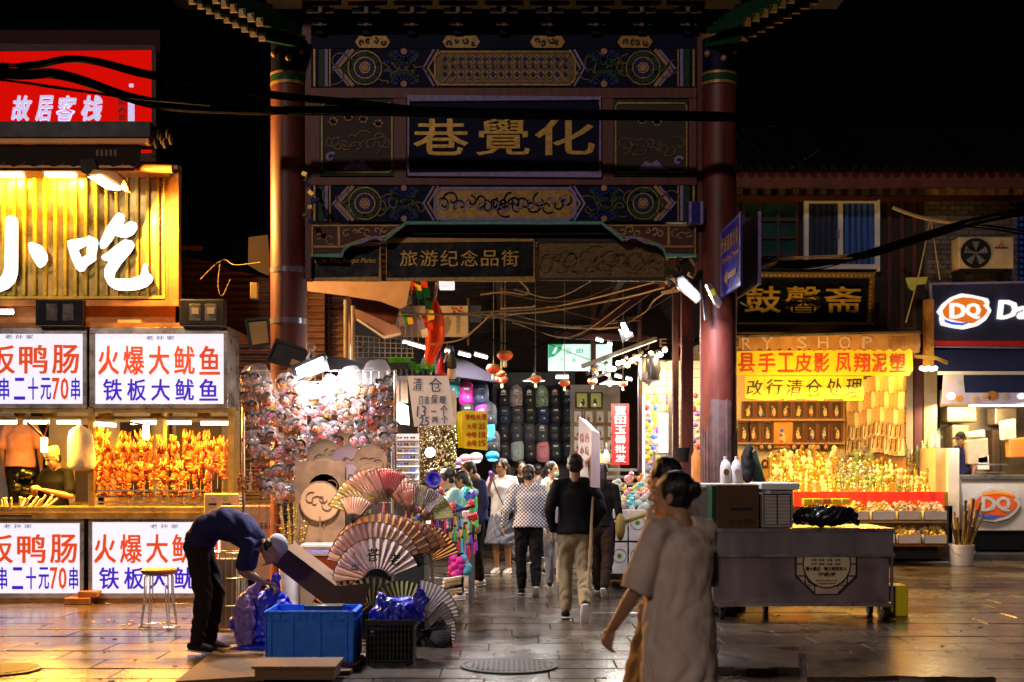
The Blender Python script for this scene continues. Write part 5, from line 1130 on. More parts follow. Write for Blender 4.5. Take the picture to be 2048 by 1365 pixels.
# wire basket shelf with stock
t = thing('wire_shelf', 'white wire grid shelf under the slanting awning', 'shelf', P(765, 720, 15.4))
for k in range(12): q = MB(); q.cyl(P(704 + k * 11, 672, 15.4), P(704 + k * 11, 716, 15.4), .005, n=4); q.build('wire', 'rail_steel', t)
for k in range(5): q = MB(); q.cyl(P(702, 672 + 11 * k, 15.4), P(828, 680 + 9 * k, 15.4), .006, n=4); q.build('wire', 'rail_steel', t)
q = MB(); q.cyl((X(692, 15.4), 15.4, 0), P(692, 600, 15.4), .03); q.cyl((X(706, 15.3), 15.3, 1.9), P(706, 612, 15.3), .025); q.build('post', 'grey_board', t, kind='stuff')
# white paper poster, yellow card signs
def poster(name, quad, Y, m_, label, rows, ink, bold=.0, cat='sign', d=.01):
    t = thing(name, label, cat, P(quad[0][0], quad[2][1], Y)); q = MB(); q.pprism(quad, Y, d); q.build('sheet', m_, t)
    q = MB(); [q.ptext(c, a, b_, y0, y1, Y - .006, .005, bold=bold, slant=sl) for c, a, b_, y0, y1, sl in rows]; q.build('handwriting', ink, t); return t
poster('clearance_notice', [(815, 752), (897, 752), (908, 850), (828, 854)], 14.9, 'paper_notice', 'white hand written clearance notice hanging over the jewellery stand',
       [('清', 826, 844, 756, 782, .1), ('仓', 858, 884, 756, 784, .0), ('门', 838, 846, 792, 810, .1), ('市', 850, 858, 792, 810, .1), ('保', 862, 875, 790, 808, .1), ('暖', 880, 892, 792, 808, 0), ('13', 833, 852, 812, 834, .1), ('一', 862, 872, 822, 824, 0), ('个', 880, 895, 810, 832, .1), ('25', 838, 858, 834, 852, .1), ('两', 864, 876, 834, 846, 0), ('个', 882, 896, 832, 848, .1)], 'black_ink')
poster('price_card', [(914, 824), (924, 822), (926, 896), (916, 896)], 16.1, 'yellow_card', 'yellow card mostly hidden behind the yellow price card', [], 'red_ink')
poster('price_card', [(924, 821), (975, 825), (975, 901), (927, 897)], 16., 'yellow_card', 'bright yellow price card with red characters and prices 25, 18, 15',
       [(c, 930 + k * 11, 940 + k * 11, 829, 840, 0) for k, c in enumerate('背包处理')] + [('大号', 933, 953, 847, 859, 0), ('25', 957, 971, 847, 859, 0), ('中号', 933, 953, 864, 876, 0), ('18', 958, 971, 864, 876, 0), ('小号', 933, 953, 881, 893, 0), ('15', 958, 971, 881, 893, 0)], 'red_ink', .03)
# sunglasses stand + jewellery
Y = 15.3; t = thing('sunglasses_rack', 'white stand filled with rows of sunglasses', 'display rack', P(800, 960, Y)); q = MB(); q.pbox(782, 838, 868, 968, Y, .05); q.build('back_board', 'white_plastic', t)
for r in range(7):
    q = MB(); q.pbox(782, 838, 880 + r * 13, 882 + r * 13, Y - .06, .06); q.build('shelf', 'white_plastic', t)
    for k in range(4):
        q = MB(); a, b = 787 + k * 13, 876 + r * 13
        for d_ in (-2.6, 2.6): q.disc(X(a + d_, Y), Z(b, Y), .014, Y - .05, .006, 8)
        tag(q.build('sunglasses', ('black_plastic', 'dim_gold', 'logo_blue')[(k + r) % 3]), f'sunglasses, {ORD[k]} from the left on {ORD[r]} shelf of the white stand', 'sunglasses', 'sunglasses on the white stand')
mat('sparkle_gold', (.85, .72, .42), .18, .9, var=.2, scale=30, emit=.0); mat('sparkle_silver', (.85, .85, .88), .15, .9, var=.2)
t = thing('jewellery_board', 'dark board covered with glittering gold jewellery', 'display board', P(870, 960, 15.6)); q = MB(); q.pbox(836, 912, 850, 965, 15.7, .05); q.build('board', 'dim_gold', t)
q = MB(); R = random.Random(9)
for k in range(520): c = P(R.uniform(836, 912), R.uniform(850, 965), 15.62 + R.uniform(-.05, .05)); q.ell(c, R.uniform(.008, .022), 6, 4)
q.build('trinkets', 'sparkle_gold', t, kind='stuff')
t = thing('globe_lamp', 'round lit white lamp glaring in the middle of the jewellery board', 'lamp', P(860, 905, 15.3)); q = MB(); q.ell(P(860, 905, 15.35), (.06, .04, .06), 14, 9); q.build('globe', 'led_dim', t, smooth=True); q = MB(); q.cyl(P(860, 905, 15.36), P(860, 905, 15.6), .015); q.build('arm', 'grey_plastic', t)
lamp('globe_glow', P(860, 905, 15.2), P(860, 980, 14.5), .1, 25, (1, .95, .82), t)
t = thing('shell_lamp', 'large white glowing lamp shade left of the hand written notice', 'lamp', P(800, 830, 15.1)); q = MB(); q.pprism([(788, 812), (800, 805), (815, 812), (818, 850), (800, 848), (788, 835)], 15.1, .08); q.build('shade', 'led_dim', t); q = MB(); q.cyl(P(800, 806, 15.14), P(800, 760, 15.14), .01); q.build('wire', 'grey_plastic', t)
lamp('shell_glow', P(803, 835, 15.0), P(800, 960, 14), .3, 45, (1, .93, .86), t)
A('cloth_stock', 'fan_cream', [(790, 762), (814, 762), (816, 806), (790, 808)], 15.3, 'pale folded cloth goods left of the hand written notice', 'cloth goods')
A('lime_card', 'flag_green', [(908, 850), (916, 850), (916, 878), (908, 878)], 16.2, 'small green card left of the yellow price cards', 'card')
A('paper_bag', 'fan_cream', [(896, 780), (912, 782), (913, 850), (900, 850)], 15.4, 'cream paper behind the right edge of the hand written notice', 'paper')
# caps above and bags
def backpack_proto(body, trim, seed):
    t = thing('backpack', 'x', 'backpack'); q = MB()
    q.loft([(0, 0, .0), (0, 0, .05), (0, 0, .18), (0, 0, .30), (0, 0, .37), (0, 0, .41)], [(.13, .06), (.145, .08), (.142, .085), (.135, .075), (.11, .055), (.06, .03)], n=16); q.build('body', body, t, smooth='all')
    q = MB(); q.loft([(0, -.07, .03), (0, -.08, .10), (0, -.075, .18)], [(.10, .025), (.11, .035), (.095, .02)], n=14); q.build('front_pocket', body, t, smooth='all')
    q = MB(); q.tube(crom([(-.03, .0, .40), (0, 0, .45), (.03, 0, .40)], 4), .006, 5); q.build('handle', 'black_plastic', t)
    q = MB()
    if seed % 3 == 0:                                   # three leaf mark over a bar
        for k in (-1, 0, 1): q.disc(k * .03, .29 + (.016 if k == 0 else 0), .016, -.09, .006, 8, rz=.036)
        q.box(-.06, .06, -.09, -.084, .228, .24)
    elif seed % 3 == 1: q.prism([(-.035, .27), (-.02, .262), (.04, .295), (-.015, .272), (-.028, .282)], -.094, -.086)
    else: q.box(-.05, .05, -.092, -.086, .26, .29)
    q.build('printed_mark', trim, t); q = MB(); q.box(.015, .04, -.122, -.115, .10, .135); q.build('pocket_mark', trim, t); return t
mat('pack_black', (.012, .012, .016), .6, var=.4); mat('pack_navy', (.02, .03, .09), .6, var=.3); mat('pack_grey', (.06, .06, .08), .6, var=.3); mat('pack_magenta', (.65, .02, .30), .6, var=.1); mat('pack_teal', (.05, .35, .38), .6, var=.15); mat('pack_mint', (.45, .55, .52), .6, var=.1); mat('pack_pink', (.75, .28, .32), .6, var=.1); mat('pack_cyan', (.03, .32, .60), .6, var=.1)
mat('pack_pattern', (.02, .10, .20), .6, var=.9, scale=28, col2=(.30, .45, .25)); mat('pack_camo', (.05, .03, .04), .6, var=.9, scale=30, col2=(.5, .4, .4))
PK = {}
def pack(body, trim, s, px, py, Y, label, rz=0, k=.8):
    key = (body, trim, s); u = key in PK
    if not u: PK[key] = backpack_proto(body, trim, s)
    c = P(px, py, Y); return place(PK[key], u, (c.x, c.y, c.z), (0, 0, rz), k * 1.1, label, 'backpacks hanging on the alley wall')
rows = [(815, 'black grey'.split(), [('pack_black', 'white_ink', 0), ('pack_camo', 'white_ink', 0), ('pack_black', 'white_ink', 0), ('pack_pattern', 'white_ink', 0), ('pack_black', 'mask_pink', 0), ('pack_black', 'white_ink', 0)]),
        (851, 0, [('pack_navy', 'fan_lime', 2), ('pack_grey', 'fan_lime', 2), ('pack_black', 'fan_lime', 2), ('pack_navy', 'white_ink', 2), ('pack_black', 'mask_pink', 2), ('pack_black', 'white_ink', 1)]),
        (886, 0, [('pack_black', 'white_ink', 1), ('pack_grey', 'white_ink', 1), ('pack_grey', 'fan_lgrey', 2), ('pack_grey', 'white_ink', 0), ('pack_black', 'fan_lgrey', 2), ('pack_black', 'white_ink', 1)]),
        (922, 0, [('pack_black', 'fan_lgrey', 2), ('pack_mint', 'red_ink', 1), ('pack_black', 'white_ink', 1), ('pack_pink', 'red_ink', 2), ('pack_black', 'white_ink', 2), ('pack_black', 'white_ink', 2)])]
cn = dict(pack_black='black', pack_camo='dark mottled', pack_pattern='green and blue patterned', pack_navy='navy', pack_grey='dark grey', pack_mint='pale mint', pack_pink='pink')
for r, (py, _, L_) in enumerate(rows):
    for k, (b_, tr, s) in enumerate(L_): pack(b_, tr, s, 1007 + k * 25.6 + (r % 2) * 2, py - 3 + random.uniform(-1, 1), 23.6, f'{cn[b_]} backpack, {ORD[k]} from the left in {ORD[r]} row of main wall', k=.80)
for b_, tr, s, px, py, lb in (('pack_teal', 'white_ink', 2, 906, 792, 'teal bag at the top beside the hand written notice'), ('pack_magenta', 'white_ink', 2, 933, 808, 'large magenta backpack near the top left'), ('pack_navy', 'fan_lgrey', 2, 962, 808, 'navy backpack right of the large magenta one'), ('pack_magenta', 'white_ink', 2, 964, 850, 'magenta backpack half hidden behind the yellow price card'), ('pack_black', 'white_ink', 2, 935, 846, 'black backpack behind the top of the yellow price card'), ('pack_cyan', 'white_ink', 1, 976, 885, 'bright blue bag to the right of the yellow price card'), ('pack_black', 'lavender_paint', 1, 978, 850, 'black backpack left of the main wall, upper'), ('pack_black', 'fan_lgrey', 2, 985, 905, 'black backpack left of the main wall, lower')):
    pack(b_, tr, s, px, py, 19. if px < 990 else 22, lb, rz=random.uniform(-.3, .1), k=.72)
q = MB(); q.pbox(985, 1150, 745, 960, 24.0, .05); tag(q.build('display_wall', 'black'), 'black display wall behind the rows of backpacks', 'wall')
for k, (px, py, m_, n_) in enumerate(((932, 918, 'pack_pink', 'pink'), (952, 915, 'fan_white', 'white'), (985, 912, 'pack_cyan', 'blue'), (915, 925, 'fan_lilac', 'lilac'))):
    q = MB(); c = P(px, py, 18.4); q.ell(c, (.10, .10, .07), 12, 8); q.loft([c + Vector((0, -.08, -.05)), c + Vector((0, -.2, -.08))], [(.08, .01), (.05, .008)], n=8); tag(q.build('cap', m_, smooth='all'), f'{n_} cap hanging above the shoppers on the left', 'cap')
# framed pictures at the end
def frame_pic(px0, px1, py0, py1, Y, label, fr='black_plastic', inner='fan_cream', grp='framed pictures in the alley', w_px=2.5, fig='leaf_green', nm='framed_picture', seed=0, mount='fan_white'):
    t = thing(nm, label, 'picture', P((px0 + px1) / 2, py1, Y), grp); q = MB(); q.pbox(px0, px1, py0, py1, Y, .03); q.build('backing', mount, t)
    q = MB(); q.strip([(X(px0, Y), Z(py0, Y)), (X(px1, Y), Z(py0, Y)), (X(px1, Y), Z(py1, Y)), (X(px0, Y), Z(py1, Y))], w_px * Y / F, Y - .015, .03, True); q.build('frame', fr, t)
    R = random.Random(seed); q = MB(); cx, cyy, w_, h_ = (px0 + px1) / 2, (py0 + py1) / 2, (px1 - px0), (py1 - py0); y_ = Y - .008
    q.m = 0; q.disc(X(cx + R.uniform(-.1, .1) * w_, Y), Z(cyy + .15 * h_, Y), .17 * w_ * Y / F, y_, .006, 8, rz=.27 * h_ * Y / F)
    q.m = 1; q.disc(X(cx + R.uniform(-.12, .12) * w_, Y), Z(cyy - .18 * h_, Y), .11 * w_ * Y / F, y_ - .002, .006, 8); q.disc(X(cx + R.uniform(-.2, .2) * w_, Y), Z(cyy + .02 * h_, Y), .1 * w_ * Y / F, y_ - .003, .006, 7)
    q.m = 2; q.disc(X(cx + R.uniform(-.2, .2) * w_, Y), Z(cyy + .3 * h_, Y), .13 * w_ * Y / F, y_ - .002, .006, 7)
    q.build('painted_figure', [fig, inner, R.choice(('red_ink', 'flag_yellow', 'logo_blue', 'mask_pink'))], t); return t
k = 0
for r in range(5):
    for c in range(4):
        px = 1147 + c * 22.5; py = (786, 822, 852, 880, 906)[r]; w_ = 24 if r == 0 else 17; h_ = 30 if r == 0 else 24
        if r == 0 and c > 1: continue
        if r == 0: px = 1152 + c * 28
        frame_pic(px, px + w_, py, py + h_, 22.8, f'{"black and lime" if r == 0 else "pale"} framed picture, {ORD[c]} from left in {ORD[r]} row at alley end', fr='fan_black' if r == 0 else 'dim_gold', seed=k, mount='fan_lime' if r == 0 else 'fan_white', fig='green_paint' if k % 2 else 'dark_wood'); k += 1
q = MB(); q.pbox(1140, 1240, 770, 960, 23.4, .05); tag(q.build('picture_wall', 'grey_board'), 'grey wall behind the small framed pictures', 'wall')
t = thing('red_banner', 'vertical red banner with six white characters in the alley', 'banner', P(1240, 930, 20)); q = MB(); q.pbox(1223, 1258, 808, 930, 20, .01); q.build('cloth', 'red_banner', t)
q = MB(); [q.ptext(c, 1230, 1252, 813 + k * 19.3, 829 + k * 19.3, 19.99, .005, bold=.035) for k, c in enumerate('蓝田玉器批发')]; q.build('lettering', 'white_ink', t)
t = thing('green_sign', 'lit white and green shop sign hanging in the alley', 'sign', P(1160, 742, 19.5)); q = MB(); q.pbox(1097, 1224, 689, 741, 19.5, .15); q.build('lit_panel', 'mint_lightbox', t)
q = MB(); q.pprism([(1097, 689), (1126, 689), (1122, 702), (1108, 714), (1097, 716)], 19.485, .01); q.build('green_corner', 'green_lightbox', t); q = MB(); q.pprism([(1104, 708), (1112, 693), (1116, 694), (1110, 707)], 19.47, .01); q.build('leaf_mark', 'sign_white_lit', t)
q = MB(); q.ptext('蓝', 1131, 1143, 697, 708, 19.485, .008); q.ptext('田', 1153, 1166, 698, 707, 19.485, .008, bold=.02); q.ptext('玉', 1120, 1126, 715, 723, 19.485, .008); q.ptext('器', 1144, 1152, 717, 724, 19.485, .008); q.build('lettering', 'mint_ink', t)
# lanterns
for k, (px, py, r) in enumerate(((1010, 711, 16), (987, 738, 15), (1002, 748, 11), (1004, 759, 12), (1071, 758, 12), (1129, 766, 11), (1185, 763, 10), (1246, 768, 9))):
    Y = 17.5 + k * .35; s = Y / F; c = P(px, py, Y); t = thing('lantern', f'small round red and gold lantern hanging in the alley, {ORD[k]} from the front', 'lantern', c, 'red lanterns in the alley')
    q = MB(); q.lathe([(.3 * r * s, -.62 * r * s), (.75 * r * s, -.48 * r * s), (r * s, -.1 * r * s), (r * s * .98, .12 * r * s), (.7 * r * s, .5 * r * s), (.3 * r * s, .62 * r * s)], c, 18); q.build('shade', 'lantern_red', t, smooth=True)
    q = MB(); q.lathe([(.3 * r * s, .60 * r * s), (.72 * r * s, .5 * r * s), (1.01 * r * s, .12 * r * s), (.98 * r * s, .1 * r * s)], c, 18); q.lathe([(.32 * r * s, -.72 * r * s), (.5 * r * s, -.6 * r * s)], c, 12); q.build('gold_top', 'lantern_gold', t, smooth=True)
    q = MB(); q.loft([c + Vector((0, 0, -.7 * r * s)), c + Vector((0, 0, -1.3 * r * s))], [.2 * r * s, .26 * r * s], n=8); q.build('tassel', 'fan_cream', t)
    q = MB(); q.cyl(c + Vector((0, 0, .6 * r * s)), Vector((c.x, c.y, 4.3)), .005, n=4); q.build('cord', 'rope', t)
# alley tube lamps
TB = [((806, 684), (852, 697)), ((890, 702), (908, 706)), ((917, 707), (941, 713)), ((949, 709), (975, 716)), ((1112, 755), (1137, 755)), ((1192, 679), (1206, 683)), ((1215, 688), (1224, 690)), ((1178, 745), (1196, 748)), ((1205, 747), (1220, 751)), ((1230, 752), (1243, 755)), ((1252, 757), (1264, 760))]
for k, (a, b) in enumerate(TB):
    Y = 17.5 + .25 * k; t = thing('tube_lamp', f'short lit white tube lamp deep in the alley, {ORD[k]} from the left' if k < 4 else f'short white tube lamp at the right of the alley ceiling, {ORD[k-4]} of seven', 'tube lamp', P(a[0], a[1], Y), 'white tube lamps in the alley')
    q = MB(); q.cyl(P(*a, Y), P(*b, Y), .02, n=8); q.build('glowing_tube', 'tube_white', t); q = MB(); q.bar(P(*a, Y) + Vector((0, 0, .035)), P(*b, Y) + Vector((0, 0, .035)), .04, .02); q.build('fitting', 'white_plastic', t)
    if k in (0, 2, 4, 8, 10): m_ = (P(*a, Y) + P(*b, Y)) / 2; lamp('tube_light', m_ - Vector((0, 0, .04)), m_ - Vector((0, 0, 1)), .6, 75, (1, .95, .90), t, sizey=.08)
q = MB(); q.pbox(878, 908, 560, 577, 17, .2); tag(q.build('ceiling_lamp', 'sign_white_lit', bevel=.01), 'small white boxy lamp just under the gate sign', 'lamp')
for k, (px, py) in enumerate(((1068, 762), (1220, 768), (988, 756))):
    Y = 20; c = P(px, py, Y); t = thing('pendant_lamp', f'white cone pendant lamp over the alley goods, {("centre", "right", "left")[k]}', 'pendant lamp', c, 'white cone pendants')
    q = MB(); q.lathe([(.02, .12), (.04, .06), (.18, 0), (.17, -.005)], c, 16); q.build('shade', 'white_plastic', t, smooth=True); q = MB(); q.ell(c - Vector((0, 0, .0)), .035, 8, 6); q.build('bulb', 'bulb_warm', t); q = MB(); q.cyl(c + Vector((0, 0, .1)), (c.x, c.y, 4.3), .005, n=4); q.build('cord', 'black', t)
    lamp('pendant_glow', c - Vector((0, 0, .06)), c - Vector((0, 0, 1)), .05, 42, (1, .93, .82), t, kind='POINT')
# wires and ropes through the alley mouth
for k, (pts, r) in enumerate((([(800, 628, 15), (960, 630, 15.5), (1100, 622, 16), (1250, 596, 16), (1340, 572, 15)], .012), ([(800, 630, 15.1), (960, 625, 15.5), (1120, 612, 16), (1330, 560, 15)], .009), ([(960, 628, 15.2), (1080, 650, 15.5), (1180, 658, 16), (1240, 655, 15.6)], .012),
        ([(860, 690, 15.8), (920, 680, 15.8), (955, 655, 15.8), (985, 625, 15.8)], .009), ([(960, 590, 15), (1010, 585, 15), (1050, 590, 15), (1056, 580, 15), (1040, 563, 15)], .01), ([(1240, 655, 15.6), (1290, 625, 15.6), (1310, 600, 15.2), (1350, 575, 14.6), (1364, 560, 14.4)], .009), ([(1000, 618, 15.4), (1060, 615, 15.4), (1070, 612, 15.4)], .012),
        ([(400, 560, 14.4), (430, 530, 14.8), (450, 520, 15), (470, 530, 14.6), (520, 525, 14.2)], .003), ([(440, 525, 14.9), (436, 570, 14.9), (444, 592, 14.9), (460, 560, 14.9)], .003), ([(1480, 605, 13.6), (1500, 612, 13.6), (1514, 590, 13.7)], .008), ([(1480, 395, 16.4), (1560, 350, 16.8), (1640, 300, 17)], .005), ([(1785, 415, 20), (1810, 425, 20), (1850, 437, 20), (1900, 445, 20), (1960, 450, 20)], .028), ([(1860, 440, 20), (1840, 540, 20), (1812, 645, 20)], .011), ([(1862, 440, 20), (1880, 560, 20)], .01))):
    cable('loose_wire', pts, r, 'rope', ('tan wire running across the alley mouth', 'thin tan wire above the first one across the alley mouth', 'sagging tan wire in the middle of the alley mouth', 'tan bent pole by the red pennant', 'pale looped wire under the black signboard', 'tan wire rising to the twin floodlight on the right column', 'short knot of tan wire in the alley', 'thin wire left of the left column', 'wire loop hanging on the corrugated wall', 'grey cable loop below the blue street sign', 'thin wire rising from the right column to the roof', 'yellowish pipe sticking out under the roof near the air conditioner', 'pale wire falling past the black shop board', 'thin wire beside the air conditioner')[k], 'wire')
R = random.Random(31)
for k in range(11):
    x0 = R.uniform(900, 1100); x1 = x0 + R.uniform(120, 330); y0 = R.uniform(575, 680); y1 = y0 + R.uniform(-55, 40); Yw_ = R.uniform(15.5, 19)
    cable('hanging_wire', [(x0, y0, Yw_), ((x0 + x1) / 2, max(y0, y1) + R.uniform(8, 30), Yw_ + .3), (min(x1, 1370), y1, Yw_)], R.uniform(.004, .009), ('rope', 'cable_black')[k % 2], f'{("tan", "black")[k % 2]} sagging wire under the alley roof, {ORD[k // 2]} of its colour', 'wire')
gc = {}
for k in range(30):
    left = k % 2 == 0; px = R.uniform(845, 905) if left else R.uniform(1150, 1215); py = R.uniform(700, 745) if left else R.uniform(905, 960); Yw_ = R.uniform(16.4, 17.6) if left else R.uniform(19.5, 21.5)
    m_, n_ = [('toy_red', 'red'), ('fan_cream', 'cream'), ('toy_blue' if 'toy_blue' in MATS else 'logo_blue', 'blue'), ('pack_black' if 'pack_black' in MATS else 'black', 'black'), ('mask_pink', 'pink'), ('fan_lime', 'lime')][R.randrange(6)]
    q = MB(); w_ = R.uniform(.04, .08); q.loft([(0, 0, -.12), (0, 0, -.02), (0, 0, .07)], [(w_, .03), (w_ * .9, .035), (w_ * .4, .02)], n=10); q.cyl((0, 0, .06), (0, 0, .2), .004, n=4); o = q.build('hanging_purse', m_, smooth='all'); o.location = P(px, py, Yw_); o.rotation_euler = (0, 0, R.uniform(-1, 1)); kk = (n_, left); gc[kk] = gc.get(kk, 0) + 1
    tag(o, f'{n_} cloth purse hanging {"above the notice" if left else "below the pictures"}, {ORD[gc[kk]-1]} of its colour there', 'purse', 'cloth purses in the alley')
A('roof_beam', 'dark_red_wood', [(1180, 655), (1310, 556), (1330, 553), (1330, 566), (1200, 660)], 16.6, 'slanting dark red roof beam on the right of the alley mouth', 'beam', .1)
A('cross_beam', 'dark_red_wood', [(1110, 662), (1300, 672), (1300, 684), (1110, 676)], 18.9, 'dark red cross beam behind the green sign', 'beam', .1)
# right posts
for a, b_, Y, lb in ((1346, 1358, 17.0, 'thin dark brown post left of the thick orange lit post'), (1363, 1387, 16.6, 'thick orange red post just left of the right column'), (1277, 1284, 18.5, 'thin dark post at the right side of the alley'), (1182, 1192, 19.3, 'dark post in front of the green sign')):
    q = MB(); q.box(X(a, Y), X(b_, Y), Y, Y + .12, 0 if a > 1200 else Z(745, Y), Z(560, Y)); tag(q.build('wooden_post', 'red_paint' if b_ == 1387 else 'dark_red_wood', bevel=.01), lb, 'post')
q = MB(); Y = 18.2; q.box(X(1285, Y), X(1290, Y), Y, Y + .03, .6, Z(790, Y)); tag(q.build('lit_pole', 'lavender_letter'), 'thin pale lavender lit pole beside the alley goods', 'pole')
# canopy frame with bulbs
t = thing('bulb_canopy', 'grey framed stall canopy strung with bright bulbs on the right of the alley', 'canopy', P(1250, 720, 17)); q = MB(); q.bar(P(1165, 733, 17.6), P(1312, 678, 16.6), .05, .05); q.build('bar', 'grey_plastic', t); 
q = MB(); q.bar(P(1180, 760, 18.2), P(1330, 700, 17.2), .03); q.build('bar', 'grey_plastic', t)
for k in range(16):
    f = k / 15; c = P(1190 + 140 * f, 742 - 36 * f + 6 * math.sin(k * 2.), 17.3 - f * .6)
    if k in (0, 1, 2): continue
    q = MB(); q.ell(c, .034, 8, 6); q.build('bulb', 'bulb_warm', t, smooth=True)
    if k % 3 == 0: lamp('bulb_glow', c - Vector((0, .05, .05)), c, .04, 14, (1, .84, .55), t, kind='POINT')
for k in range(26): q = MB(); c = P(random.uniform(1170, 1320), 0, 17.2); f = (((c.x * F / 17.2 + HX) - 1170) / 150); c.z = Z(745 - 48 * f + random.uniform(-6, 14), 17.2); q.ell(c, (.03, .02, .035), 6, 4); q.build('hanging_ornament', ('black', 'sparkle_silver', 'dim_gold')[k % 3], t)
q = MB(); q.lathe([(.02, -.22), (.13, -.15), (.15, 0), (.12, .13), (.02, .2)], P(1300, 738, 16.8), 14); tag(q.build('grey_bundle', 'rail_steel', smooth=True), 'grey shiny round bundle hanging under the right end of the bulb canopy', 'bundle')
flood('floodlight', [(1237, 645), (1252, 642), (1265, 673), (1248, 681)], 16.2, 'led_white', 'lit white floodlight tilted in the alley mouth left of the posts', power=40, target=P(1150, 1150, 15), color=(1, .97, .93), size=.2)
# floodlight pair on right column
t = thing('twin_floodlight', 'lit twin white floodlight clamped on the right column', 'floodlight', P(1380, 575, 13.4)); Y = 13.3
for pp in ([(1359, 563), (1367, 558), (1379, 576), (1376, 586), (1363, 576)], [(1375, 578), (1382, 574), (1393, 584), (1396, 594), (1390, 600), (1377, 590)]): q = MB(); q.pprism(pp, Y, .03); q.build('lens', 'led_white', t)
q = MB(); q.pprism([(1352, 556), (1366, 550), (1402, 588), (1403, 600), (1395, 606), (1355, 574)], Y + .03, .1); q.build('housing', 'grey_plastic', t, bevel=.01); q = MB(); q.bar(P(1385, 575, Y + .1), P(1402, 545, 13.6), .05); q.bar(P(1402, 545, 13.6), P(1412, 640, 13.58), .03); q.build('bracket', 'black_plastic', t)
lamp('flood_glow', P(1372, 592, 13.2), P(1300, 1180, 12.5), .2, 105, (.95, .90, 1.), t); lamp('column_glow', P(1370, 605, 13.15), P(1430, 760, 13.6), .12, 6, (.95, .85, 1.), t)
t = thing('side_floodlight', 'slim floodlight seen from its edge on the right column', 'floodlight', P(1430, 600, 13.3)); q = MB(); q.pprism([(1412, 568), (1422, 566), (1446, 606), (1440, 616), (1430, 608)], 13.25, .1); q.build('housing', 'rail_steel', t, bevel=.008); q = MB(); q.pprism([(1420, 580), (1428, 577), (1432, 590), (1425, 593)], 13.24, .012); q.build('sticker', 'yellow_card', t)
for k in range(16): q = MB(); c = P(random.uniform(1318, 1392), random.uniform(520, 590), 14 + random.random() * .6); q.bar(c, c + Vector((random.uniform(-.2, .2), .1, random.uniform(-.15, .15))), random.uniform(.02, .07), .04); tag(q.build('junction_piece', ('rope', 'grey_board', 'dark_red_wood', 'black_plastic')[k % 4]), f'{("tan", "grey", "dark red", "black")[k % 4]} scrap of wiring gear left of the right column, {ORD[k // 4]} of its colour', 'wiring gear', 'wiring gear by the right column')
for k in range(9): q = MB(); c = P(600 + random.uniform(0, 26), 350 + k * 11, 13.5); q.bar(c, c + Vector((random.uniform(-.08, .08), 0, random.uniform(-.1, .05))), .05, .04); tag(q.build('camera_bracket', ('brass', 'black_plastic', 'blue_paint')[k % 3]), f'{("brass coloured", "black", "blue")[k % 3]} bit of fittings on the left inner post, {ORD[k // 3]} from the top', 'fitting', 'fittings on the left inner post')
# blue street sign (two plates, turned)
t = thing('street_sign', 'blue double street sign with white arrow on the right column', 'street sign', P(1470, 600, 13.3))
zt, zb = .0, .0
a0 = P(1440, 455, 13.75); a1 = P(1478, 430, 12.75); b0 = P(1440, 600, 13.75); b1 = P(1483, 577, 12.75)
a1.x = X(1480, 12.75); p00 = Vector((X(1441, 13.75), 13.75, 3.28)); 
H_ = (b0 - a0).length
O = Vector((X(1441, 13.6), 13.6, 0)); E_ = Vector((X(1481, 12.55), 12.55, 0)); u = (E_ - O); Wd = u.length; u.normalize(); nrm = Vector((u.y, -u.x, 0)) 
if nrm.x > 0: nrm = -nrm
zt = Z(452, 13.2) + .02; zb = zt - .72
def plate(q, s0, s1, z0, z1, off, d): 
    p = [O + u * s0 + nrm * off, O + u * s1 + nrm * off, O + u * s1 + nrm * (off - d), O + u * s0 + nrm * (off - d)]
    v = [(c.x, c.y, z0) for c in p] + [(c.x, c.y, z1) for c in p]; q.add(v, [(0, 3, 2, 1), (4, 5, 6, 7), (0, 1, 5, 4), (1, 2, 6, 5), (2, 3, 7, 6), (3, 0, 4, 7)])
q = MB(); plate(q, 0, Wd, zb, zt, 0, .02); q.build('plate', mat('sign_blue', (.03, .02, .32), .4, var=.1), t)
q = MB(); e = .02
for s0, s1, z0, z1 in ((e, Wd - e, zt - .03, zt - .02), (e, Wd - e, zb + .02, zb + .03), (e, e + .03, zb + .02, zt - .02), (Wd - .04, Wd - .0, zb, zt)): plate(q, s0, s1, z0, z1, .003, .004)
q.build('white_border', 'lavender_paint', t)
q = MB(); plate(q, .02, Wd, zb - .0, zt + .0, -.17, .02); q.build('rear_plate', 'black_plastic', t); q = MB(); plate(q, Wd - .01, Wd + .02, zb, zt, -.17, .03); q.build('rear_edge', 'lavender_paint', t)
Mx = Matrix(((u.x, -nrm.x, 0, O.x), (u.y, -nrm.y, 0, O.y), (0, 0, 1, 0), (0, 0, 0, 1)))
q = MB(); [q.text(c, .10 + k * .15, .22 + k * .15, zt - .28, zt - .12, -.008, .004, bold=.03, M=Mx) for k, c in enumerate('西安清真大寺')]; q.text("Xi'an Great Mosque", .14, .98, zt - .40, zt - .33, -.008, .004, M=Mx)
q.add([(Mx @ Vector(v)) for v in [(.2, -.008, zb + .17), (.42, -.008, zb + .26), (.42, -.008, zb + .20), (.85, -.008, zb + .20), (.85, -.008, zb + .14), (.42, -.008, zb + .14), (.42, -.008, zb + .08)]], [tuple(range(7))]); q.build('lettering', 'peach_paint', t)
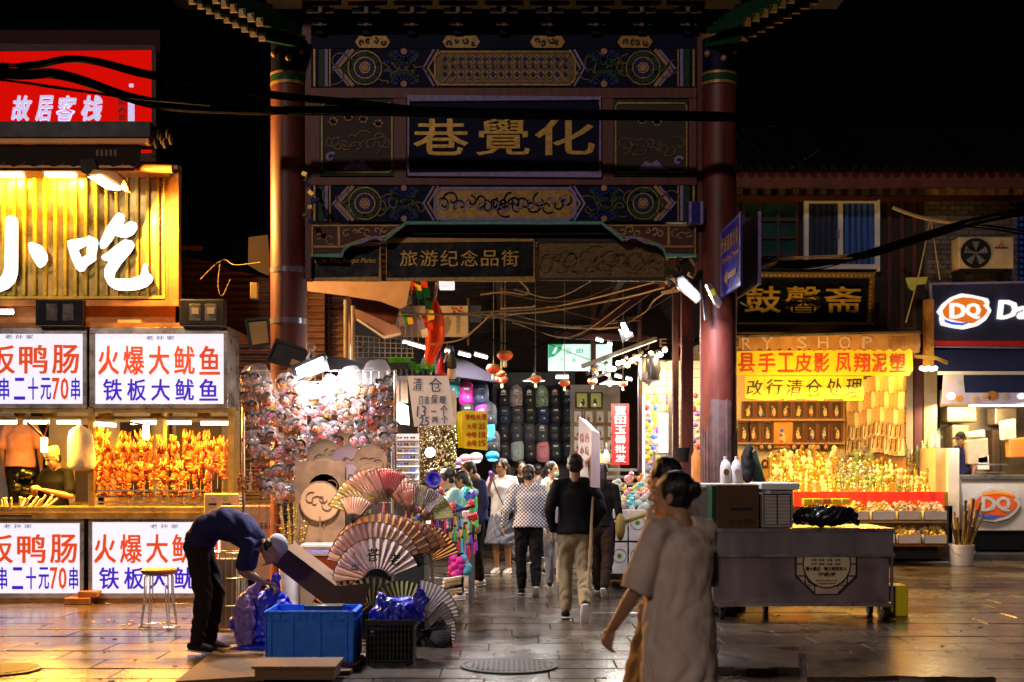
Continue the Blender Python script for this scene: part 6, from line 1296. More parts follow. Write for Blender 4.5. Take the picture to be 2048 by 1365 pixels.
# ================================================================ alley goods, left: tassels and toys stall; right: soft toys
t = thing('goods_table', 'stall table under the colourful tassels and toys', 'table', (X(890, 14.3), 14.3, 0)); q = MB(); q.box(X(850, 14.3), X(945, 14.3), 14.1, 15.2, .78, .82); q.build('table_top', 'grey_board', t); q = MB(); [q.box(x, x + .04, y, y + .04, 0, .78) for x in (X(852, 14.3), X(938, 14.3)) for y in (14.12, 15.1)]; q.build('legs', 'grey_plastic', t, kind='stuff')
CN = [('toy_red', 'red'), ('toy_green', 'green'), ('toy_blue', 'blue'), ('toy_purple', 'purple'), ('toy_yellow', 'yellow'), ('toy_magenta', 'magenta'), ('toy_cyan', 'cyan'), ('toy_black', 'black'), ('white_ink', 'white')]
tp = {}
for r in range(3):
    for k in range(13):
        mi = (k * 5 + r * 2 + k // 4) % 8; m_, n_ = CN[mi]; Y = 13.9 - .03 * r; c = P(862 + k * 7.2 + random.uniform(-2, 2) + r * 3, 1035 + r * 22 + random.uniform(-6, 8) + abs(k - 6) * 1.0, Y)
        if m_ not in tp:
            tt = thing('tassel', 'x', 'tassel'); q = MB(); q.ell((0, 0, .0), (.017, .017, .02), 8, 6); q.build('knot', 'toy_black' if m_ != 'toy_black' else 'toy_yellow', tt, smooth=True); q = MB(); q.loft([(0, 0, -.01), (0, 0, -.07), (0, 0, -.19)], [.011, .018, .021], n=8, round_ends=False); q.build('fringe', m_, tt, smooth=True); q = MB(); q.cyl((0, 0, .01), (0, 0, .12), .003, n=4); q.build('cord', 'toy_red', tt); tp[m_] = tt; u_ = False
        else: u_ = True
        place(tp[m_], u_, c, (0, 0, 0), random.uniform(.6, 1.0), f'{n_} silk tassel over the goods table, {ORD[k]} from left in {("top", "middle", "bottom")[r]} row', 'silk tassels over the goods table')
q = MB(); q.bar(P(855, 1040, 13.95), P(950, 1012, 13.95), .03); tag(q.build('tassel_bar', 'toy_black'), 'black bar from which the silk tassels hang', 'bar')
R = random.Random(12); kp = {}
for k in range(70):
    mi = R.randrange(9); m_, n_ = CN[mi]; px = R.uniform(832, 952); py = 978 + R.random() * 62 + (0 if px > 868 else 15); Y = 14.2 + (1040 - py) / 60 * .9; q = MB(); w_ = R.uniform(.025, .06)
    if k % 3 == 0: q.ell((0, 0, 0), (w_, w_ * .7, w_), 8, 6)
    elif k % 3 == 1: q.box(-w_, w_, -w_ * .5, w_ * .5, -w_ * .7, w_ * .7)
    else: q.loft([(0, 0, -w_), (0, 0, w_ * 1.4)], [w_ * .6, w_ * .3], n=8)
    ob = q.build('toy', m_, smooth=k % 3 != 1); ob.location = P(px, py, Y); ob.rotation_euler = (R.uniform(-.5, .5), R.uniform(-.5, .5), R.uniform(0, 6))
    kp[n_] = kp.get(n_, 0) + 1; tag(ob, f'small {n_} trinket heaped on the goods table, {ORD[kp[n_]-1]} of its colour', 'toy', 'trinkets on the goods table')
q = MB(); q.lathe([(.06, -.06), (.085, .02), (.09, .06), (.075, .06), (.06, 0), (.001, -.02)], P(867, 962, 14.4), 18, Matrix.Rotation(1.2, 3, 'X').to_4x4()); tag(q.build('blue_bucket', mat('bucket_blue', (.08, .08, .75), .35, var=.05), smooth=True), 'small bright blue toy bucket beside the teal shirted shopper', 'bucket')
for k, (px, m_, n_) in enumerate(((912, 'toy_magenta', 'magenta'), (928, 'toy_cyan', 'blue'))):
    q = MB(); c = P(px, 1135, 13.8); [q.ell(c + Vector((random.uniform(-.06, .06), random.uniform(-.04, .04), random.uniform(-.10, .10))), .05, 8, 6) for _ in range(12)]; tag(q.build('feather_duster', m_, smooth='all'), f'fluffy {n_} feather duster under the tassels', 'feather duster')
# right alley table
t = thing('toy_table', 'table with hanging white bags at the right side of the alley', 'table', (X(1250, 16), 16, 0)); q = MB(); q.box(X(1215, 16), X(1340, 16), 15.9, 17.4, .80, .85); q.build('table_top', 'grey_board', t); q = MB(); q.box(X(1220, 16), X(1335, 16), 16.3, 17.3, .1, .8); q.build('cabinet', 'canvas_dark', t)
for r in range(2):
    for k in range(2):
        a, b = 1222 + k * 36, 1020 + r * 66; Y = 15.85; tb = thing('tote_bag', f'white tote bag with round print, {("left", "right")[k]} in the {("upper", "lower")[r]} row', 'tote bag', P(a, b, Y), 'white tote bags under the table')
        q = MB(); q.pbox(a, a + 33, b, b + 62, Y, .03); q.build('cloth', 'white_paint', tb, bevel=.006); q = MB(); c = P(a + 17, b + 26, Y); q.strip([(c.x + .085 * math.cos(i * .4), c.z + .085 * math.sin(i * .4)) for i in range(16)], .008, Y - .006, .006, True); q.build('printed_ring', 'grey_plastic', tb); q = MB(); q.disc(c.x, c.z, .03, Y - .006, .006, 8); q.build('printed_flower', 'leaf_green', tb)
kp = {}; R = random.Random(5)
for k in range(60):
    m_, n_ = [('toy_yellow', 'yellow'), ('fan_cream', 'cream'), ('mask_orange', 'orange'), ('pack_mint', 'mint'), ('fan_white', 'white'), ('toy_cyan', 'cyan'), ('mask_pink', 'pink'), ('stool_orange', 'brown')][R.randrange(8)]; f = R.random(); px = 1214 + R.random() * 96; Y = 16 + 1.2 * R.random(); z = .87 + .02 + (Y - 16) * .32 + R.uniform(0, .12); w_ = R.uniform(.03, .07)
    q = MB(); q.ell((0, 0, 0), (w_, w_ * .8, w_ * .8), 9, 6); q.ell((w_ * .5, 0, w_ * .9), w_ * .55, 8, 6); o = q.build('soft_toy', m_, smooth='all'); o.location = (X(px, Y), Y, z); kp[n_] = kp.get(n_, 0) + 1
    tag(o, f'{n_} soft toy on the right alley table, {ORD[kp[n_]-1]} of its colour', 'soft toy', 'soft toys on the right alley table')
q = MB(); q.tube(crom([P(1228, 1052, 15.4), P(1260, 1040, 15.2), P(1300, 1026, 14.8)], 4), .03, 8); tag(q.build('bamboo_pole', 'fan_olive', smooth=True), 'greenish bamboo pole sticking out beside the white tote bags', 'pole')
for k in range(3): q = MB(); q.pbox(1205, 1275, 938 + 14 * k, 943 + 14 * k, 18.5, .4); tag(q.build('goods_shelf', 'grey_plastic'), f'grey goods shelf behind the soft toys, {ORD[k]} from the top', 'shelf')
# warm stall behind the posts
Y = 18.6; t = thing('tiled_wall', 'cream tiled wall glowing behind the wooden posts', 'wall', P(1340, 1000, Y)); q = MB(); q.pbox(1284, 1402, 720, 1010, Y, .1); q.build('wall_core', 'mortar', t)
for r in range(17):
    for c in range(5): q = MB(); a, b = 1285 + c * 24 - (r % 2) * 0, 722 + r * 17; q.pbox(a, min(a + 22.6, 1402), b, b + 15.6, Y - .012, .012); q.build('tile', 'mosaic_white', t)
tk = {}
for k in range(64):
    colx = k % 4; px = (1298, 1312, 1392, 1340)[colx] + random.uniform(-6, 6); py = 795 + (k // 4) * 11 + random.uniform(-3, 3); m_, n_ = [('toy_yellow', 'yellow'), ('toy_red', 'red'), ('fan_lime', 'lime'), ('toy_purple', 'purple'), ('mask_pink', 'pink'), ('toy_blue', 'blue'), ('fan_white', 'white')][random.randrange(7)]
    q = MB(); q.ell((0, 0, 0), (random.uniform(.03, .05), .03, random.uniform(.03, .05)), 8, 6); q.cyl((0, 0, 0), (0, 0, .1), .003, n=4); o = q.build('hanging_pouch', m_, smooth=True); o.location = P(px, py, 18.3); tk[n_] = tk.get(n_, 0) + 1
    tag(o, f'{n_} embroidered pouch hanging before the tiled wall, {ORD[tk[n_]-1]} of its colour', 'pouch', 'hanging pouches before the tiled wall')
t = thing('vertical_lamp', 'tall glaring white lamp strip among the hanging pouches', 'lamp', P(1326, 880, 18.2)); q = MB(); q.pbox(1319, 1335, 828, 905, 18.2, .04); q.build('glowing_panel', 'led_dim', t); q = MB(); q.pbox(1336, 1344, 780, 930, 18.15, .03); q.build('side_frame', 'rail_steel', t)
lamp('strip_glow', P(1327, 870, 18.0), P(1330, 930, 17), .15, 40, (1, .82, .5), t, sizey=.6)
lamp('warm_glow', P(1345, 730, 17.8), P(1340, 930, 18.5), .3, 45, (1, .76, .4), t)
# ================================================================ right building, upper floor
YB = 21.6
bd = thing('shop_building', 'old two storey brick and timber building with tiled eaves on the right', 'building', (X(1760, YB), YB, 0))
def Bx(name, m, a, Y=YB, d=.1, parent=None, **k): q = MB(); q.pbox(*a, Y, d); return q.build(name, m, parent or bd, **k)
Bx('upper_wall', 'canvas_dark', (1470, 1855, 390, 665), YB + .1, .3); Bx('upper_wall', 'mortar', (1850, 2035, 395, 580), YB + .06, .3); Bx('upper_wall', 'canvas_dark', (2035, 2200, 390, 700), YB + .1, .3)
Bx('fascia', 'dark_red_wood', (1470, 2200, 342, 374), YB - .75, .15); Bx('fascia', 'dark_red_wood', (1470, 2200, 392, 402), YB - .05, .15)
# bricks
r = 0; y = 402; n = 0
while y < 575:
    x = 1854 - (r % 2) * 14
    while x < 2034:
        a, b_ = max(x, 1854), min(x + 27, 2034)
        if b_ - a > 6: Bx('brick', 'brick_grey', (a + .7, b_ - .7, y, y + 8.6), YB + .02 + random.uniform(-.006, .006), .06); n += 1
        x += 28
    y += 9.8; r += 1
# rafters and roof tiles
for k in range(26):
    px = 1480 + k * 28; q = MB(); a = P(px, 384, YB - .55); q.bar(a, a + Vector((0, .9, .18)), .10, .10); rf = q.build('rafter', 'dark_wood' if k < 14 or k > 22 else 'wood', bd)
for k in range(36):
    px = 1478 + k * 21; a = P(px, 338, YB - .85); b_ = a + Vector((0, 2.6, 1.3)); q = MB(); q.loft([a, b_], [.065, .065], n=8, round_ends=False); q.build('roof_tile', 'roof_tile', bd, smooth=True)
    q = MB(); q.disc(a.x, a.z, .07, a.y - .03, .03, 10); q.build('tile_end', 'roof_tile', bd)
q = MB(); a = P(1465, 343, YB - .8); b_ = P(2250, 343, YB - .8); q.add([a, b_, b_ + Vector((0, 2.6, 1.3)), a + Vector((0, 2.6, 1.3))], [(0, 1, 2, 3)]); q.build('roof', 'roof_tile', bd)
# white window with curtains
wd = Bx('window', 'black', (1615, 1755, 405, 535), YB + .05, .04)
q = MB(); poly(q, [(1611, 403), (1752, 403), (1752, 535), (1611, 535)], YB + .05, 9, .08, True); q.build('frame', 'white_paint', wd)
q = MB(); q.pbox(1677, 1686, 405, 533, YB - .02, .06); q.build('mullion', 'white_paint', wd); q = MB(); q.pbox(1755, 1760, 400, 543, YB - .06, .1); q.build('outer_edge', 'white_paint', wd)
for a, b_, m_ in ((1617, 1677, 'curtain_dark'), (1687, 1747, 'curtain_blue')):
    q = MB(); n = 24; vs = []
    for i in range(n + 1): p = P(a + (b_ - a) * i / n, 0, YB + .04); vs += [(p.x, YB + .045 + .012 * math.sin(i * 1.3), Z(533, YB)), (p.x, YB + .04 + .02 * math.sin(i * 1.3 + 1), Z(408, YB))]
    q.add(vs, [(2 * i, 2 * i + 2, 2 * i + 3, 2 * i + 1) for i in range(n)]); q.build('curtain', m_, wd, smooth='all')
q = MB(); q.pbox(1674, 1679, 460, 478, YB - .03, .03); q.build('handle', 'grey_plastic', wd)
# dark lattice windows
mat('dim_teal_glass', (.02, .06, .065), .15, var=.3)
lw = Bx('lattice_window', 'dim_teal_glass', (1488, 1595, 405, 545), YB + .05, .03)
for px in (1488, 1520, 1557, 1594): q = MB(); q.pbox(px - 3, px + 3, 403, 547, YB, .06); q.build('lattice_bar', 'dark_wood', lw)
for py in (405, 440, 475, 510, 545): q = MB(); q.pbox(1486, 1597, py - 2.5, py + 2.5, YB - .01, .05); q.build('lattice_bar', 'dark_wood', lw)
for a in (1775, 1800, 1825): Bx('timber_post', 'dark_red_wood', (a, a + 8, 400, 660), YB + .05, .08)
lw2 = Bx('lattice_window', 'curtain_blue', (2034, 2100, 400, 560), YB + .05, .03)
for px in (2038, 2048, 2058, 2070): q = MB(); q.pbox(px, px + 2, 400, 560, YB, .04); q.build('lattice_bar', 'blue_paint', lw2)
for k in range(14): q = MB(); q.pbox(2036, 2100, 404 + 12 * k, 406 + 12 * k, YB - .01, .04); q.build('lattice_bar', 'blue_paint', lw2)
# AC unit
Y = 20.7; t = thing('air_conditioner', 'cream air conditioner outdoor unit with a round fan grille on the brick wall', 'air conditioner', P(1970, 545, Y))
q = MB(); q.pbox(1917, 2028, 474, 538, Y, .35); q.build('casing', 'cream_paint', t, bevel=.02)
q = MB(); c = P(1951, 507, Y); q.disc(c.x, c.z, .245, Y - .012, .014, 32); g_ = q.build('fan_opening', 'black', t)
for k in range(5): q = MB(); r_ = .05 + k * .048; q.strip([(c.x + r_ * math.cos(i * .262), c.z + r_ * math.sin(i * .262)) for i in range(24)], .006, Y - .022, .008, True); q.build('grille_ring', 'black_plastic', g_)
for k in range(5): a = k * 1.256; q = MB(); q.prism([(c.x, c.z), (c.x + .2 * math.cos(a), c.z + .2 * math.sin(a)), (c.x + .19 * math.cos(a + .6), c.z + .19 * math.sin(a + .6))], Y - .016, Y - .013); q.build('fan_blade', 'grey_plastic', g_)
q = MB(); cx, cz = X(2002, Y), Z(489, Y)
for an in (90, 210, 330): a = math.radians(an); d = Vector((math.cos(a), math.sin(a))); s_ = Vector((-d.y, d.x)); q.prism([(cx, cz), (cx + d.x * .025 + s_.x * .014, cz + d.y * .025 + s_.y * .014), (cx + d.x * .05, cz + d.y * .05), (cx + d.x * .025 - s_.x * .014, cz + d.y * .025 - s_.y * .014)], Y - .012, Y - .002)
q.build('red_logo', 'red_ink', t); q = MB(); q.ptext('MITSUBISHI', 1990, 2016, 494, 498, Y - .006, .005, bold=.02); q.build('lettering', 'dark_red_ink', t)
q = MB(); q.pbox(1922, 1930, 540, 560, Y, .4); q.pbox(2010, 2018, 540, 560, Y, .4); q.pbox(1918, 2024, 539, 543, Y, .4); q.build('bracket', 'black_plastic', t)
# black shop board
t = framed('shop_board', (1474, 1748, 550, 648), 20.8, 'lacquer_black', 'gold_paint', 1, 'black shop board with three gold characters and patterned gold border', 'sign')
q = MB(); q.pprism([(1474, 545), (1751, 545), (1748, 556), (1474, 554)], 20.76, .05); q.pprism([(1740, 556), (1750, 556), (1743, 648), (1735, 648)], 20.76, .05); q.pbox(1474, 1738, 644, 647, 20.76, .05); b_ = q.build('border', 'dim_gold', t)
q = MB(); [q.disc(X(1480 + 9 * k, 20.7), Z(550, 20.7), .022, 20.74, .02, 6) for k in range(30)]; [q.disc(X(1744.5 - .6 * k, 20.7), Z(564 + 8.5 * k, 20.7), .022, 20.74, .02, 6) for k in range(10)]; q.build('border_pattern', 'gold_paint', b_)
q = MB(); [q.ptext(c, a, b2, 573, 626, 20.74, .03, bold=.014) for c, a, b2 in (('鼓', 1490, 1562), ('馨', 1571, 1642), ('斋', 1650, 1724))]; q.build('lettering', 'gold_ink', t)
# jewelry shop awning
YA = 20.3; t = thing('shop_awning', 'brown scalloped awning lettered JEWELRY SHOP', 'awning', P(1660, 700, YA))
q = MB(); q.add([P(1295, 690, YA), P(1838, 664, YA), P(1825, 655, YA + 1.2), P(1300, 680, YA + 1.2)], [(0, 1, 2, 3)]); q.build('top_cloth', 'awning_brown', t)
pts = [(1478, 673), (1840, 664), (1841, 695)]; x = 1838
while x > 1480: pts += [(x - 3, 700), (x - 9, 703), (x - 15, 700), (x - 18, 696)]; x -= 20
q = MB(); q.pprism(pts + [(1478, 698)], YA, .02); q.build('valance', 'awning_brown', t)
q = MB(); q.bar(P(1400, 676, YA - .02), P(1841, 664, YA - .02), .035); q.build('front_bar', 'rail_steel', t)
q = MB(); q.ptext('JEWEL', 1290, 1455, 678, 700, YA - .012, .008, gap=.8); q.ptext('R', 1484, 1503, 675, 700, YA - .012, .008); q.ptext('Y', 1522, 1546, 674, 699, YA - .012, .008)
for c, a, b_ in (('S', 1594, 1614), ('H', 1636, 1657), ('O', 1678, 1702), ('P', 1724, 1745)): q.ptext(c, a, b_, 673, 697, YA - .012, .008, bold=.01)
q.build('lettering', 'fan_peach', t); q = MB(); [q.pbox(1778 + 8 * (k % 5), 1784 + 8 * (k % 5), 674 + 8 * (k // 5), 680 + 8 * (k // 5), YA - .01, .008) for k in range(15)]; q.build('small_lettering', 'orange_frame', t)
q = MB(); q.pprism([(1400, 690), (1480, 672), (1480, 698), (1400, 706)], YA + .05, .02); q.build('side_valance', 'awning_brown', t)
t = thing('yellow_banner', 'yellow banner with large red Chinese characters under the brown awning', 'banner', P(1650, 752, YA)); q = MB(); q.pprism([(1400, 704), (1824, 698), (1826, 740), (1818, 752), (1400, 750)], YA + .05, .012); q.build('cloth', mat('banner_yellow', (.85, .62, .01), .55, var=.05), t)
q = MB(); xs = [(1478, 1512), (1517, 1555), (1561, 1599), (1604, 1641), (1647, 1686), (1693, 1728), (1733, 1771), (1777, 1815)]
xs = [(1478, 1510), (1517, 1551), (1556, 1588), (1590, 1624), (1628, 1659), (1672, 1702), (1708, 1740), (1744, 1774), (1780, 1811)]
[q.ptext(c, a, b_, 707, 745, YA + .035, .01, bold=.012) for c, (a, b_) in zip('县手工皮影凤翔泥塑', xs)]; q.build('lettering', 'red_ink', t)
for k, c in enumerate('改行清仓处理'):
    a = 1490 + k * 39.5; t = thing('yellow_sheet', f'yellow paper sheet with one black brush character, {ORD[k]} from the left under the banner', 'paper sheet', P(a + 19, 800, YA), 'yellow brush written sheets'); q = MB(); q.pprism([(a, 753), (a + 39, 753), (a + 38.5, 799 + random.uniform(-3, 3)), (a + .5, 799 + random.uniform(-3, 3))], YA + .1 + .012 * (k % 2), .004); q.build('paper', 'yellow_card', t)
    q = MB(); q.ptext(c, a + 3, a + 36, 757 + random.uniform(0, 4), 792 + random.uniform(-3, 4), YA + .085, .008, bold=.01, slant=.12); q.build('brush_character', 'black_ink', t)
# ---- interior
YI = 23.2; t = thing('shop_interior', 'warm lit interior of the souvenir shop behind the display', 'shop interior', (X(1600, YI), YI, 0))
q = MB(); q.pbox(1395, 1700, 690, 1010, YI, .1); q.build('back_wall', 'cream_paint', t); q = MB(); a = P(1690, 0, YI); b_ = P(1812, 0, 21.2); q.add([(a.x, a.y, 1.2), (b_.x, b_.y, 1.2), (b_.x, b_.y, 3.6), (a.x, a.y, 3.6)], [(0, 1, 2, 3)]); q.build('side_wall', 'wood', t)
q = MB(); q.pbox(1395, 1840, 690, 705, YA + .4, 2.6); q.build('ceiling', 'cream_paint', t); 
for a, w_, m_ in ((1812, 14, 'cream_paint'), (1829, 16, 'red_paint'), (1848, 26, 'cream_paint')): q = MB(); q.box(X(a, 22.5), X(a + w_, 22.5), 22.5, 22.7, 0, Z(700, 22.5)); q.build('door_post', m_, t)
for k in range(2): q = MB(); q.pbox(1475, 1690, (838, 886)[k], (842, 889)[k], YI - .12, .12); q.build('shelf', 'peach_paint', t)
lamp('shop_glow', P(1560, 712, 21.6), P(1580, 900, 22.4), 1.6, 135, (1., .52, .07), t, sizey=.5); lamp('shop_glow', P(1740, 712, 21.2), P(1740, 930, 21.6), 1.2, 105, (1., .52, .07), t, sizey=.4); lamp('front_glow', P(1650, 768, 20.05), P(1680, 1250, 19.6), 2.2, 270, (1., .50, .07), t, sizey=.15)
lamp('awning_glow', P(1640, 790, 19.2), P(1640, 690, 20.3), 1.8, 42, (1., .60, .14), t, sizey=.2)
k = 0
for r in range(2):
    xs_ = [1486 + i * 25.3 for i in range(8)] if r == 0 else [1478, 1498, 1525, 1586, 1612, 1637, 1663]
    for i, px in enumerate(xs_): frame_pic(px, px + 21, (804, 846)[r], (836, 882)[r], YI - .03, f'red framed figure picture, {ORD[i]} from the left in the {("upper", "lower")[r]} shop row', 'red_paint', 'peach_paint', 'red framed figure pictures', seed=k + 40, mount='dark_wood', fig='fan_cream', w_px=3); k += 1
frame_pic(1550, 1582, 846, 894, YI - .05, 'largest orange framed picture in the middle of the souvenir shop wall', 'orange_frame', 'logo_blue', 'red framed figure pictures', seed=99, mount='mask_orange', fig='fan_cream', w_px=4)
cnt = 0
for row, (py, xs_) in enumerate(((894, (1523, 1539, 1588, 1604, 1620, 1636, 1652, 1668)), (911, (1560, 1575, 1590)), (928, (1530, 1547)))):
    for i, px in enumerate(xs_):
        c = P(px, py, YI - .1); t = thing('oval_plaque', f'dark oval face plaque, {ORD[i]} from the left in the {ORD[row]} plaque row', 'plaque', c, 'oval face plaques'); q = MB(); q.disc(c.x, c.z, .062, c.y, .02, 14, rz=.085); q.build('oval_board', 'black', t); q = MB(); q.ell(c + Vector((0, -.01, -.01)), (.036, .02, .045), 10, 6); q.build('face', ('mask_orange', 'fan_cream', 'mask_pink')[i % 3], t, smooth=True); q = MB(); q.disc(c.x - .014, c.z, .006, c.y - .034, .006, 6); q.disc(c.x + .014, c.z, .006, c.y - .034, .006, 6); q.disc(c.x, c.z - .025, .01, c.y - .034, .006, 6); q.build('features', 'black_ink', t)
# rows of scrolls on the side wall
a = P(1694, 0, YI - .06); b_ = P(1806, 0, 21.25)
for r in range(5):
    for k in range(13):
        f = (k + .5) / 13; p = a.lerp(b_, f); Yp = p.y - .06; py = (768, 800, 832, 862, 890)[r] + 4 * math.sin(k * .7) + f * 0; z = Z(py, 22); q = MB(); w_ = .055
        q.box(-w_, w_, -.02, .02, -.16, .12); q.box(-w_ * .7, w_ * .7, -.03, -.018, -.12, .08); q.m = 1; q.cyl((-w_ - .02, 0, .13), (w_ + .02, 0, .13), .014, n=6); q.cyl((-w_ - .02, 0, -.17), (w_ + .02, 0, -.17), .012, n=6); 
        if r > 2: q.bar((-.05, 0, -.15), (.03, -.1, .1), .012)
        o = q.build('hanging_scroll', [('cardboard', 'cream_paint', 'gold_paint')[(k + r) % 3], 'dark_wood']); o.location = (p.x, Yp, z); o.rotation_euler = (0, random.uniform(-.05, .05), -.75)
        tag(o, f'pale scroll on the shop side wall, {ORD[k]} from left in {ORD[r]} row', 'scroll', 'hanging scrolls on the shop side wall')
# ---- tiered display with figurines
YD = 20.6; t = thing('display_table', 'stepped souvenir display with red cloth front, packed with gold figurines', 'display table', (X(1720, YD), YD, 0))
x0, x1 = X(1530, YD), X(1905, YD)
for k in range(5): q = MB(); q.box(x0 - .02 * k, x1 - (.12 * k), YD + .36 * k + .004, YD + .36 * (k + 1), .9, 1.12 + .09 * k); q.build('step', 'gold_paint', t)
q = MB(); n = 40; vs = []
for i in range(n + 1): x = X(1588, YD - .05) + (X(1888, YD - .05) - X(1588, YD - .05)) * i / n; vs += [(x, YD - .06 + .02 * math.sin(i * 1.7), Z(1013, YD)), (x, YD - .04, Z(984, YD))]
q.add(vs, [(2 * i, 2 * i + 2, 2 * i + 3, 2 * i + 1) for i in range(n)]); q.build('red_cloth', 'red_banner', t, smooth='all')
q = MB(); q.box(x0, x1, YD, YD + 1.8, .05, .9); q.build('table_body', 'dark_wood', t)
FG = [[(.02, 0), (.03, .01), (.02, .04), (.035, .08), (.03, .12), (.012, .14), (.022, .17), (.02, .19), (.004, .21)], [(.03, 0), (.035, .02), (.015, .05), (.03, .09), (.012, .12), (.02, .15), (.004, .17)], [(.035, 0), (.035, .012), (.012, .02), (.012, .16), (.03, .19), (.03, .22), (.005, .24)], [(.03, 0), (.045, .03), (.04, .07), (.015, .09), (.03, .12), (.028, .145), (.004, .16)]]
mat('fig_gold', (.80, .58, .18), .25, .75, var=.3, scale=40); mat('fig_cream', (.82, .70, .42), .4, var=.2, scale=30); mat('fig_silver', (.55, .55, .52), .25, .8, var=.4, scale=30); mat('fig_green', (.25, .38, .16), .4, .2, var=.4)
fp = {}; fcount = {}
FM = ['fig_gold', 'fig_cream', 'fig_silver', 'fig_green']; FNm = ['gold', 'cream', 'silver', 'greenish']
for tier in range(5):
    for k in range(54 if tier else 50):
        f = (k + random.random() * .7) / 54; px = 1540 + f * 345
        Y = YD + .1 + .36 * tier + random.uniform(-.05, .14)
        if X(px, Y) > x1 - .12 * tier - .05: continue
        if px < 1545 + 12 * (4 - tier) and tier < 3: pass
        mi = 0 if f < .38 else (random.choice((0, 2, 2, 3)) if f < .6 else random.choice((0, 0, 3, 1)))
        if f < .38 and random.random() < .4: mi = 1
        s = random.randrange(4); key = (s, mi); sc = random.uniform(.9, 1.35) * (1.35 if tier > 1 else 1.05)
        if tier == 0: sc *= .6
        if key not in fp:
            q = MB(); q.lathe(FG[s], (0, 0, 0), 9)
            if s in (0, 3): q.ell((.03, -.01, .10), (.012, .012, .03), 6, 4); q.ell((-.03, -.01, .10), (.012, .012, .03), 6, 4)
            fp[key] = q.build('figurine', FM[mi], smooth=True); o = fp[key]
        else: o = fp[key].copy(); COL.objects.link(o)
        o.location = (X(px, Y), Y, 1.121 + .09 * tier); o.rotation_euler = (0, 0, random.uniform(0, 6)); o.scale = (sc,) * 3; ck = (mi, tier); fcount[ck] = fcount.get(ck, 0) + 1
        kk = fcount[ck] - 1
        tag(o, f'{FNm[mi]} figurine on the {ORD[tier]} display step, {ORD[kk] if kk < 36 else "a last"} of its colour there', 'figurine', 'figurines on the stepped display')
for k in range(9):
    px = 1790 + 11 * k; q = MB(); q.lathe([(.03, 0), (.04, .02), (.02, .1), (.035, .2), (.015, .3), (.004, .36)], (0, 0, 0), 9); q.ell((.0, 0, .2), (.06, .02, .03), 7, 5); o = q.build('tall_figurine', 'fig_gold' if k % 2 else 'fig_green', smooth=True); o.location = P(px, 940 - (k % 3) * 8 - (25 if k > 5 else 0), 21.6)
    tag(o, f'tall bird like figurine at the right of the display, {ORD[k]} from the left', 'figurine', 'tall figurines at the right of the display')
# lower tray table
YT = 19.9; t = thing('tray_table', 'low table of white trays in front of the red cloth display', 'table', (X(1720, YT), YT, 0)); q = MB(); q.box(X(1600, YT), X(1895, YT), YT, YT + .6, .66, .70); q.build('table_top', 'cream_paint', t); q = MB(); q.box(X(1600, YT), X(1880, YT), YT + .1, YT + .55, .1, .3); q.build('lower_board', 'soft_black', t)
q = MB(); q.box(X(1600, YT), X(1885, YT), YT - .1, YT + .4, .30, .335); q.build('lower_shelf', 'orange_frame', t)
for r in range(2):
    for k in range(5):
        a = 1640 + k * 52; Y = YT - .05 - r * .12; z = (.70, .34)[r]; tr = thing('tray', f'{("white", "pinkish")[k % 2]} plastic tray full of small trinkets, {ORD[k]} from the left on the {("upper", "lower")[r]} level', 'tray', (X(a, Y), Y, z), 'trays on the low table'); X0, X1 = X(a, Y), X(a + 47, Y)
        for (xa, xb, ya, yb, zb_) in ((X0, X1, Y, Y + .01, z + .14), (X0, X0 + .01, Y, Y + .4, z + .14), (X1 - .01, X1, Y, Y + .4, z + .14), (X0, X1, Y + .39, Y + .4, z + .17), (X0, X1, Y, Y + .4, z + .01)): q = MB(); q.box(xa, xb, ya, yb, z, zb_); q.build('tray_side', 'white_plastic' if k % 2 == 0 else 'mask_white', tr)
        q = MB(); R = random.Random(k + 9 * r)
        for m in range(90): q.m = R.randrange(4); yy = R.uniform(.03, .37); q.ell((R.uniform(X0 + .02, X1 - .02), Y + yy, z + .12 + yy * .28 + R.uniform(-.02, .05)), R.uniform(.014, .038), 6, 4)
        q.build('trinkets', [('fan_white', 'mask_pink', 'fig_silver', 'fig_gold'), ('stool_orange', 'fan_cream', 'fig_gold', 'flag_yellow')][r if k > 1 else 1], tr, kind='stuff')
for k in range(9):
    a = 1608 + (k % 5) * 19; b_ = 998 + (k // 5) * 13; q = MB(); q.pbox(a, a + 17, b_, b_ + 12, YT - .12, .15); tag(q.build('small_box', ('yellow_paper', 'flag_yellow', 'mask_orange')[k % 3], bevel=.004), f'small yellow box before the red cloth, {ORD[k % 5]} from left in {("upper", "lower")[k // 5]} row', 'box', 'small boxes before the red cloth')
# pale corner cabinet + bottles
t = thing('corner_cabinet', 'cream partition cabinet between the souvenir display and the ice cream counter', 'cabinet', (X(1885, 20.7), 20.7, 0)); q = MB(); q.box(X(1871, 20.7), X(1896, 20.7), 20.7, 21.5, .3, Z(897, 20.7)); q.build('side_board', 'cream_paint', t); q = MB(); q.box(X(1896, 20.6), X(1919, 20.6), 20.6, 21.5, .3, Z(897, 20.6)); q.build('front_board', 'white_paint', t, bevel=.01)
for k, px in enumerate((1863, 1874)): q = MB(); c = P(px, 896, 21.1); q.lathe([(.04, 0), (.05, .02), (.05, .16), (.015, .22), (.015, .27), (.02, .28)], c, 12); tag(q.build('bottle', 'fan_white', smooth=True), f'{("left", "right")[k]} pale bottle on top of the cream partition cabinet', 'bottle')
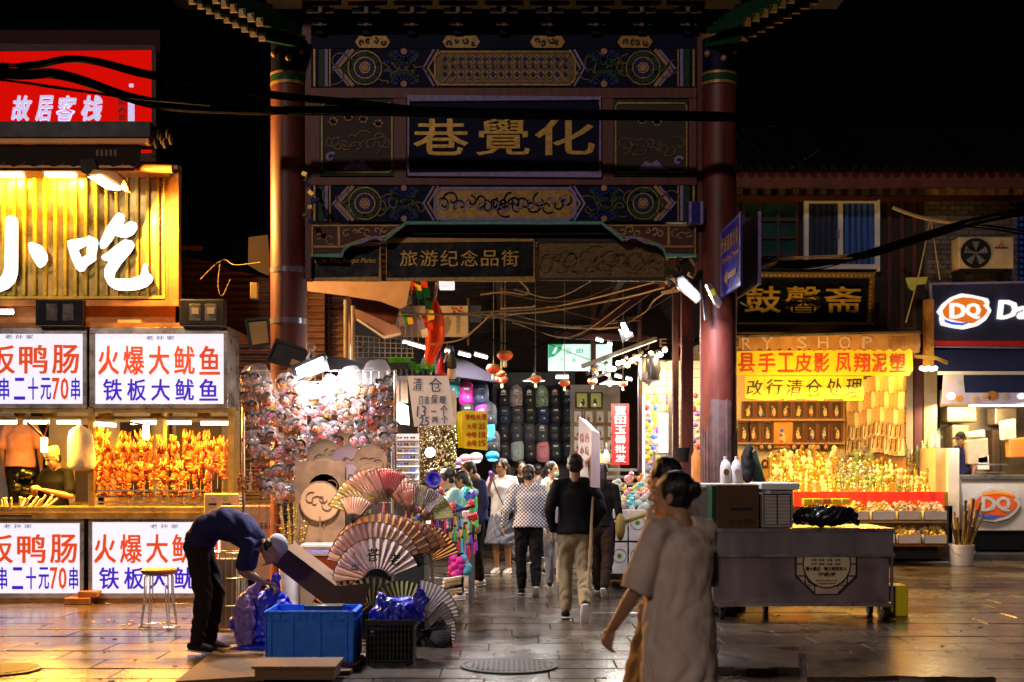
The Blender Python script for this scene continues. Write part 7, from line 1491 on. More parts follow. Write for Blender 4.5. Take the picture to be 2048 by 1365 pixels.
# bucket of sticks on the right
Y = 19.8; c = Vector((X(1923, Y), Y, 0)); t = thing('white_bucket', 'white plastic bucket full of golden and brown sticks on the paving', 'bucket', c); q = MB(); q.lathe([(.15, 0), (.165, .02), (.185, .30), (.195, .30), (.195, .33), (.18, .33), (.18, .28)], c, 24); q.build('tub', 'white_plastic', t, smooth=True); q = MB(); q.tube([c + Vector((.19 * math.cos(a), -.05 - .12 * math.sin(a), .28 - .12 * math.sin(a))) for a in [math.pi * i / 8 for i in range(9)]], .005); q.build('handle', 'rail_steel', t)
for k in range(20):
    q = MB(); a = random.uniform(-1, 1); top = c + Vector((a * .30 + (.1 if k % 4 == 0 else 0), random.uniform(-.12, .12), random.uniform(.55, 1.08))); q.cyl(c + Vector((a * .1, random.uniform(-.08, .08), .15)), top, .018, n=6); q.cyl(top - Vector((a * .02, 0, .05)), top, .024, n=6); tag(q.build('stick', ('gold_paint', 'wood', 'brass', 'dark_wood')[k % 4], smooth=True), f'{("gold", "brown", "brass coloured", "dark")[k % 4]} stick standing in the white bucket, {ORD[k // 4]} of its colour', 'stick', 'sticks in the white bucket')
# bulb cluster lamp on the post
t = thing('bulb_cluster', 'cluster of lit bulbs on an arm beside the awning', 'lamp', P(1858, 735, 20)); 
for k in range(5): q = MB(); q.ell(P(1843 + 7 * k, 737 + (k % 2) * 2, 19.9), .035, 8, 6); q.build('bulb', 'bulb_warm', t, smooth=True)
q = MB(); q.bar(P(1828, 713, 20), P(1870, 716, 20), .05); q.bar(P(1856, 690, 20), P(1856, 735, 20), .03); q.bar(P(1870, 716, 20), P(1895, 726, 20), .05); q.build('arm', 'brass', t); lamp('bulb_glow', P(1858, 744, 19.85), P(1858, 900, 19.8), .06, 50, (1, .76, .36), t, kind='POINT')
q = MB(); q.box(X(1850, 20.5), X(1866, 20.5), 20.45, 20.6, Z(740, 20.5), Z(600, 20.5)); tag(q.build('sign_post', 'orange_frame'), 'orange lit post at the left end of the ice cream sign', 'post')
A('leaf_light', 'fan_lime', [(1813, 556), (1856, 554), (1852, 568), (1835, 570), (1826, 582), (1818, 575)], 21, 'small lit greenish panel above the awning end', 'lamp')
# ================================================================ ice cream shop
YQ = 20.7; t = thing('shop_sign', 'navy ice cream shop sign with lit DQ logo and white letters', 'sign', P(1950, 692, YQ)); q = MB(); q.pprism([(1862, 568), (2300, 560), (2300, 696), (1868, 686)], YQ, .15); q.build('board', 'navy_sign', t)
q = MB(); q.pprism([(1868, 682), (2300, 682), (2300, 696), (1868, 691)], YQ - .02, .02); q.build('red_stripe', 'red_banner', t); q = MB(); q.pprism([(1862, 566), (2300, 558), (2300, 562), (1862, 570)], YQ - .03, .05); q.pprism([(1862, 692), (2300, 697), (2300, 700), (1862, 695)], YQ - .03, .05); q.pprism([(1860, 566), (1864, 566), (1868, 694), (1864, 694)], YQ - .03, .05); q.build('trim', 'lavender_paint', t)
def z8(p): return (1440 + p[0] / 2.967, 300 + p[1] / 2.967)
outer = [z8(p) for p in ((1290, 960), (1320, 915), (1370, 875), (1430, 852), (1500, 862), (1590, 882), (1600, 905), (1595, 925), (1612, 955), (1580, 1010), (1530, 1045), (1450, 1065), (1380, 1055), (1315, 1040), (1305, 1000), (1310, 985))]
inner = [z8(p) for p in ((1320, 955), (1350, 915), (1390, 888), (1440, 875), (1500, 880), (1560, 895), (1575, 915), (1560, 922), (1590, 955), (1565, 990), (1520, 1020), (1500, 1030), (1420, 1020), (1345, 1000), (1330, 985))]
def logo(t, T, Y, o_, i_, red, blue, white, oran, k=1.):
    f = lambda L_: [T(p) for p in L_]; c_ = lambda p: chaik(p, 1)
    q = MB(); q.pprism(c_(f(o_)), Y - .06, .06); q.build('logo_outline', white, t); q = MB(); q.pprism(c_(f(i_)), Y - .07, .012); q.build('logo_red_field', red, t)
    q = MB(); q.pprism(f([z8(p) for p in ((1355, 912), (1390, 888), (1440, 875), (1500, 880), (1560, 895), (1570, 912), (1520, 900), (1460, 893), (1400, 900))]), Y - .078, .008); q.build('logo_orange_swoosh', oran, t)
    q = MB(); q.pprism(f([z8(p) for p in ((1330, 1005), (1370, 1020), (1430, 1028), (1490, 1022), (1440, 1042), (1380, 1038), (1335, 1022))]), Y - .078, .008); q.build('logo_blue_swoosh', blue, t)
    q = MB(); x0, y0 = T(z8((1365, 910))); x1, y1 = T(z8((1460, 1000))); x2, _ = T(z8((1548, 1000))); q.ptext('D', x0, x1, y0, y1, Y - .085, .012, bold=.07); q.ptext('Q', x1 - (x1 - x0) * .02, x2, y0, y1 + (y1 - y0) * .04, Y - .087, .012, bold=.07); q.build('logo_letters', white, t)
logo(t, lambda p: p, YQ, outer, inner, 'logo_orange_lit', 'logo_blue_lit', 'sign_white_lit', 'logo_orange_lit')
q = MB(); q.ptext('Dairy Queen', 1995, 2290, 600, 650, YQ - .05, .04, bold=.06, slant=.1); q.build('lettering', 'sign_white_lit', t)
t = thing('shop_awning', 'dark blue awning with white piping under the ice cream sign', 'awning', P(1960, 745, YQ)); q = MB(); q.add([P(1870, 742, YQ - .35), P(2300, 742, YQ - .35), P(2300, 698, YQ + .0), P(1866, 700, YQ + .0)], [(0, 1, 2, 3)]); q.build('cloth', 'navy_awning', t); q = MB(); q.pbox(1876, 2300, 743, 750, YQ - .36, .03); q.build('piping', 'white_paint', t); q = MB(); q.pbox(1928, 2300, 750, 788, YQ - .3, .03); q.build('valance', 'navy_awning', t)
t = thing('menu_strip', 'printed strip of ice cream cups and cones under the blue awning', 'menu board', P(1960, 808, YQ)); Y = YQ - .32; q = MB(); q.pprism([(1888, 745), (1926, 745), (1930, 786), (2300, 786), (2300, 808), (1884, 808)], Y, .03); q.build('panel', mat('menu_lilac', (.50, .45, .60), .5, var=.1, emit=.12, ecol=(.7, .6, 1.)), t)
for k, (a, b_, r_, m_) in enumerate(((1902, 793, 9, 'sign_white_lit'), (1920, 766, 7, 'fan_white'), (1918, 798, 7, 'logo_orange'), (1900, 760, 6, 'fan_cream'), (1985, 792, 12, 'awning_brown'), (1972, 795, 9, 'fan_peach'), (2010, 794, 9, 'fan_white'), (2042, 793, 8, 'lightbox_white'), (1950, 800, 8, 'fan_cream'))): q = MB(); q.disc(X(a, Y), Z(b_, Y), r_ * Y / F, Y - .01, .012, 12, rz=r_ * .8 * Y / F); q.disc(X(a + 2, Y), Z(b_ - 3, Y), r_ * .5 * Y / F, Y - .014, .012, 9); q.build('printed_treat', m_, t)
YK = 22.6; t = thing('kitchen', 'steel kitchen behind the ice cream counter', 'kitchen', (X(1960, YK), YK, 0)); q = MB(); q.pbox(1880, 2200, 780, 1060, YK + .6, .1); q.build('back_wall', 'kitchen_steel', t)
for a, b_, c_, d_, m_ in ((1895, 1955, 812, 845, 'kitchen_steel'), (1990, 2035, 815, 850, 'kitchen_steel'), (1985, 2003, 860, 950, 'dark_wood'), (1905, 1940, 850, 900, 'kitchen_steel')): q = MB(); q.pbox(a, b_, c_, d_, YK, .4); q.build('steel_unit', m_, t, bevel=.03)
lamp('kitchen_glow', P(1960, 815, 22), P(1960, 1000, 22.4), 1.5, 80, (1., .66, .26), t, sizey=.5)
for a, b_, c_, d_, m_, lb in ((2006, 2032, 840, 880, 'paper_notice', 'paper notice on the steel cabinet'), (1936, 1970, 862, 875, 'white_paint', 'tilted white carton lid on top of a bag'), (1934, 1976, 878, 928, 'fan_cream', 'cream bag of cups on the ice cream counter'), (1954, 1978, 912, 940, 'white_plastic', 'white cup stack on the ice cream counter'), (2018, 2060, 876, 915, 'mask_orange', 'orange paper bag at the right edge')): q = MB(); q.pprism([(a, c_ + 3), (b_, c_ - 2), (b_ + 2, d_), (a + 2, d_ + 1)], 21.9, .2); tag(q.build('shop_item', m_, bevel=.02), lb, 'shop goods')
t = thing('service_counter', 'white ice cream shop counter with a large red DQ logo', 'counter', (X(1985, 21.2), 21.2, 0)); Y = 21.2; q = MB(); q.pprism([(1922, 958), (2300, 958), (2300, 1062), (1940, 1062), (1926, 1010)], Y, .8); q.build('front_panel', 'dairy_panel', t, bevel=.01); q = MB(); q.pbox(1918, 2300, 951, 959, Y - .05, .9); q.build('counter_top', 'rail_steel', t); q = MB(); q.pbox(1935, 2300, 1062, 1100, Y + .2, .5); q.build('plinth', 'black', t)
tl = thing('added_strip_lamp', 'added strip lamp under the printed ice cream strip to light the counter logo', 'lamp', P(1990, 752, 20.2)); q = MB(); q.pbox(1940, 2060, 810, 813, 20.45, .05); q.build('strip', 'tube_white', tl); lamp('strip_glow', P(1995, 818, 20.3), P(1990, 1010, 21.1), 1., 42, (1, .9, .84), tl, sizey=.08)  # added fixture and area lamp, put in to brighten the counter logo
cx_, cy_ = 1989.5, 1009.5; ox, oy = (outer[0][0] + outer[9][0]) / 2, 623
logo(t, lambda p: (cx_ + (p[0] - 1928.5) * .97, cy_ + (p[1] - 623) * .98), Y, outer, inner, 'logo_red', 'logo_blue', 'fan_white', 'logo_orange')
q = MB(); q.pbox(1958, 2015, 928, 931, 21.3, .3); q.pbox(1958, 2012, 944, 947, 21.3, .3); q.build('wire_stand', 'rail_steel', t)
q = MB(); q.box(X(1920, 21), X(2600, 21), 20.9, 22.5, 0, .10); tag(q.build('shop_step', 'kerb_stone', bevel=.01), 'dark stone step in front of the ice cream counter', 'step')
# ================================================================ cart
YC = 12.9; t = thing('steel_cart', 'dented stainless steel cart on castors with an octagonal notice', 'cart', (X(1606, YC), YC, 0)); ca, cb = 1424, 1786
q = MB(); q.box(X(ca + 3, YC), X(cb - 6, YC), YC + .035, YC + .85, Z(1208, YC), Z(1115, YC)); q.build('lower_body', 'steel', t, bevel=.008)
q = MB(); nx, nz = 40, 12; R = random.Random(2); bl = [(R.uniform(0, 1), R.uniform(0, 1), R.uniform(.05, .16), R.uniform(-.012, .012)) for _ in range(16)]
for j in range(nz + 1):
    for i in range(nx + 1): u_, v_ = i / nx, j / nz; q.v.append((X(ca + 8 + (cb - ca - 16) * u_, YC), YC + .004 + sum(a * math.exp(-((u_ - bx) ** 2 * 4 + (v_ - bz_) ** 2 * .5) / s_ ** 2) for bx, bz_, s_, a in bl) * (1 if 0 < i < nx and 0 < j < nz else 0) - .0, Z(1206 - 92 * v_, YC)))
for j in range(nz):
    for i in range(nx): a = j * (nx + 1) + i; q.f.append((a, a + 1, a + nx + 2, a + nx + 1)); q.mi.append(0)
q.build('dented_panel', 'dented_steel', t, smooth='all')
q = MB(); q.box(X(ca, YC), X(cb, YC), YC - .02, YC + .9, Z(1110, YC), Z(1062, YC)); q.build('upper_band', 'steel', t, bevel=.008)
q = MB(); q.box(X(ca - 2, YC), X(cb + 2, YC), YC - .035, YC + .92, Z(1064, YC), Z(1057, YC)); q.build('top_rim', 'rail_steel', t, bevel=.004); q = MB(); q.box(X(ca, YC), X(cb - 2, YC), YC - .03, YC + .88, Z(1213, YC), Z(1206, YC)); q.build('bottom_rail', 'rail_steel', t)
q = MB(); q.box(X(ca, YC), X(cb + 3, YC), YC - .03, YC + 0, Z(1114, YC), Z(1108, YC)); q.build('band_lip', 'rail_steel', t)
for px in (ca + 2, cb - 5): q = MB(); q.box(X(px, YC), X(px + 5, YC), YC - .012, YC + .01, Z(1208, YC), Z(1112, YC)); q.build('corner_strip', 'rail_steel', t)
for px, Yw_ in ((1445, 13), (1533, 13.6), (1742, 13.4), (1772, 12.95)):
    c = Vector((X(px, Yw_), Yw_ + .05, .065)); q = MB(); q.cyl(c - Vector((.02, 0, 0)), c + Vector((.02, 0, 0)), .065, n=20); wl = q.build('castor', 'black_plastic', t, smooth=True); q = MB(); q.box(c.x - .035, c.x + .035, c.y - .03, c.y + .03, .11, .17); q.build('castor_fork', 'rail_steel', wl)
Y = YC; q = MB(); q.pprism([(1590, 1108), (1715, 1108), (1715, 1154), (1679, 1190), (1628, 1190), (1590, 1154)], Y - .008, .03); em = q.build('notice_board', 'black_ink', t)
for pp in ([(1594, 1108), (1609, 1108), (1609, 1127), (1594, 1127)], [(1594, 1130), (1606, 1130), (1609, 1151), (1594, 1151)], [(1597, 1154), (1609, 1154), (1609, 1167)], [(1611, 1154), (1617, 1166), (1626, 1170), (1613, 1170)], [(1616, 1172), (1628, 1172), (1628, 1184)], [(1631, 1174), (1676, 1174), (1676, 1188), (1631, 1188)]):
    for mir in (0, 1):
        if mir and pp[0][0] == 1631: continue
        q = MB(); q.pprism([((3305 - a) if mir else a, b_) for a, b_ in pp], Y - .014, .007); q.build('pane', 'canvas_pink', em)
q = MB(); c = P(1652.5, 1128, Y); n = 30; pts = [(c.x + .238 * math.cos(a), c.z + .238 * math.sin(a)) for a in [math.pi * (-1.115 + 1.23 * i / n) for i in range(n + 1)]]
q.prism(pts, Y - .022, Y - .012); q.build('round_face', mat('notice_cream', (.58, .47, .28), .6, var=.06), em); q = MB(); q.strip(pts, .012, Y - .026, .008, True); q.build('round_rim', 'black_ink', em)
q = MB()
for r in range(3): [q.ptext(s_, 1622 + k * 16, 1633 + k * 16, 1110 + r * 8, 1115 + r * 8, Y - .028, .004) for k, s_ in enumerate(('文明', '和谐', '友善', '诚信'))]
q.build('green_lettering', 'green_paint', em)
q = MB(); q.ptext('遵十倡议', 1611, 1641, 1134, 1142, Y - .028, .004, bold=.03); q.ptext('做文明西安人', 1648, 1694, 1134, 1142, Y - .028, .004, bold=.03); q.build('lettering', 'black_ink', em); q = MB(); q.ptext('守秩序', 1636, 1672, 1145, 1153, Y - .028, .004, bold=.02, slant=.2); q.build('red_lettering', 'dark_red_ink', em); q = MB(); q.ptext('西安市文明办公室', 1632, 1674, 1160, 1163, Y - .028, .004); q.ptext('市容园林宣传', 1635, 1671, 1166, 1169, Y - .028, .004); q.build('small_lettering', 'dim_gold', em)
# things on the cart
t = thing('cardboard_box', 'brown cardboard box with green edge and printed text on the steel cart', 'box', (X(1475, 12.9), 12.9, Z(1057, 12.9))); q = MB(); q.box(X(1434, 12.9), X(1518, 12.9), 12.9, 13.4, Z(1057, 12.9), Z(970, 12.9)); q.build('carton', 'brown_card', t, bevel=.006); q = MB(); q.pbox(1424, 1434, 972, 1050, 12.92, .4); q.build('green_flap', 'green_paint', t)
q = MB(); q.ptext('环保型万能蒸煮锅', 1460, 1505, 1016, 1022, 12.894, .004, bold=.02); q.ptext('小心轻放', 1475, 1508, 1038, 1044, 12.894, .004); q.ptext('向上 防潮', 1475, 1512, 1046, 1049, 12.894, .004); q.strip([(X(1458, 12.9), Z(1048, 12.9)), (X(1464, 12.9), Z(1038, 12.9)), (X(1470, 12.9), Z(1048, 12.9))], .006, 12.893, .005, True); q.build('printing', 'black_ink', t)
t = thing('vent_box', 'grey white plastic housing with fine louvres on the steel cart', 'appliance', (X(1555, 12.9), 12.9, Z(1057, 12.9))); q = MB(); q.box(X(1524, 12.9), X(1586, 12.9), 12.9, 13.4, Z(1056, 12.9), Z(979, 12.9)); q.build('housing', 'grey_board', t, bevel=.01); q = MB(); q.box(X(1521, 12.9), X(1598, 12.9), 12.86, 13.5, Z(980, 12.9), Z(966, 12.9)); q.build('lid', 'white_plastic', t, bevel=.012)
for k in range(21):
    for j in range(2): q = MB(); a = (1529, 1556)[j]; q.pbox(a, a + 24, 991 + k * 2.8, 992.6 + k * 2.8, 12.894, .01); q.build('louvre', 'black_plastic' if 0 else 'paper_notice', t)
q = MB(); q.pbox(1527, 1582, 988, 1050, 12.898, .004); q.build('louvre_recess', 'soft_black', t); q = MB(); q.pbox(1532, 1541, 981, 988, 12.893, .006); q.build('switch_plate', 'white_paint', t)
blob('black_bag', P(1650, 1032, 13.1), (.34, .2, .11), 'bag_black', 'crumpled black plastic bag lying on the right end of the steel cart', 4, 14, .4, amp=.02, extra=[([P(1690, 1035, 13.1), P(1715, 1046, 13.1)], [.06, .03])])
t = thing('cold_box', 'dark box with a pale lid standing behind the cart by the column', 'box', (X(1440, 13.5), 13.45, 0)); q = MB(); q.box(X(1378, 13.45), X(1470, 13.45), 13.42, 13.62, .02, Z(978, 13.45)); q.build('box_body', 'grey_plastic', t, bevel=.01); q = MB(); q.box(X(1376, 13.4), X(1516, 13.4), 13.36, 13.62, Z(976, 13.4), Z(967, 13.4)); q.build('box_lid', 'white_plastic', t, bevel=.01)
for k, (px, hpx) in enumerate(((1451, 54), (1473, 54))):
    Y = 13.42; s_ = Y / F; c = P(px, 967, Y); q = MB(); h_ = hpx * s_; q.lathe([(.001, 0), (.056, .004), (.058, .02), (.058, h_ * .58), (.045, h_ * .76), (.02, h_ * .88), (.018, h_ * .93), (.021, h_ * .93), (.021, h_), (.001, h_)], c, 20); t = tag(q.build('detergent_bottle', 'white_plastic', smooth=True), f'{("left", "right")[k]} of two white plastic bottles on the pale lid by the column', 'bottle')
    q = MB(); q.disc(c.x, c.z + h_ * .42, .03, Y - .062, .01, 10, rz=.035); q.build('bottle_label', 'canvas_pink' if k else 'dim_gold', t)
blob('dark_coat', P(1495, 930, 13.7), (.07, .07, .20), 'soft_black', 'dark bundled coat propped behind the white bottles', 2, 8, .5, amp=.02, cat='coat')
q = MB(); q.pprism([(1505, 905), (1512, 900), (1532, 966), (1506, 966)], 13.8, .03); tag(q.build('green_board', mat('dull_green', (.03, .07, .04), .6, var=.3)), 'dull green board leaning behind the dark coat', 'board')
q = MB(); c = P(1392, 967, 13.5); q.lathe([(.05, 0), (.05, .28), (.02, .34), (.02, .38)], c, 14); tag(q.build('orange_bottle', 'mask_orange', smooth=True), 'orange bottle on the pale lid beside the column', 'bottle')
q = MB(); c = P(1365, 925, 15); q.lathe([(.07, 0), (.10, .17), (.09, .17), (.06, .02)], c, 16); tag(q.build('lamp_shade', 'black_plastic', smooth=True), 'dark bucket shaped shade left of the right column', 'lamp shade')
t = thing('yellow_bin', 'yellow plastic box on the ground behind the right end of the cart', 'box', (X(1800, 13.3), 13.3, 0)); q = MB(); q.box(X(1770, 13.3), X(1817, 13.3), 13.3, 13.6, 0, Z(1172, 13.3)); q.build('box_body', 'yellow_card', t, bevel=.01)
# ================================================================ people
def hounds(name):
    m = mat(name, (.6, .6, .6), .8, var=0); n = m.node_tree.nodes; L = m.node_tree.links; b = n['Principled BSDF']; tc = n.new('ShaderNodeTexCoord'); mp = n.new('ShaderNodeMapping'); mp.inputs['Rotation'].default_value = (0, 0, 0)
    ck = n.new('ShaderNodeTexChecker'); ck.inputs['Scale'].default_value = 44; ck.inputs['Color1'].default_value = (.72, .70, .74, 1); ck.inputs['Color2'].default_value = (.03, .03, .05, 1); mp.inputs['Scale'].default_value = (1, 0, 1); mp.inputs['Location'].default_value = (0, .004, 0); L.new(tc.outputs['Object'], mp.inputs[0]); L.new(mp.outputs[0], ck.inputs['Vector']); L.new(ck.outputs[0], b.inputs['Base Color'])
hounds('houndstooth')
for nm, c in (('cloth_tee', (.74, .60, .50)), ('cloth_peach', (.66, .50, .44)), ('cloth_skirt_brown', (.30, .17, .07)), ('cloth_navy', (.02, .018, .075)), ('cloth_black', (.004, .0035, .004)), ('cloth_darkbrown', (.022, .012, .010)), ('cloth_khaki', (.27, .21, .12)), ('cloth_white', (.72, .70, .70)), ('cloth_grey', (.16, .16, .19)), ('cloth_lgrey', (.50, .48, .52)), ('cloth_teal', (.30, .70, .66)), ('cloth_green', (.06, .50, .12)), ('cloth_jnavy', (.02, .025, .12)), ('cloth_pinkpolo', (.62, .26, .17)), ('cloth_olive', (.22, .17, .05)), ('cap_cream', (.72, .60, .36)), ('cap_grey', (.42, .38, .42))): mat(nm, c, .85, var=.12, scale=7, bump=.2, spec=.2)
def V3(*a): return Vector(a)
def hand(q, w, d, pn, side, s=1., curl=.5, fist=False):
    w = Vector(w); d = Vector(d).normalized(); pn = Vector(pn); pn = (pn - d * pn.dot(d)).normalized(); sd = d.cross(pn).normalized() * side
    q.loft([w, w + d * .035 * s, w + d * .085 * s], [(.022 * s, .017 * s), (.036 * s, .015 * s), (.038 * s, .013 * s)], side=sd, n=10)
    for i, (o, l) in enumerate(((-.036, .064), (-.012, .075), (.012, .070), (.035, .054))):
        p = w + d * .085 * s + sd * o * s; c1 = curl * .7; a = d * math.cos(c1) + pn * math.sin(c1); b = d * math.cos(c1 * 2) + pn * math.sin(c1 * 2); c = d * math.cos(c1 * 2.8) + pn * math.sin(c1 * 2.8)
        p1 = p + a * l * .42 * s; p2 = p1 + b * l * .33 * s; p3 = p2 + c * l * .25 * s; q.loft([p - d * .012 * s, p, p1, p2, p3], [.0078 * s, .0082 * s, .0078 * s, .0072 * s, .0062 * s], n=7)
    p = w + d * .025 * s - sd * .028 * s; a = (d * .7 - sd * .6 + pn * .35).normalized(); p1 = p + a * .035 * s; p2 = p1 + (d * .85 - sd * .25 + pn * .4).normalized() * .032 * s; q.loft([p, p1, p2], [.012 * s, .0105 * s, .008 * s], n=7)
def person(label, base, face, h=1.65, J=None, skin='skin', top=('cloth_white', 'short', 0.), bottom=('trousers', 'cloth_black'), hair='short', shoes='cloth_black', yaw=0, pitch=0, voxel=.011, arms=None, curl=.5, cap=None, hem=None, wide=1., torso=None, foots=True, bulk=0., top_amp=.012):
    k = h / 1.65; D = dict(head=(0, -.012, 1.50), nt=(0, .0, 1.42), nb=(0, .02, 1.345), chest=(0, .01, 1.22), waist=(0, 0, 1.03), pel=(0, .01, .88),
        shR=(-.165, .015, 1.325), shL=(.165, .015, 1.325), elR=(-.215, .04, 1.05), elL=(.215, .04, 1.05), wrR=(-.225, -.03, .82), wrL=(.225, -.03, .82), hdR=(0, -.2, -1), hdL=(0, -.2, -1), pnR=(1, 0, 0), pnL=(-1, 0, 0),
        hipR=(-.085, 0, .86), hipL=(.085, 0, .86), knR=(-.09, -.02, .47), knL=(.09, -.02, .47), anR=(-.09, .02, .085), anL=(.09, .02, .085), ftR=(0, -1, -.12), ftL=(0, -1, -.12))
    D.update(J or {}); D = {a: Vector(b) for a, b in D.items()}
    Hm = Matrix.Translation(D['head']) @ Matrix.Rotation(math.radians(yaw), 4, 'Z') @ Matrix.Rotation(math.radians(pitch), 4, 'X')
    R3 = Hm.to_3x3()
    def he(q, c, r, n=12, m=9): q.ell(Hm @ Vector(c), r, n, m, R3)
    q = MB()
    he(q, (0, .012, .03), (.073, .092, .088), 18, 12); he(q, (0, -.018, -.035), (.058, .066, .074), 16, 10); he(q, (0, -.052, -.090), (.026, .024, .022)); he(q, (0, -.074, .032), (.048, .014, .01))
    q.loft([Hm @ Vector((0, -.080, .018)), Hm @ Vector((0, -.093, -.010)), Hm @ Vector((0, -.100, -.028))], [.008, .0105, .015], n=8); he(q, (.03, -.066, -.02), (.022, .016, .02)); he(q, (-.03, -.066, -.02), (.022, .016, .02)); he(q, (0, -.078, -.056), (.022, .012, .012))
    for s in (-1, 1): he(q, (s * .074, .012, -.008), (.011, .02, .031), 10, 7)
    q.loft([Hm @ Vector((0, .022, -.05)), D['nt'].lerp(D['nb'], .4), D['nb'] + (D['chest'] - D['nb']) * .15], [.053, .05, .058], n=14)
    tr = torso or [(D['pel'], .13, .095), (D['waist'], .115, .085), (D['chest'], .14, .1), (D['chest'].lerp(D['nb'], .6), .135, .075), (D['nb'], .06, .05)]
    q.loft([a for a, _, _ in tr], [(b * .93, c * .93) for _, b, c in tr], n=18)
    for s in 'LR':
        sg = 1 if s == 'L' else -1; sh, el, wr, hp, kn, an = (D[x + s] for x in ('sh', 'el', 'wr', 'hip', 'kn', 'an'))
        q.loft([D['nb'].lerp(sh, .35), sh, sh.lerp(el, .25), sh.lerp(el, .6), el], [.045, .05, .046, .04, .036], n=12); q.loft([el, el.lerp(wr, .3), el.lerp(wr, .75), wr], [.036, .038, .028, (.026, .021)], n=12)
        hand(q, wr, D['hd' + s], D['pn' + s], sg, 1., curl)
        if foots:
            q.loft([hp, hp.lerp(kn, .3), hp.lerp(kn, .75), kn], [.082, .078, .06, .052], n=12); q.loft([kn, kn.lerp(an, .3), kn.lerp(an, .75), an], [.052, .054, .038, .034], n=12); ft = D['ft' + s].normalized(); q.loft([an + V3(0, .03, -.03), an + ft * .06 + V3(0, 0, -.04), an + ft * .16 + V3(0, 0, -.05)], [(.03, .035), (.038, .028), (.034, .016)], n=10)
    body = solid(q, 'person', skin, min(voxel, .005) if voxel < .0085 else voxel, None, 2, 0); 
    nmore = []
    # face
    q = MB(); [he(q, (s * .030, -.0795, .010), (.0125, .005, .0048), 10, 6) for s in (-1, 1)]; q.build('eye', 'eye_dark', body, smooth='all', kind='stuff')
    q = MB(); [he(q, (s * .032, -.0825, .034), (.021, .005, .0038), 8, 5) for s in (-1, 1)]; q.build('eyebrow', 'hair', body, smooth='all', kind='stuff')
    q = MB(); he(q, (0, -.0865, -.056), (.021, .006, .0065), 10, 6); q.build('mouth', 'lip', body, smooth='all')
    # hair
    q = MB()
    if hair != 'cap':
        g = 1.0 if hair != 'crop' else .94
        he(q, (0, .024, .046), (.082 * g, .094 * g, .084 * g), 18, 12); he(q, (0, .045, -.012), (.073 * g, .062 * g, .070 * g), 14, 10)
        for s in (-1, 1):
            if hair != 'crop': he(q, (s * .066, .0, .02), (.016, .035, .045), 10, 7)
        if hair in ('bun',): he(q, (0, .105, .045), (.048, .045, .045), 14, 10); he(q, (.02, .12, .07), (.026, .026, .022))
        if hair == 'lowbun': he(q, (0, .11, -.02), (.042, .038, .042), 14, 10)
        if hair == 'long': q.loft([Hm @ Vector((0, .07, .02)), Hm @ Vector((0, .09, -.08)), Hm @ Vector((0, .10, -.20))], [(.075, .05), (.08, .045), (.06, .025)], n=14)
        if hair == 'pony': q.loft([Hm @ Vector((0, .10, .03)), Hm @ Vector((0, .14, -.02)), Hm @ Vector((0, .13, -.14)), Hm @ Vector((0, .12, -.2))], [.03, .034, .028, .012], n=10)
    else:
        he(q, (0, .045, -.005), (.076, .062, .075), 14, 10)
    hv = solid(q, 'hair', 'hair', .009, body, 2, .004, 3, (40, 40, 12))
    if cap:
        q = MB(); 
        pts = [(0, .012, .055), (0, .014, .07), (0, .016, .115), (0, .018, .125)]
        if cap[1] == 'round': q.loft([Hm @ Vector(p) for p in [(0, .012, .045), (0, .014, .06), (0, .016, .125), (0, .016, .132)]], [(.081, .098), (.083, .1), (.083, .1), (.07, .085)], side=R3 @ V3(1, 0, 0), n=24, round_ends=False)
        elif cap[1] == 'skull': he(q, (0, .022, .058), (.079, .095, .078), 20, 12)
        else: he(q, (0, .018, .050), (.084, .101, .082), 20, 12); q.loft([Hm @ Vector((0, -.06, .06)), Hm @ Vector((0, -.16, .045))], [(.07, .01), (.05, .006)], side=R3 @ V3(1, 0, 0), n=12)
        q.build('cap', cap[0], body, smooth='all' if cap[1] != 'round' else True)
    # top
    b_ = bulk; q = MB(); tm, sl, hm = top; pel, wa, ch, nb = D['pel'], D['waist'], D['chest'], D['nb']
    if torso: rings = [(a, b + .018 + b_, c + .018 + b_) for a, b, c in torso]
    else:
        lo = hem if hem is not None else .84
        rings = [(V3(pel.x, pel.y, lo), .155 * wide + b_, .125 + b_)] + ([(V3(pel.x, pel.y, .88), .15 + b_, .12 + b_)] if lo < .8 else []) + [(wa, .138 + b_, .108 + b_), (ch, .158 + b_ * .7, .118 + b_ * .7), (ch.lerp(nb, .6), .160 + b_ * .3, .088), (ch.lerp(nb, .92), .12, .07), (nb + V3(0, 0, .004), .068, .062)]
    q.loft([a for a, _, _ in rings], [(b, c) for _, b, c in rings], n=24, round_ends=False)
    for s in 'LR':
        sh, el, wr = D['sh' + s], D['el' + s], D['wr' + s]
        if sl == 'short': q.loft([nb.lerp(sh, .3), sh, sh.lerp(el, .4), sh.lerp(el, .78)], [.055, .064, .062 + b_ * .25, .064 + b_ * .3], n=14)
        elif sl == 'elbow': q.loft([nb.lerp(sh, .3), sh, sh.lerp(el, .4), sh.lerp(el, 1.05)], [.055, .066, .070, .082], n=18, round_ends=False)
        elif sl == 'long': q.loft([nb.lerp(sh, .3), sh, sh.lerp(el, .5), el], [.055, .064, .056 + b_ * .3, .050 + b_ * .3], n=14); q.loft([el, el.lerp(wr, .5), wr], [.050 + b_ * .3, .045, .038], n=12)
    solid(q, 'shirt' if sl != 'dress' else 'dress', tm, min(voxel + .001, .014), body, 3, top_amp, 5, (15, 15, 4.5) if sl == 'elbow' else (11, 11, 5))
    kind, bm = bottom
    q = MB()
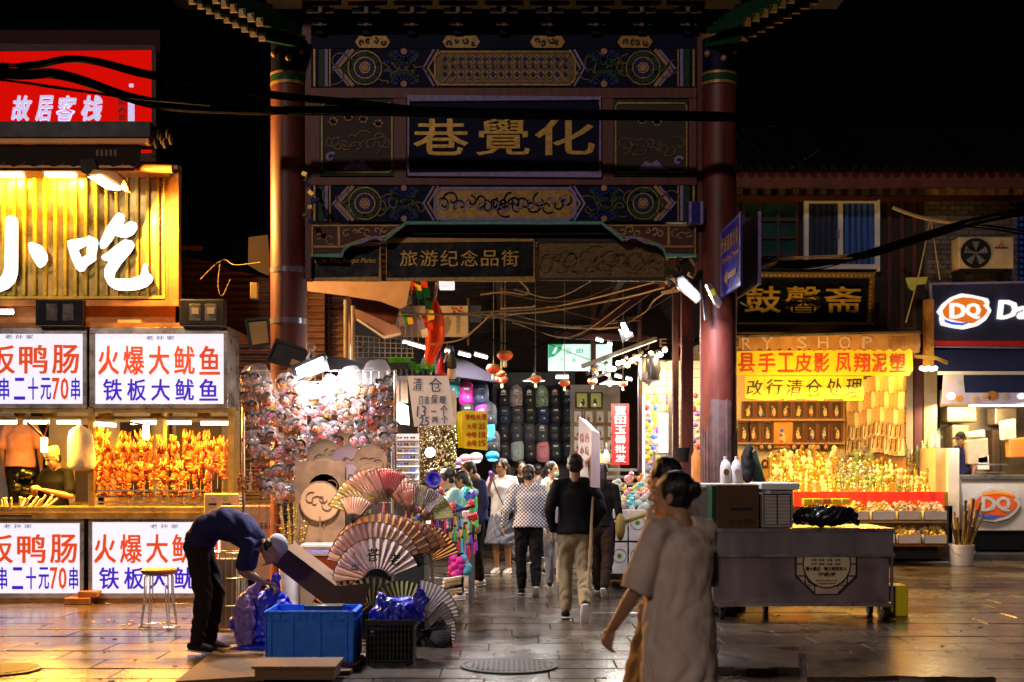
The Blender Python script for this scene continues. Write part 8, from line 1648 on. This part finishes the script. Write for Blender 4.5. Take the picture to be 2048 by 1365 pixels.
    if kind == 'trousers':
        q.loft([pel + V3(0, 0, .06), pel, D['hipL'].lerp(D['hipR'], .5) + V3(0, 0, -.07)], [(.135, .105), (.152, .12), (.13, .1)], n=20)
        for s in 'LR': hp, kn, an = D['hip' + s], D['kn' + s], D['an' + s]; q.loft([hp, hp.lerp(kn, .4), kn, kn.lerp(an, .5), an + (an - kn).normalized() * -.02], [.098, .090, .074, .066, .060], n=14)
        solid(q, 'trousers', bm, min(voxel + .001, .014), body, 3, .018, 8, (12, 12, 9))
    elif kind == 'skirt':
        lo = .42; q.loft([wa, pel, V3(pel.x, pel.y - .02, .65), V3(pel.x, pel.y - .03, lo)], [(.13, .1), (.165, .13), (.2, .17), (.25, .21)], n=24, round_ends=False); solid(q, 'skirt', bm, .012, body, 2, .03, 8, (16, 16, 1))
    elif kind == 'longskirt':
        q.loft([wa, pel, V3(pel.x, pel.y - .02, .6), V3(pel.x, pel.y - .06, .15)], [(.13, .1), (.16, .14), (.19, .2), (.23, .27)], n=24, round_ends=False); solid(q, 'skirt', bm, .012, body, 2, .03, 8, (16, 16, 1))
    if foots:
        for s in 'LR':
            an, ft = D['an' + s], D['ft' + s].normalized(); q = MB(); up = V3(0, 0, 1); dn = (up - ft * up.dot(ft)).normalized() * -1
            q.loft([an + dn * .035 - ft * .045, an + dn * .035 + ft * .02, an + dn * .042 + ft * .11, an + dn * .048 + ft * .165], [(.034, .036), (.04, .044), (.046, .032), (.036, .02)], side=V3(1, 0, 0), n=14); sh_ = q.build('shoe', shoes, body, smooth='all')
            q = MB(); q.loft([an + dn * .072 - ft * .06, an + dn * .072 + ft * .06, an + dn * .070 + ft * .19], [(.034, .009), (.046, .009), (.036, .008)], side=V3(1, 0, 0), n=14); q.build('sole', 'sole_white', sh_, smooth='all')
    body.location = base; body.rotation_euler = (0, 0, math.radians(face)); body.scale = (k, k, k); tag(body, label, 'person'); body.name = 'person'
    return body, D, k
def extra(body, q, name, m, smooth='all', amp=0): return q.build(name, m, None, smooth=smooth) if body is None else _ex(body, q, name, m, smooth)
def _ex(body, q, name, m, smooth):
    off = body.location.copy(); body.location = (0, 0, 0); o = q.build(name, m, body, smooth=smooth); body.location = off; return o
WALK = dict(knL=(.09, -.13, .50), anL=(.09, -.20, .12), ftL=(0, -1, .1), knR=(-.09, .06, .48), anR=(-.09, .28, .14), ftR=(0, -.75, -.7))
# --- foreground women
person('woman nearest the camera with dark bun in a loose taupe tee walking left', (X(1356, 6.0), 6.0, 0), -142, 1.60,
       dict(WALK, head=(0, -.05, 1.485), elL=(.235, -.04, 1.05), wrL=(.23, -.22, .84), hdL=(0, -.5, -1), elR=(-.19, -.02, 1.06), wrR=(-.14, -.17, .90)), top=('cloth_tee', 'elbow', 0), hem=.42, bulk=.04, bottom=('trousers', 'cloth_skirt_brown'), hair='bun', voxel=.008, pitch=-8, yaw=32, wide=1.15, top_amp=.016, curl=.75)
person('second woman half hidden behind the nearest one, dark hair and peach top', (X(1340, 6.9), 6.9, 0), -125, 1.655,
       dict(WALK, head=(0, -.04, 1.50), elL=(.19, .0, 1.06), wrL=(.15, -.06, .86)), top=('cloth_peach', 'elbow', 0), bulk=.02, hem=.7, bottom=('longskirt', 'cloth_skirt_brown'), hair='short', voxel=.009, yaw=-15, pitch=-6)
# --- bent man
Yp = 10.75
bt = [(V3(0, .075, .90), .15, .11), (V3(0, .0, 1.045), .145, .115), (V3(0, -.13, 1.09), .15, .125), (V3(0, -.27, 1.045), .16, .125), (V3(0, -.36, .97), .15, .10), (V3(0, -.43, .915), .075, .07)]
p, D, k = person('man in navy tee and white cap bending down to tie the blue bag', (X(415, Yp), Yp, .0), 90, 1.65,
       dict(pel=(0, .085, .90), waist=(0, .0, 1.02), chest=(0, -.25, 1.03), nb=(0, -.43, .93), nt=(0, -.47, .90), head=(0, -.555, .865), shL=(.165, -.37, .93), shR=(-.165, -.37, .93), elL=(.2, -.29, .66), elR=(-.2, -.33, .70), wrL=(.10, -.47, .565), wrR=(-.10, -.50, .60), hdL=(-.35, -1, -.25), hdR=(.35, -1, -.25), pnL=(0, -.2, -1), pnR=(0, -.2, -1),
            hipL=(.085, .07, .87), hipR=(-.085, .07, .87), knL=(.09, -.06, .49), knR=(-.09, .01, .49), anL=(.09, .0, .10), anR=(-.09, .07, .10)), torso=bt, top=('cloth_navy', 'short', 0), bottom=('trousers', 'cloth_darkbrown'), hair='cap', skin='skin_dark', cap=('cap_grey', 'skull'), pitch=62, voxel=.009, curl=.9, shoes='cloth_darkbrown', top_amp=.014)
# --- cook
for base, lab in (((-200, 330, 15.9, 17.2, .5), 'raised floor inside the food stall'),):
    q = MB(); q.box(X(-200, 15.9), X(330, 15.9), 15.75, 17.3, 0, .66); q.build('stall_floor', 'dark_wood', st)
p, D, k = person('cook in round cream cap and black polo looking down at his hands', (X(112, 15.15), 15.15, .12), -22, 1.68,
       dict(head=(.0, -.06, 1.49), elL=(.27, -.06, 1.06), wrL=(.07, -.30, 1.14), elR=(-.24, -.08, 1.08), wrR=(-.07, -.30, 1.16), hdL=(-.8, -.5, .3), hdR=(.8, -.5, .2), pnL=(0, .3, -1), pnR=(0, .3, -1)), top=('cloth_black', 'short', 0), bottom=('trousers', 'cloth_black'), hair='cap', cap=('cap_cream', 'round'), pitch=22, yaw=-8, voxel=.009, curl=1.1, bulk=.01)
person('man in a pinkish polo with his back turned at the left of the stall', (X(42, 15.95), 15.95, .66), 175, 1.72, dict(elR=(-.25, .03, 1.06), wrR=(-.2, -.1, .85)), skin='skin_dark', top=('cloth_pinkpolo', 'short', 0), bottom=('trousers', 'cloth_black'), hair='crop', bulk=.03, voxel=.012)
# --- alley crowd
person('woman seen from behind in a black and white houndstooth jacket and black trousers', (X(1057, 15.4), 15.4, 0), 180, 1.60, dict(WALK, knL=(.09, -.05, .48), anL=(.085, -.06, .085), ftL=(0, -1, -.1), anR=(-.09, .2, .14), elR=(-.24, .05, 1.06), wrR=(-.25, -.02, .83), elL=(.27, .04, 1.07), wrL=(.31, -.03, .86)), top=('houndstooth', 'long', 0), bulk=.035, wide=1.1, bottom=('trousers', 'cloth_black'), hair='lowbun', voxel=.012)
YmN = 13.0
p, D, k = person('man in black shirt and khaki trousers walking away with a sign box', (X(1150, YmN), YmN, 0), 178, 1.72, dict(WALK, knL=(.09, -.10, .50), anL=(.09, -.08, .085), ftL=(0, -1, -.1), knR=(-.09, .0, .47), anR=(-.09, .26, .17), ftR=(0, -.5, -.9), head=(0, -.03, 1.50), elR=(-.25, .05, 1.08), wrR=(-.2, -.14, .92), elL=(.25, .10, 1.08), wrL=(.22, .04, .88), hdR=(-.3, -1, .2)), skin='skin_dark', top=('cloth_black', 'long', 0), bulk=.03, bottom=('trousers', 'cloth_khaki'), hair='crop', voxel=.012, curl=1.0)
t = thing('carried_sign', 'white box sign with faded red writing on a pole carried by the man in black', 'sign', (X(1178, 12.9), 12.9, .3))
a, b_, c_ = V3(X(1157, 13.4), 13.4, 0), V3(X(1183, 12.85), 12.85, 0), V3(X(1200, 12.95), 12.95, 0); d_ = a + (c_ - b_)
vs = [V3(a.x, a.y, 1.44), V3(b_.x, b_.y, 1.35), V3(c_.x, c_.y, 1.34), V3(d_.x, d_.y, 1.43)]; tp_ = [V3(a.x, a.y, 2.08), V3(b_.x, b_.y, 1.93), V3(c_.x, c_.y, 1.89), V3(d_.x, d_.y, 2.04)]
q = MB(); q.add(vs + tp_, [(0, 3, 2, 1), (4, 5, 6, 7), (0, 1, 5, 4), (1, 2, 6, 5), (2, 3, 7, 6), (3, 0, 4, 7)]); q.build('sign_box', mat('sign_box_white', (.62, .46, .44), .5, var=.1), t)
u2 = (b_ - a).normalized(); n2 = V3(u2.y, -u2.x, 0); Mx = Matrix(((u2.x, -n2.x, 0, a.x), (u2.y, -n2.y, 0, a.y), (0, 0, 1, 0), (0, 0, 0, 1)))
q = MB(); [q.text(c, .08 + .22 * (k % 2), .24 + .22 * (k % 2), 1.80 - .13 * (k // 2), 1.90 - .13 * (k // 2), -.006, .005, M=Mx) for k, c in enumerate('特色小吃烤肉')]; q.build('lettering', 'red_ink', t)
q = MB(); q.cyl((X(1176, 12.75), 12.75, .35), (X(1188, 12.95), 12.95, 1.42), .015, n=8); q.build('pole', 'rope', t)
p, D, k = person('woman in white shirt and grey skirt with cross body bag eating ice cream', (X(1004, 18.4), 18.4, 0), -18, 1.68, dict(elR=(-.24, -.02, 1.1), wrR=(-.10, -.20, 1.30), hdR=(.3, -.2, 1), pnR=(.5, -1, 0), head=(0, -.03, 1.50)), top=('cloth_white', 'short', 0), bulk=.02, hem=.8, bottom=('skirt', 'cloth_grey'), hair='pony', shoes='sole_white', voxel=.012, yaw=-25, pitch=8)
q = MB(); q.ell((.13, -.14, .86), (.10, .045, .10), 14, 9); c0 = _ex(p, q, 'crossbody_bag', 'black_plastic', 'all'); q = MB(); q.tube(crom([(-.10, -.12, 1.33), (.0, -.16, 1.12), (.10, -.15, .92)], 5), .008, 6); q.tube(crom([(-.10, -.12, 1.33), (-.14, .03, 1.38), (-.05, .12, 1.2), (.14, .10, .95)], 5), .008, 6); _ex(p, q, 'bag_strap', 'black_plastic', 'all')
q = MB(); q.ell((-.085, -.25, 1.42), (.028, .028, .035), 10, 7); q.loft([(-.085, -.25, 1.40), (-.09, -.235, 1.31)], [.022, .008], n=10); _ex(p, q, 'ice_cream', 'toy_purple', 'all')
person('dark haired woman in a pale teal shirt bending over the goods table', (X(915, 14.9), 14.9, 0), -85, 1.60, dict(head=(0, -.14, 1.44), nt=(0, -.08, 1.37), nb=(0, -.05, 1.31), chest=(0, -.01, 1.19), shL=(.165, -.04, 1.29), shR=(-.165, -.04, 1.29), elL=(.2, -.2, 1.07), wrL=(.12, -.42, 1.08), elR=(-.2, -.2, 1.07), wrR=(-.12, -.42, 1.08), hdL=(0, -1, -.2), hdR=(0, -1, -.2)), top=('cloth_teal', 'short', 0), bulk=.03, bottom=('trousers', 'cloth_black'), hair='bun', shoes='sole_white', voxel=.012, pitch=20)
person('woman with long dark hair in a bright green shirt beside the teal shirted one', (X(934, 15.7), 15.7, 0), -100, 1.56, dict(head=(0, -.08, 1.46)), top=('cloth_green', 'short', 0), bulk=.02, bottom=('trousers', 'cloth_white'), hair='long', shoes='sole_white', voxel=.013, pitch=15)
person('man in a navy jacket and black trousers looking down at the goods', (X(952, 16.6), 16.6, 0), -70, 1.66, dict(head=(0, -.10, 1.48)), top=('cloth_jnavy', 'long', 0), bulk=.03, bottom=('trousers', 'cloth_black'), hair='short', shoes='sole_white', voxel=.013, pitch=22)
p, D, k = person('woman in a white top and pale blue face mask looking right in the alley', (X(1103, 18.3), 18.3, 0), 62, 1.64, None, top=('cloth_white', 'short', 0), bottom=('trousers', 'cloth_lgrey'), hair='pony', voxel=.013)
q = MB(); q.ell((0, -.075, 1.447), (.052, .038, .045), 12, 8); _ex(p, q, 'face_mask', mat('mask_blue', (.45, .70, .75), .7, var=.05), 'all')
person('child sized figure in pale grey sports trousers and dark sneakers between the two walkers', (X(1110, 15.9), 15.9, 0), 175, 1.38, dict(WALK), top=('cloth_lgrey', 'long', 0), bottom=('trousers', 'cloth_lgrey'), hair='short', shoes='cloth_jnavy', voxel=.012)
p, D, k = person('person in a dark top with an olive bag just right of the man in black', (X(1203, 15.3), 15.3, 0), 165, 1.62, dict(WALK), top=('cloth_black', 'long', 0), bottom=('trousers', 'cloth_darkbrown'), hair='long', shoes='cloth_black', voxel=.013)
q = MB(); q.ell((-.24, .05, .85), (.06, .13, .17), 12, 8); _ex(p, q, 'shoulder_bag', 'cloth_olive', 'all')
person('dark haired visitor at the back of the alley between the white shirt and the jacket', (X(1042, 20.5), 20.5, 0), 20, 1.66, dict(elL=(.24, -.06, 1.12), wrL=(.12, -.2, 1.36), hdL=(0, 0, 1)), top=('cloth_black', 'short', 0), bottom=('trousers', 'cloth_grey'), hair='long', voxel=.014)
person('visitor in a mauve top deep in the alley left of the yellow price cards', (X(1075, 21.3), 21.3, 0), 170, 1.6, None, top=('cloth_grey', 'short', 0), bottom=('trousers', 'cloth_black'), hair='short', voxel=.014)
bpy.data.objects[-1 if 0 else [o.name for o in bpy.data.objects if o.get('label', '').startswith('visitor in a mauve')][0]]['label'] = 'visitor in a grey top seen from behind deep in the alley'
# --- shopkeepers (stand on a raised inner floor)
q = MB(); q.box(X(1560, 22.4), X(1830, 22.4), 22.45, 23.1, 0, .55); q.build('inner_floor', 'dark_wood', [o for o in bpy.data.objects if o.name == 'shop_interior'][0])
person('dark haired shopkeeper looking down behind the gold figurines', (X(1756, 22.7), 22.7, .55), -30, 1.60, dict(head=(0, -.07, 1.49)), top=('cloth_navy', 'short', 0), bottom=('trousers', 'cloth_black'), hair='short', pitch=28, voxel=.013)
q = MB(); q.box(X(1880, 22.0), X(2100, 22.0), 22.0, 22.6, 0, .5); q.build('kitchen_floor', 'dark_wood', [o for o in bpy.data.objects if o.name == 'kitchen'][0])
person('worker in a black cap and navy shirt at the ice cream counter', (X(1926, 22.15), 22.15, .50), -60, 1.66, dict(head=(0, -.06, 1.49), elR=(-.22, -.1, 1.1), wrR=(-.1, -.3, 1.1)), skin='skin_dark', top=('cloth_navy', 'short', 0), bottom=('trousers', 'cloth_black'), hair='short', cap=('cloth_black', 'peak'), pitch=15, voxel=.013)

for o in bpy.data.objects:
    if o.parent and o.name.split('.')[0] in ('gold_ring', 'ink_painting', 'small_leaf', 'lavender_line', 'green_line', 'gold_line', 'chevron', 'half_flower', 'scroll_relief', 'scrollwork', 'vine_painting', 'vine_highlight', 'lattice', 'flower_painting', 'bracket_edge', 'blue_petal_ring', 'green_petal_ring', 'border_pattern', 'beam_end_stripe', 'lens_pair', 'blossom', 'trim', 'wire_stand', 'return_edge', 'calligraphy', 'handwriting', 'blue_lettering', 'fan_opening_ring'): o['kind'] = 'stuff'
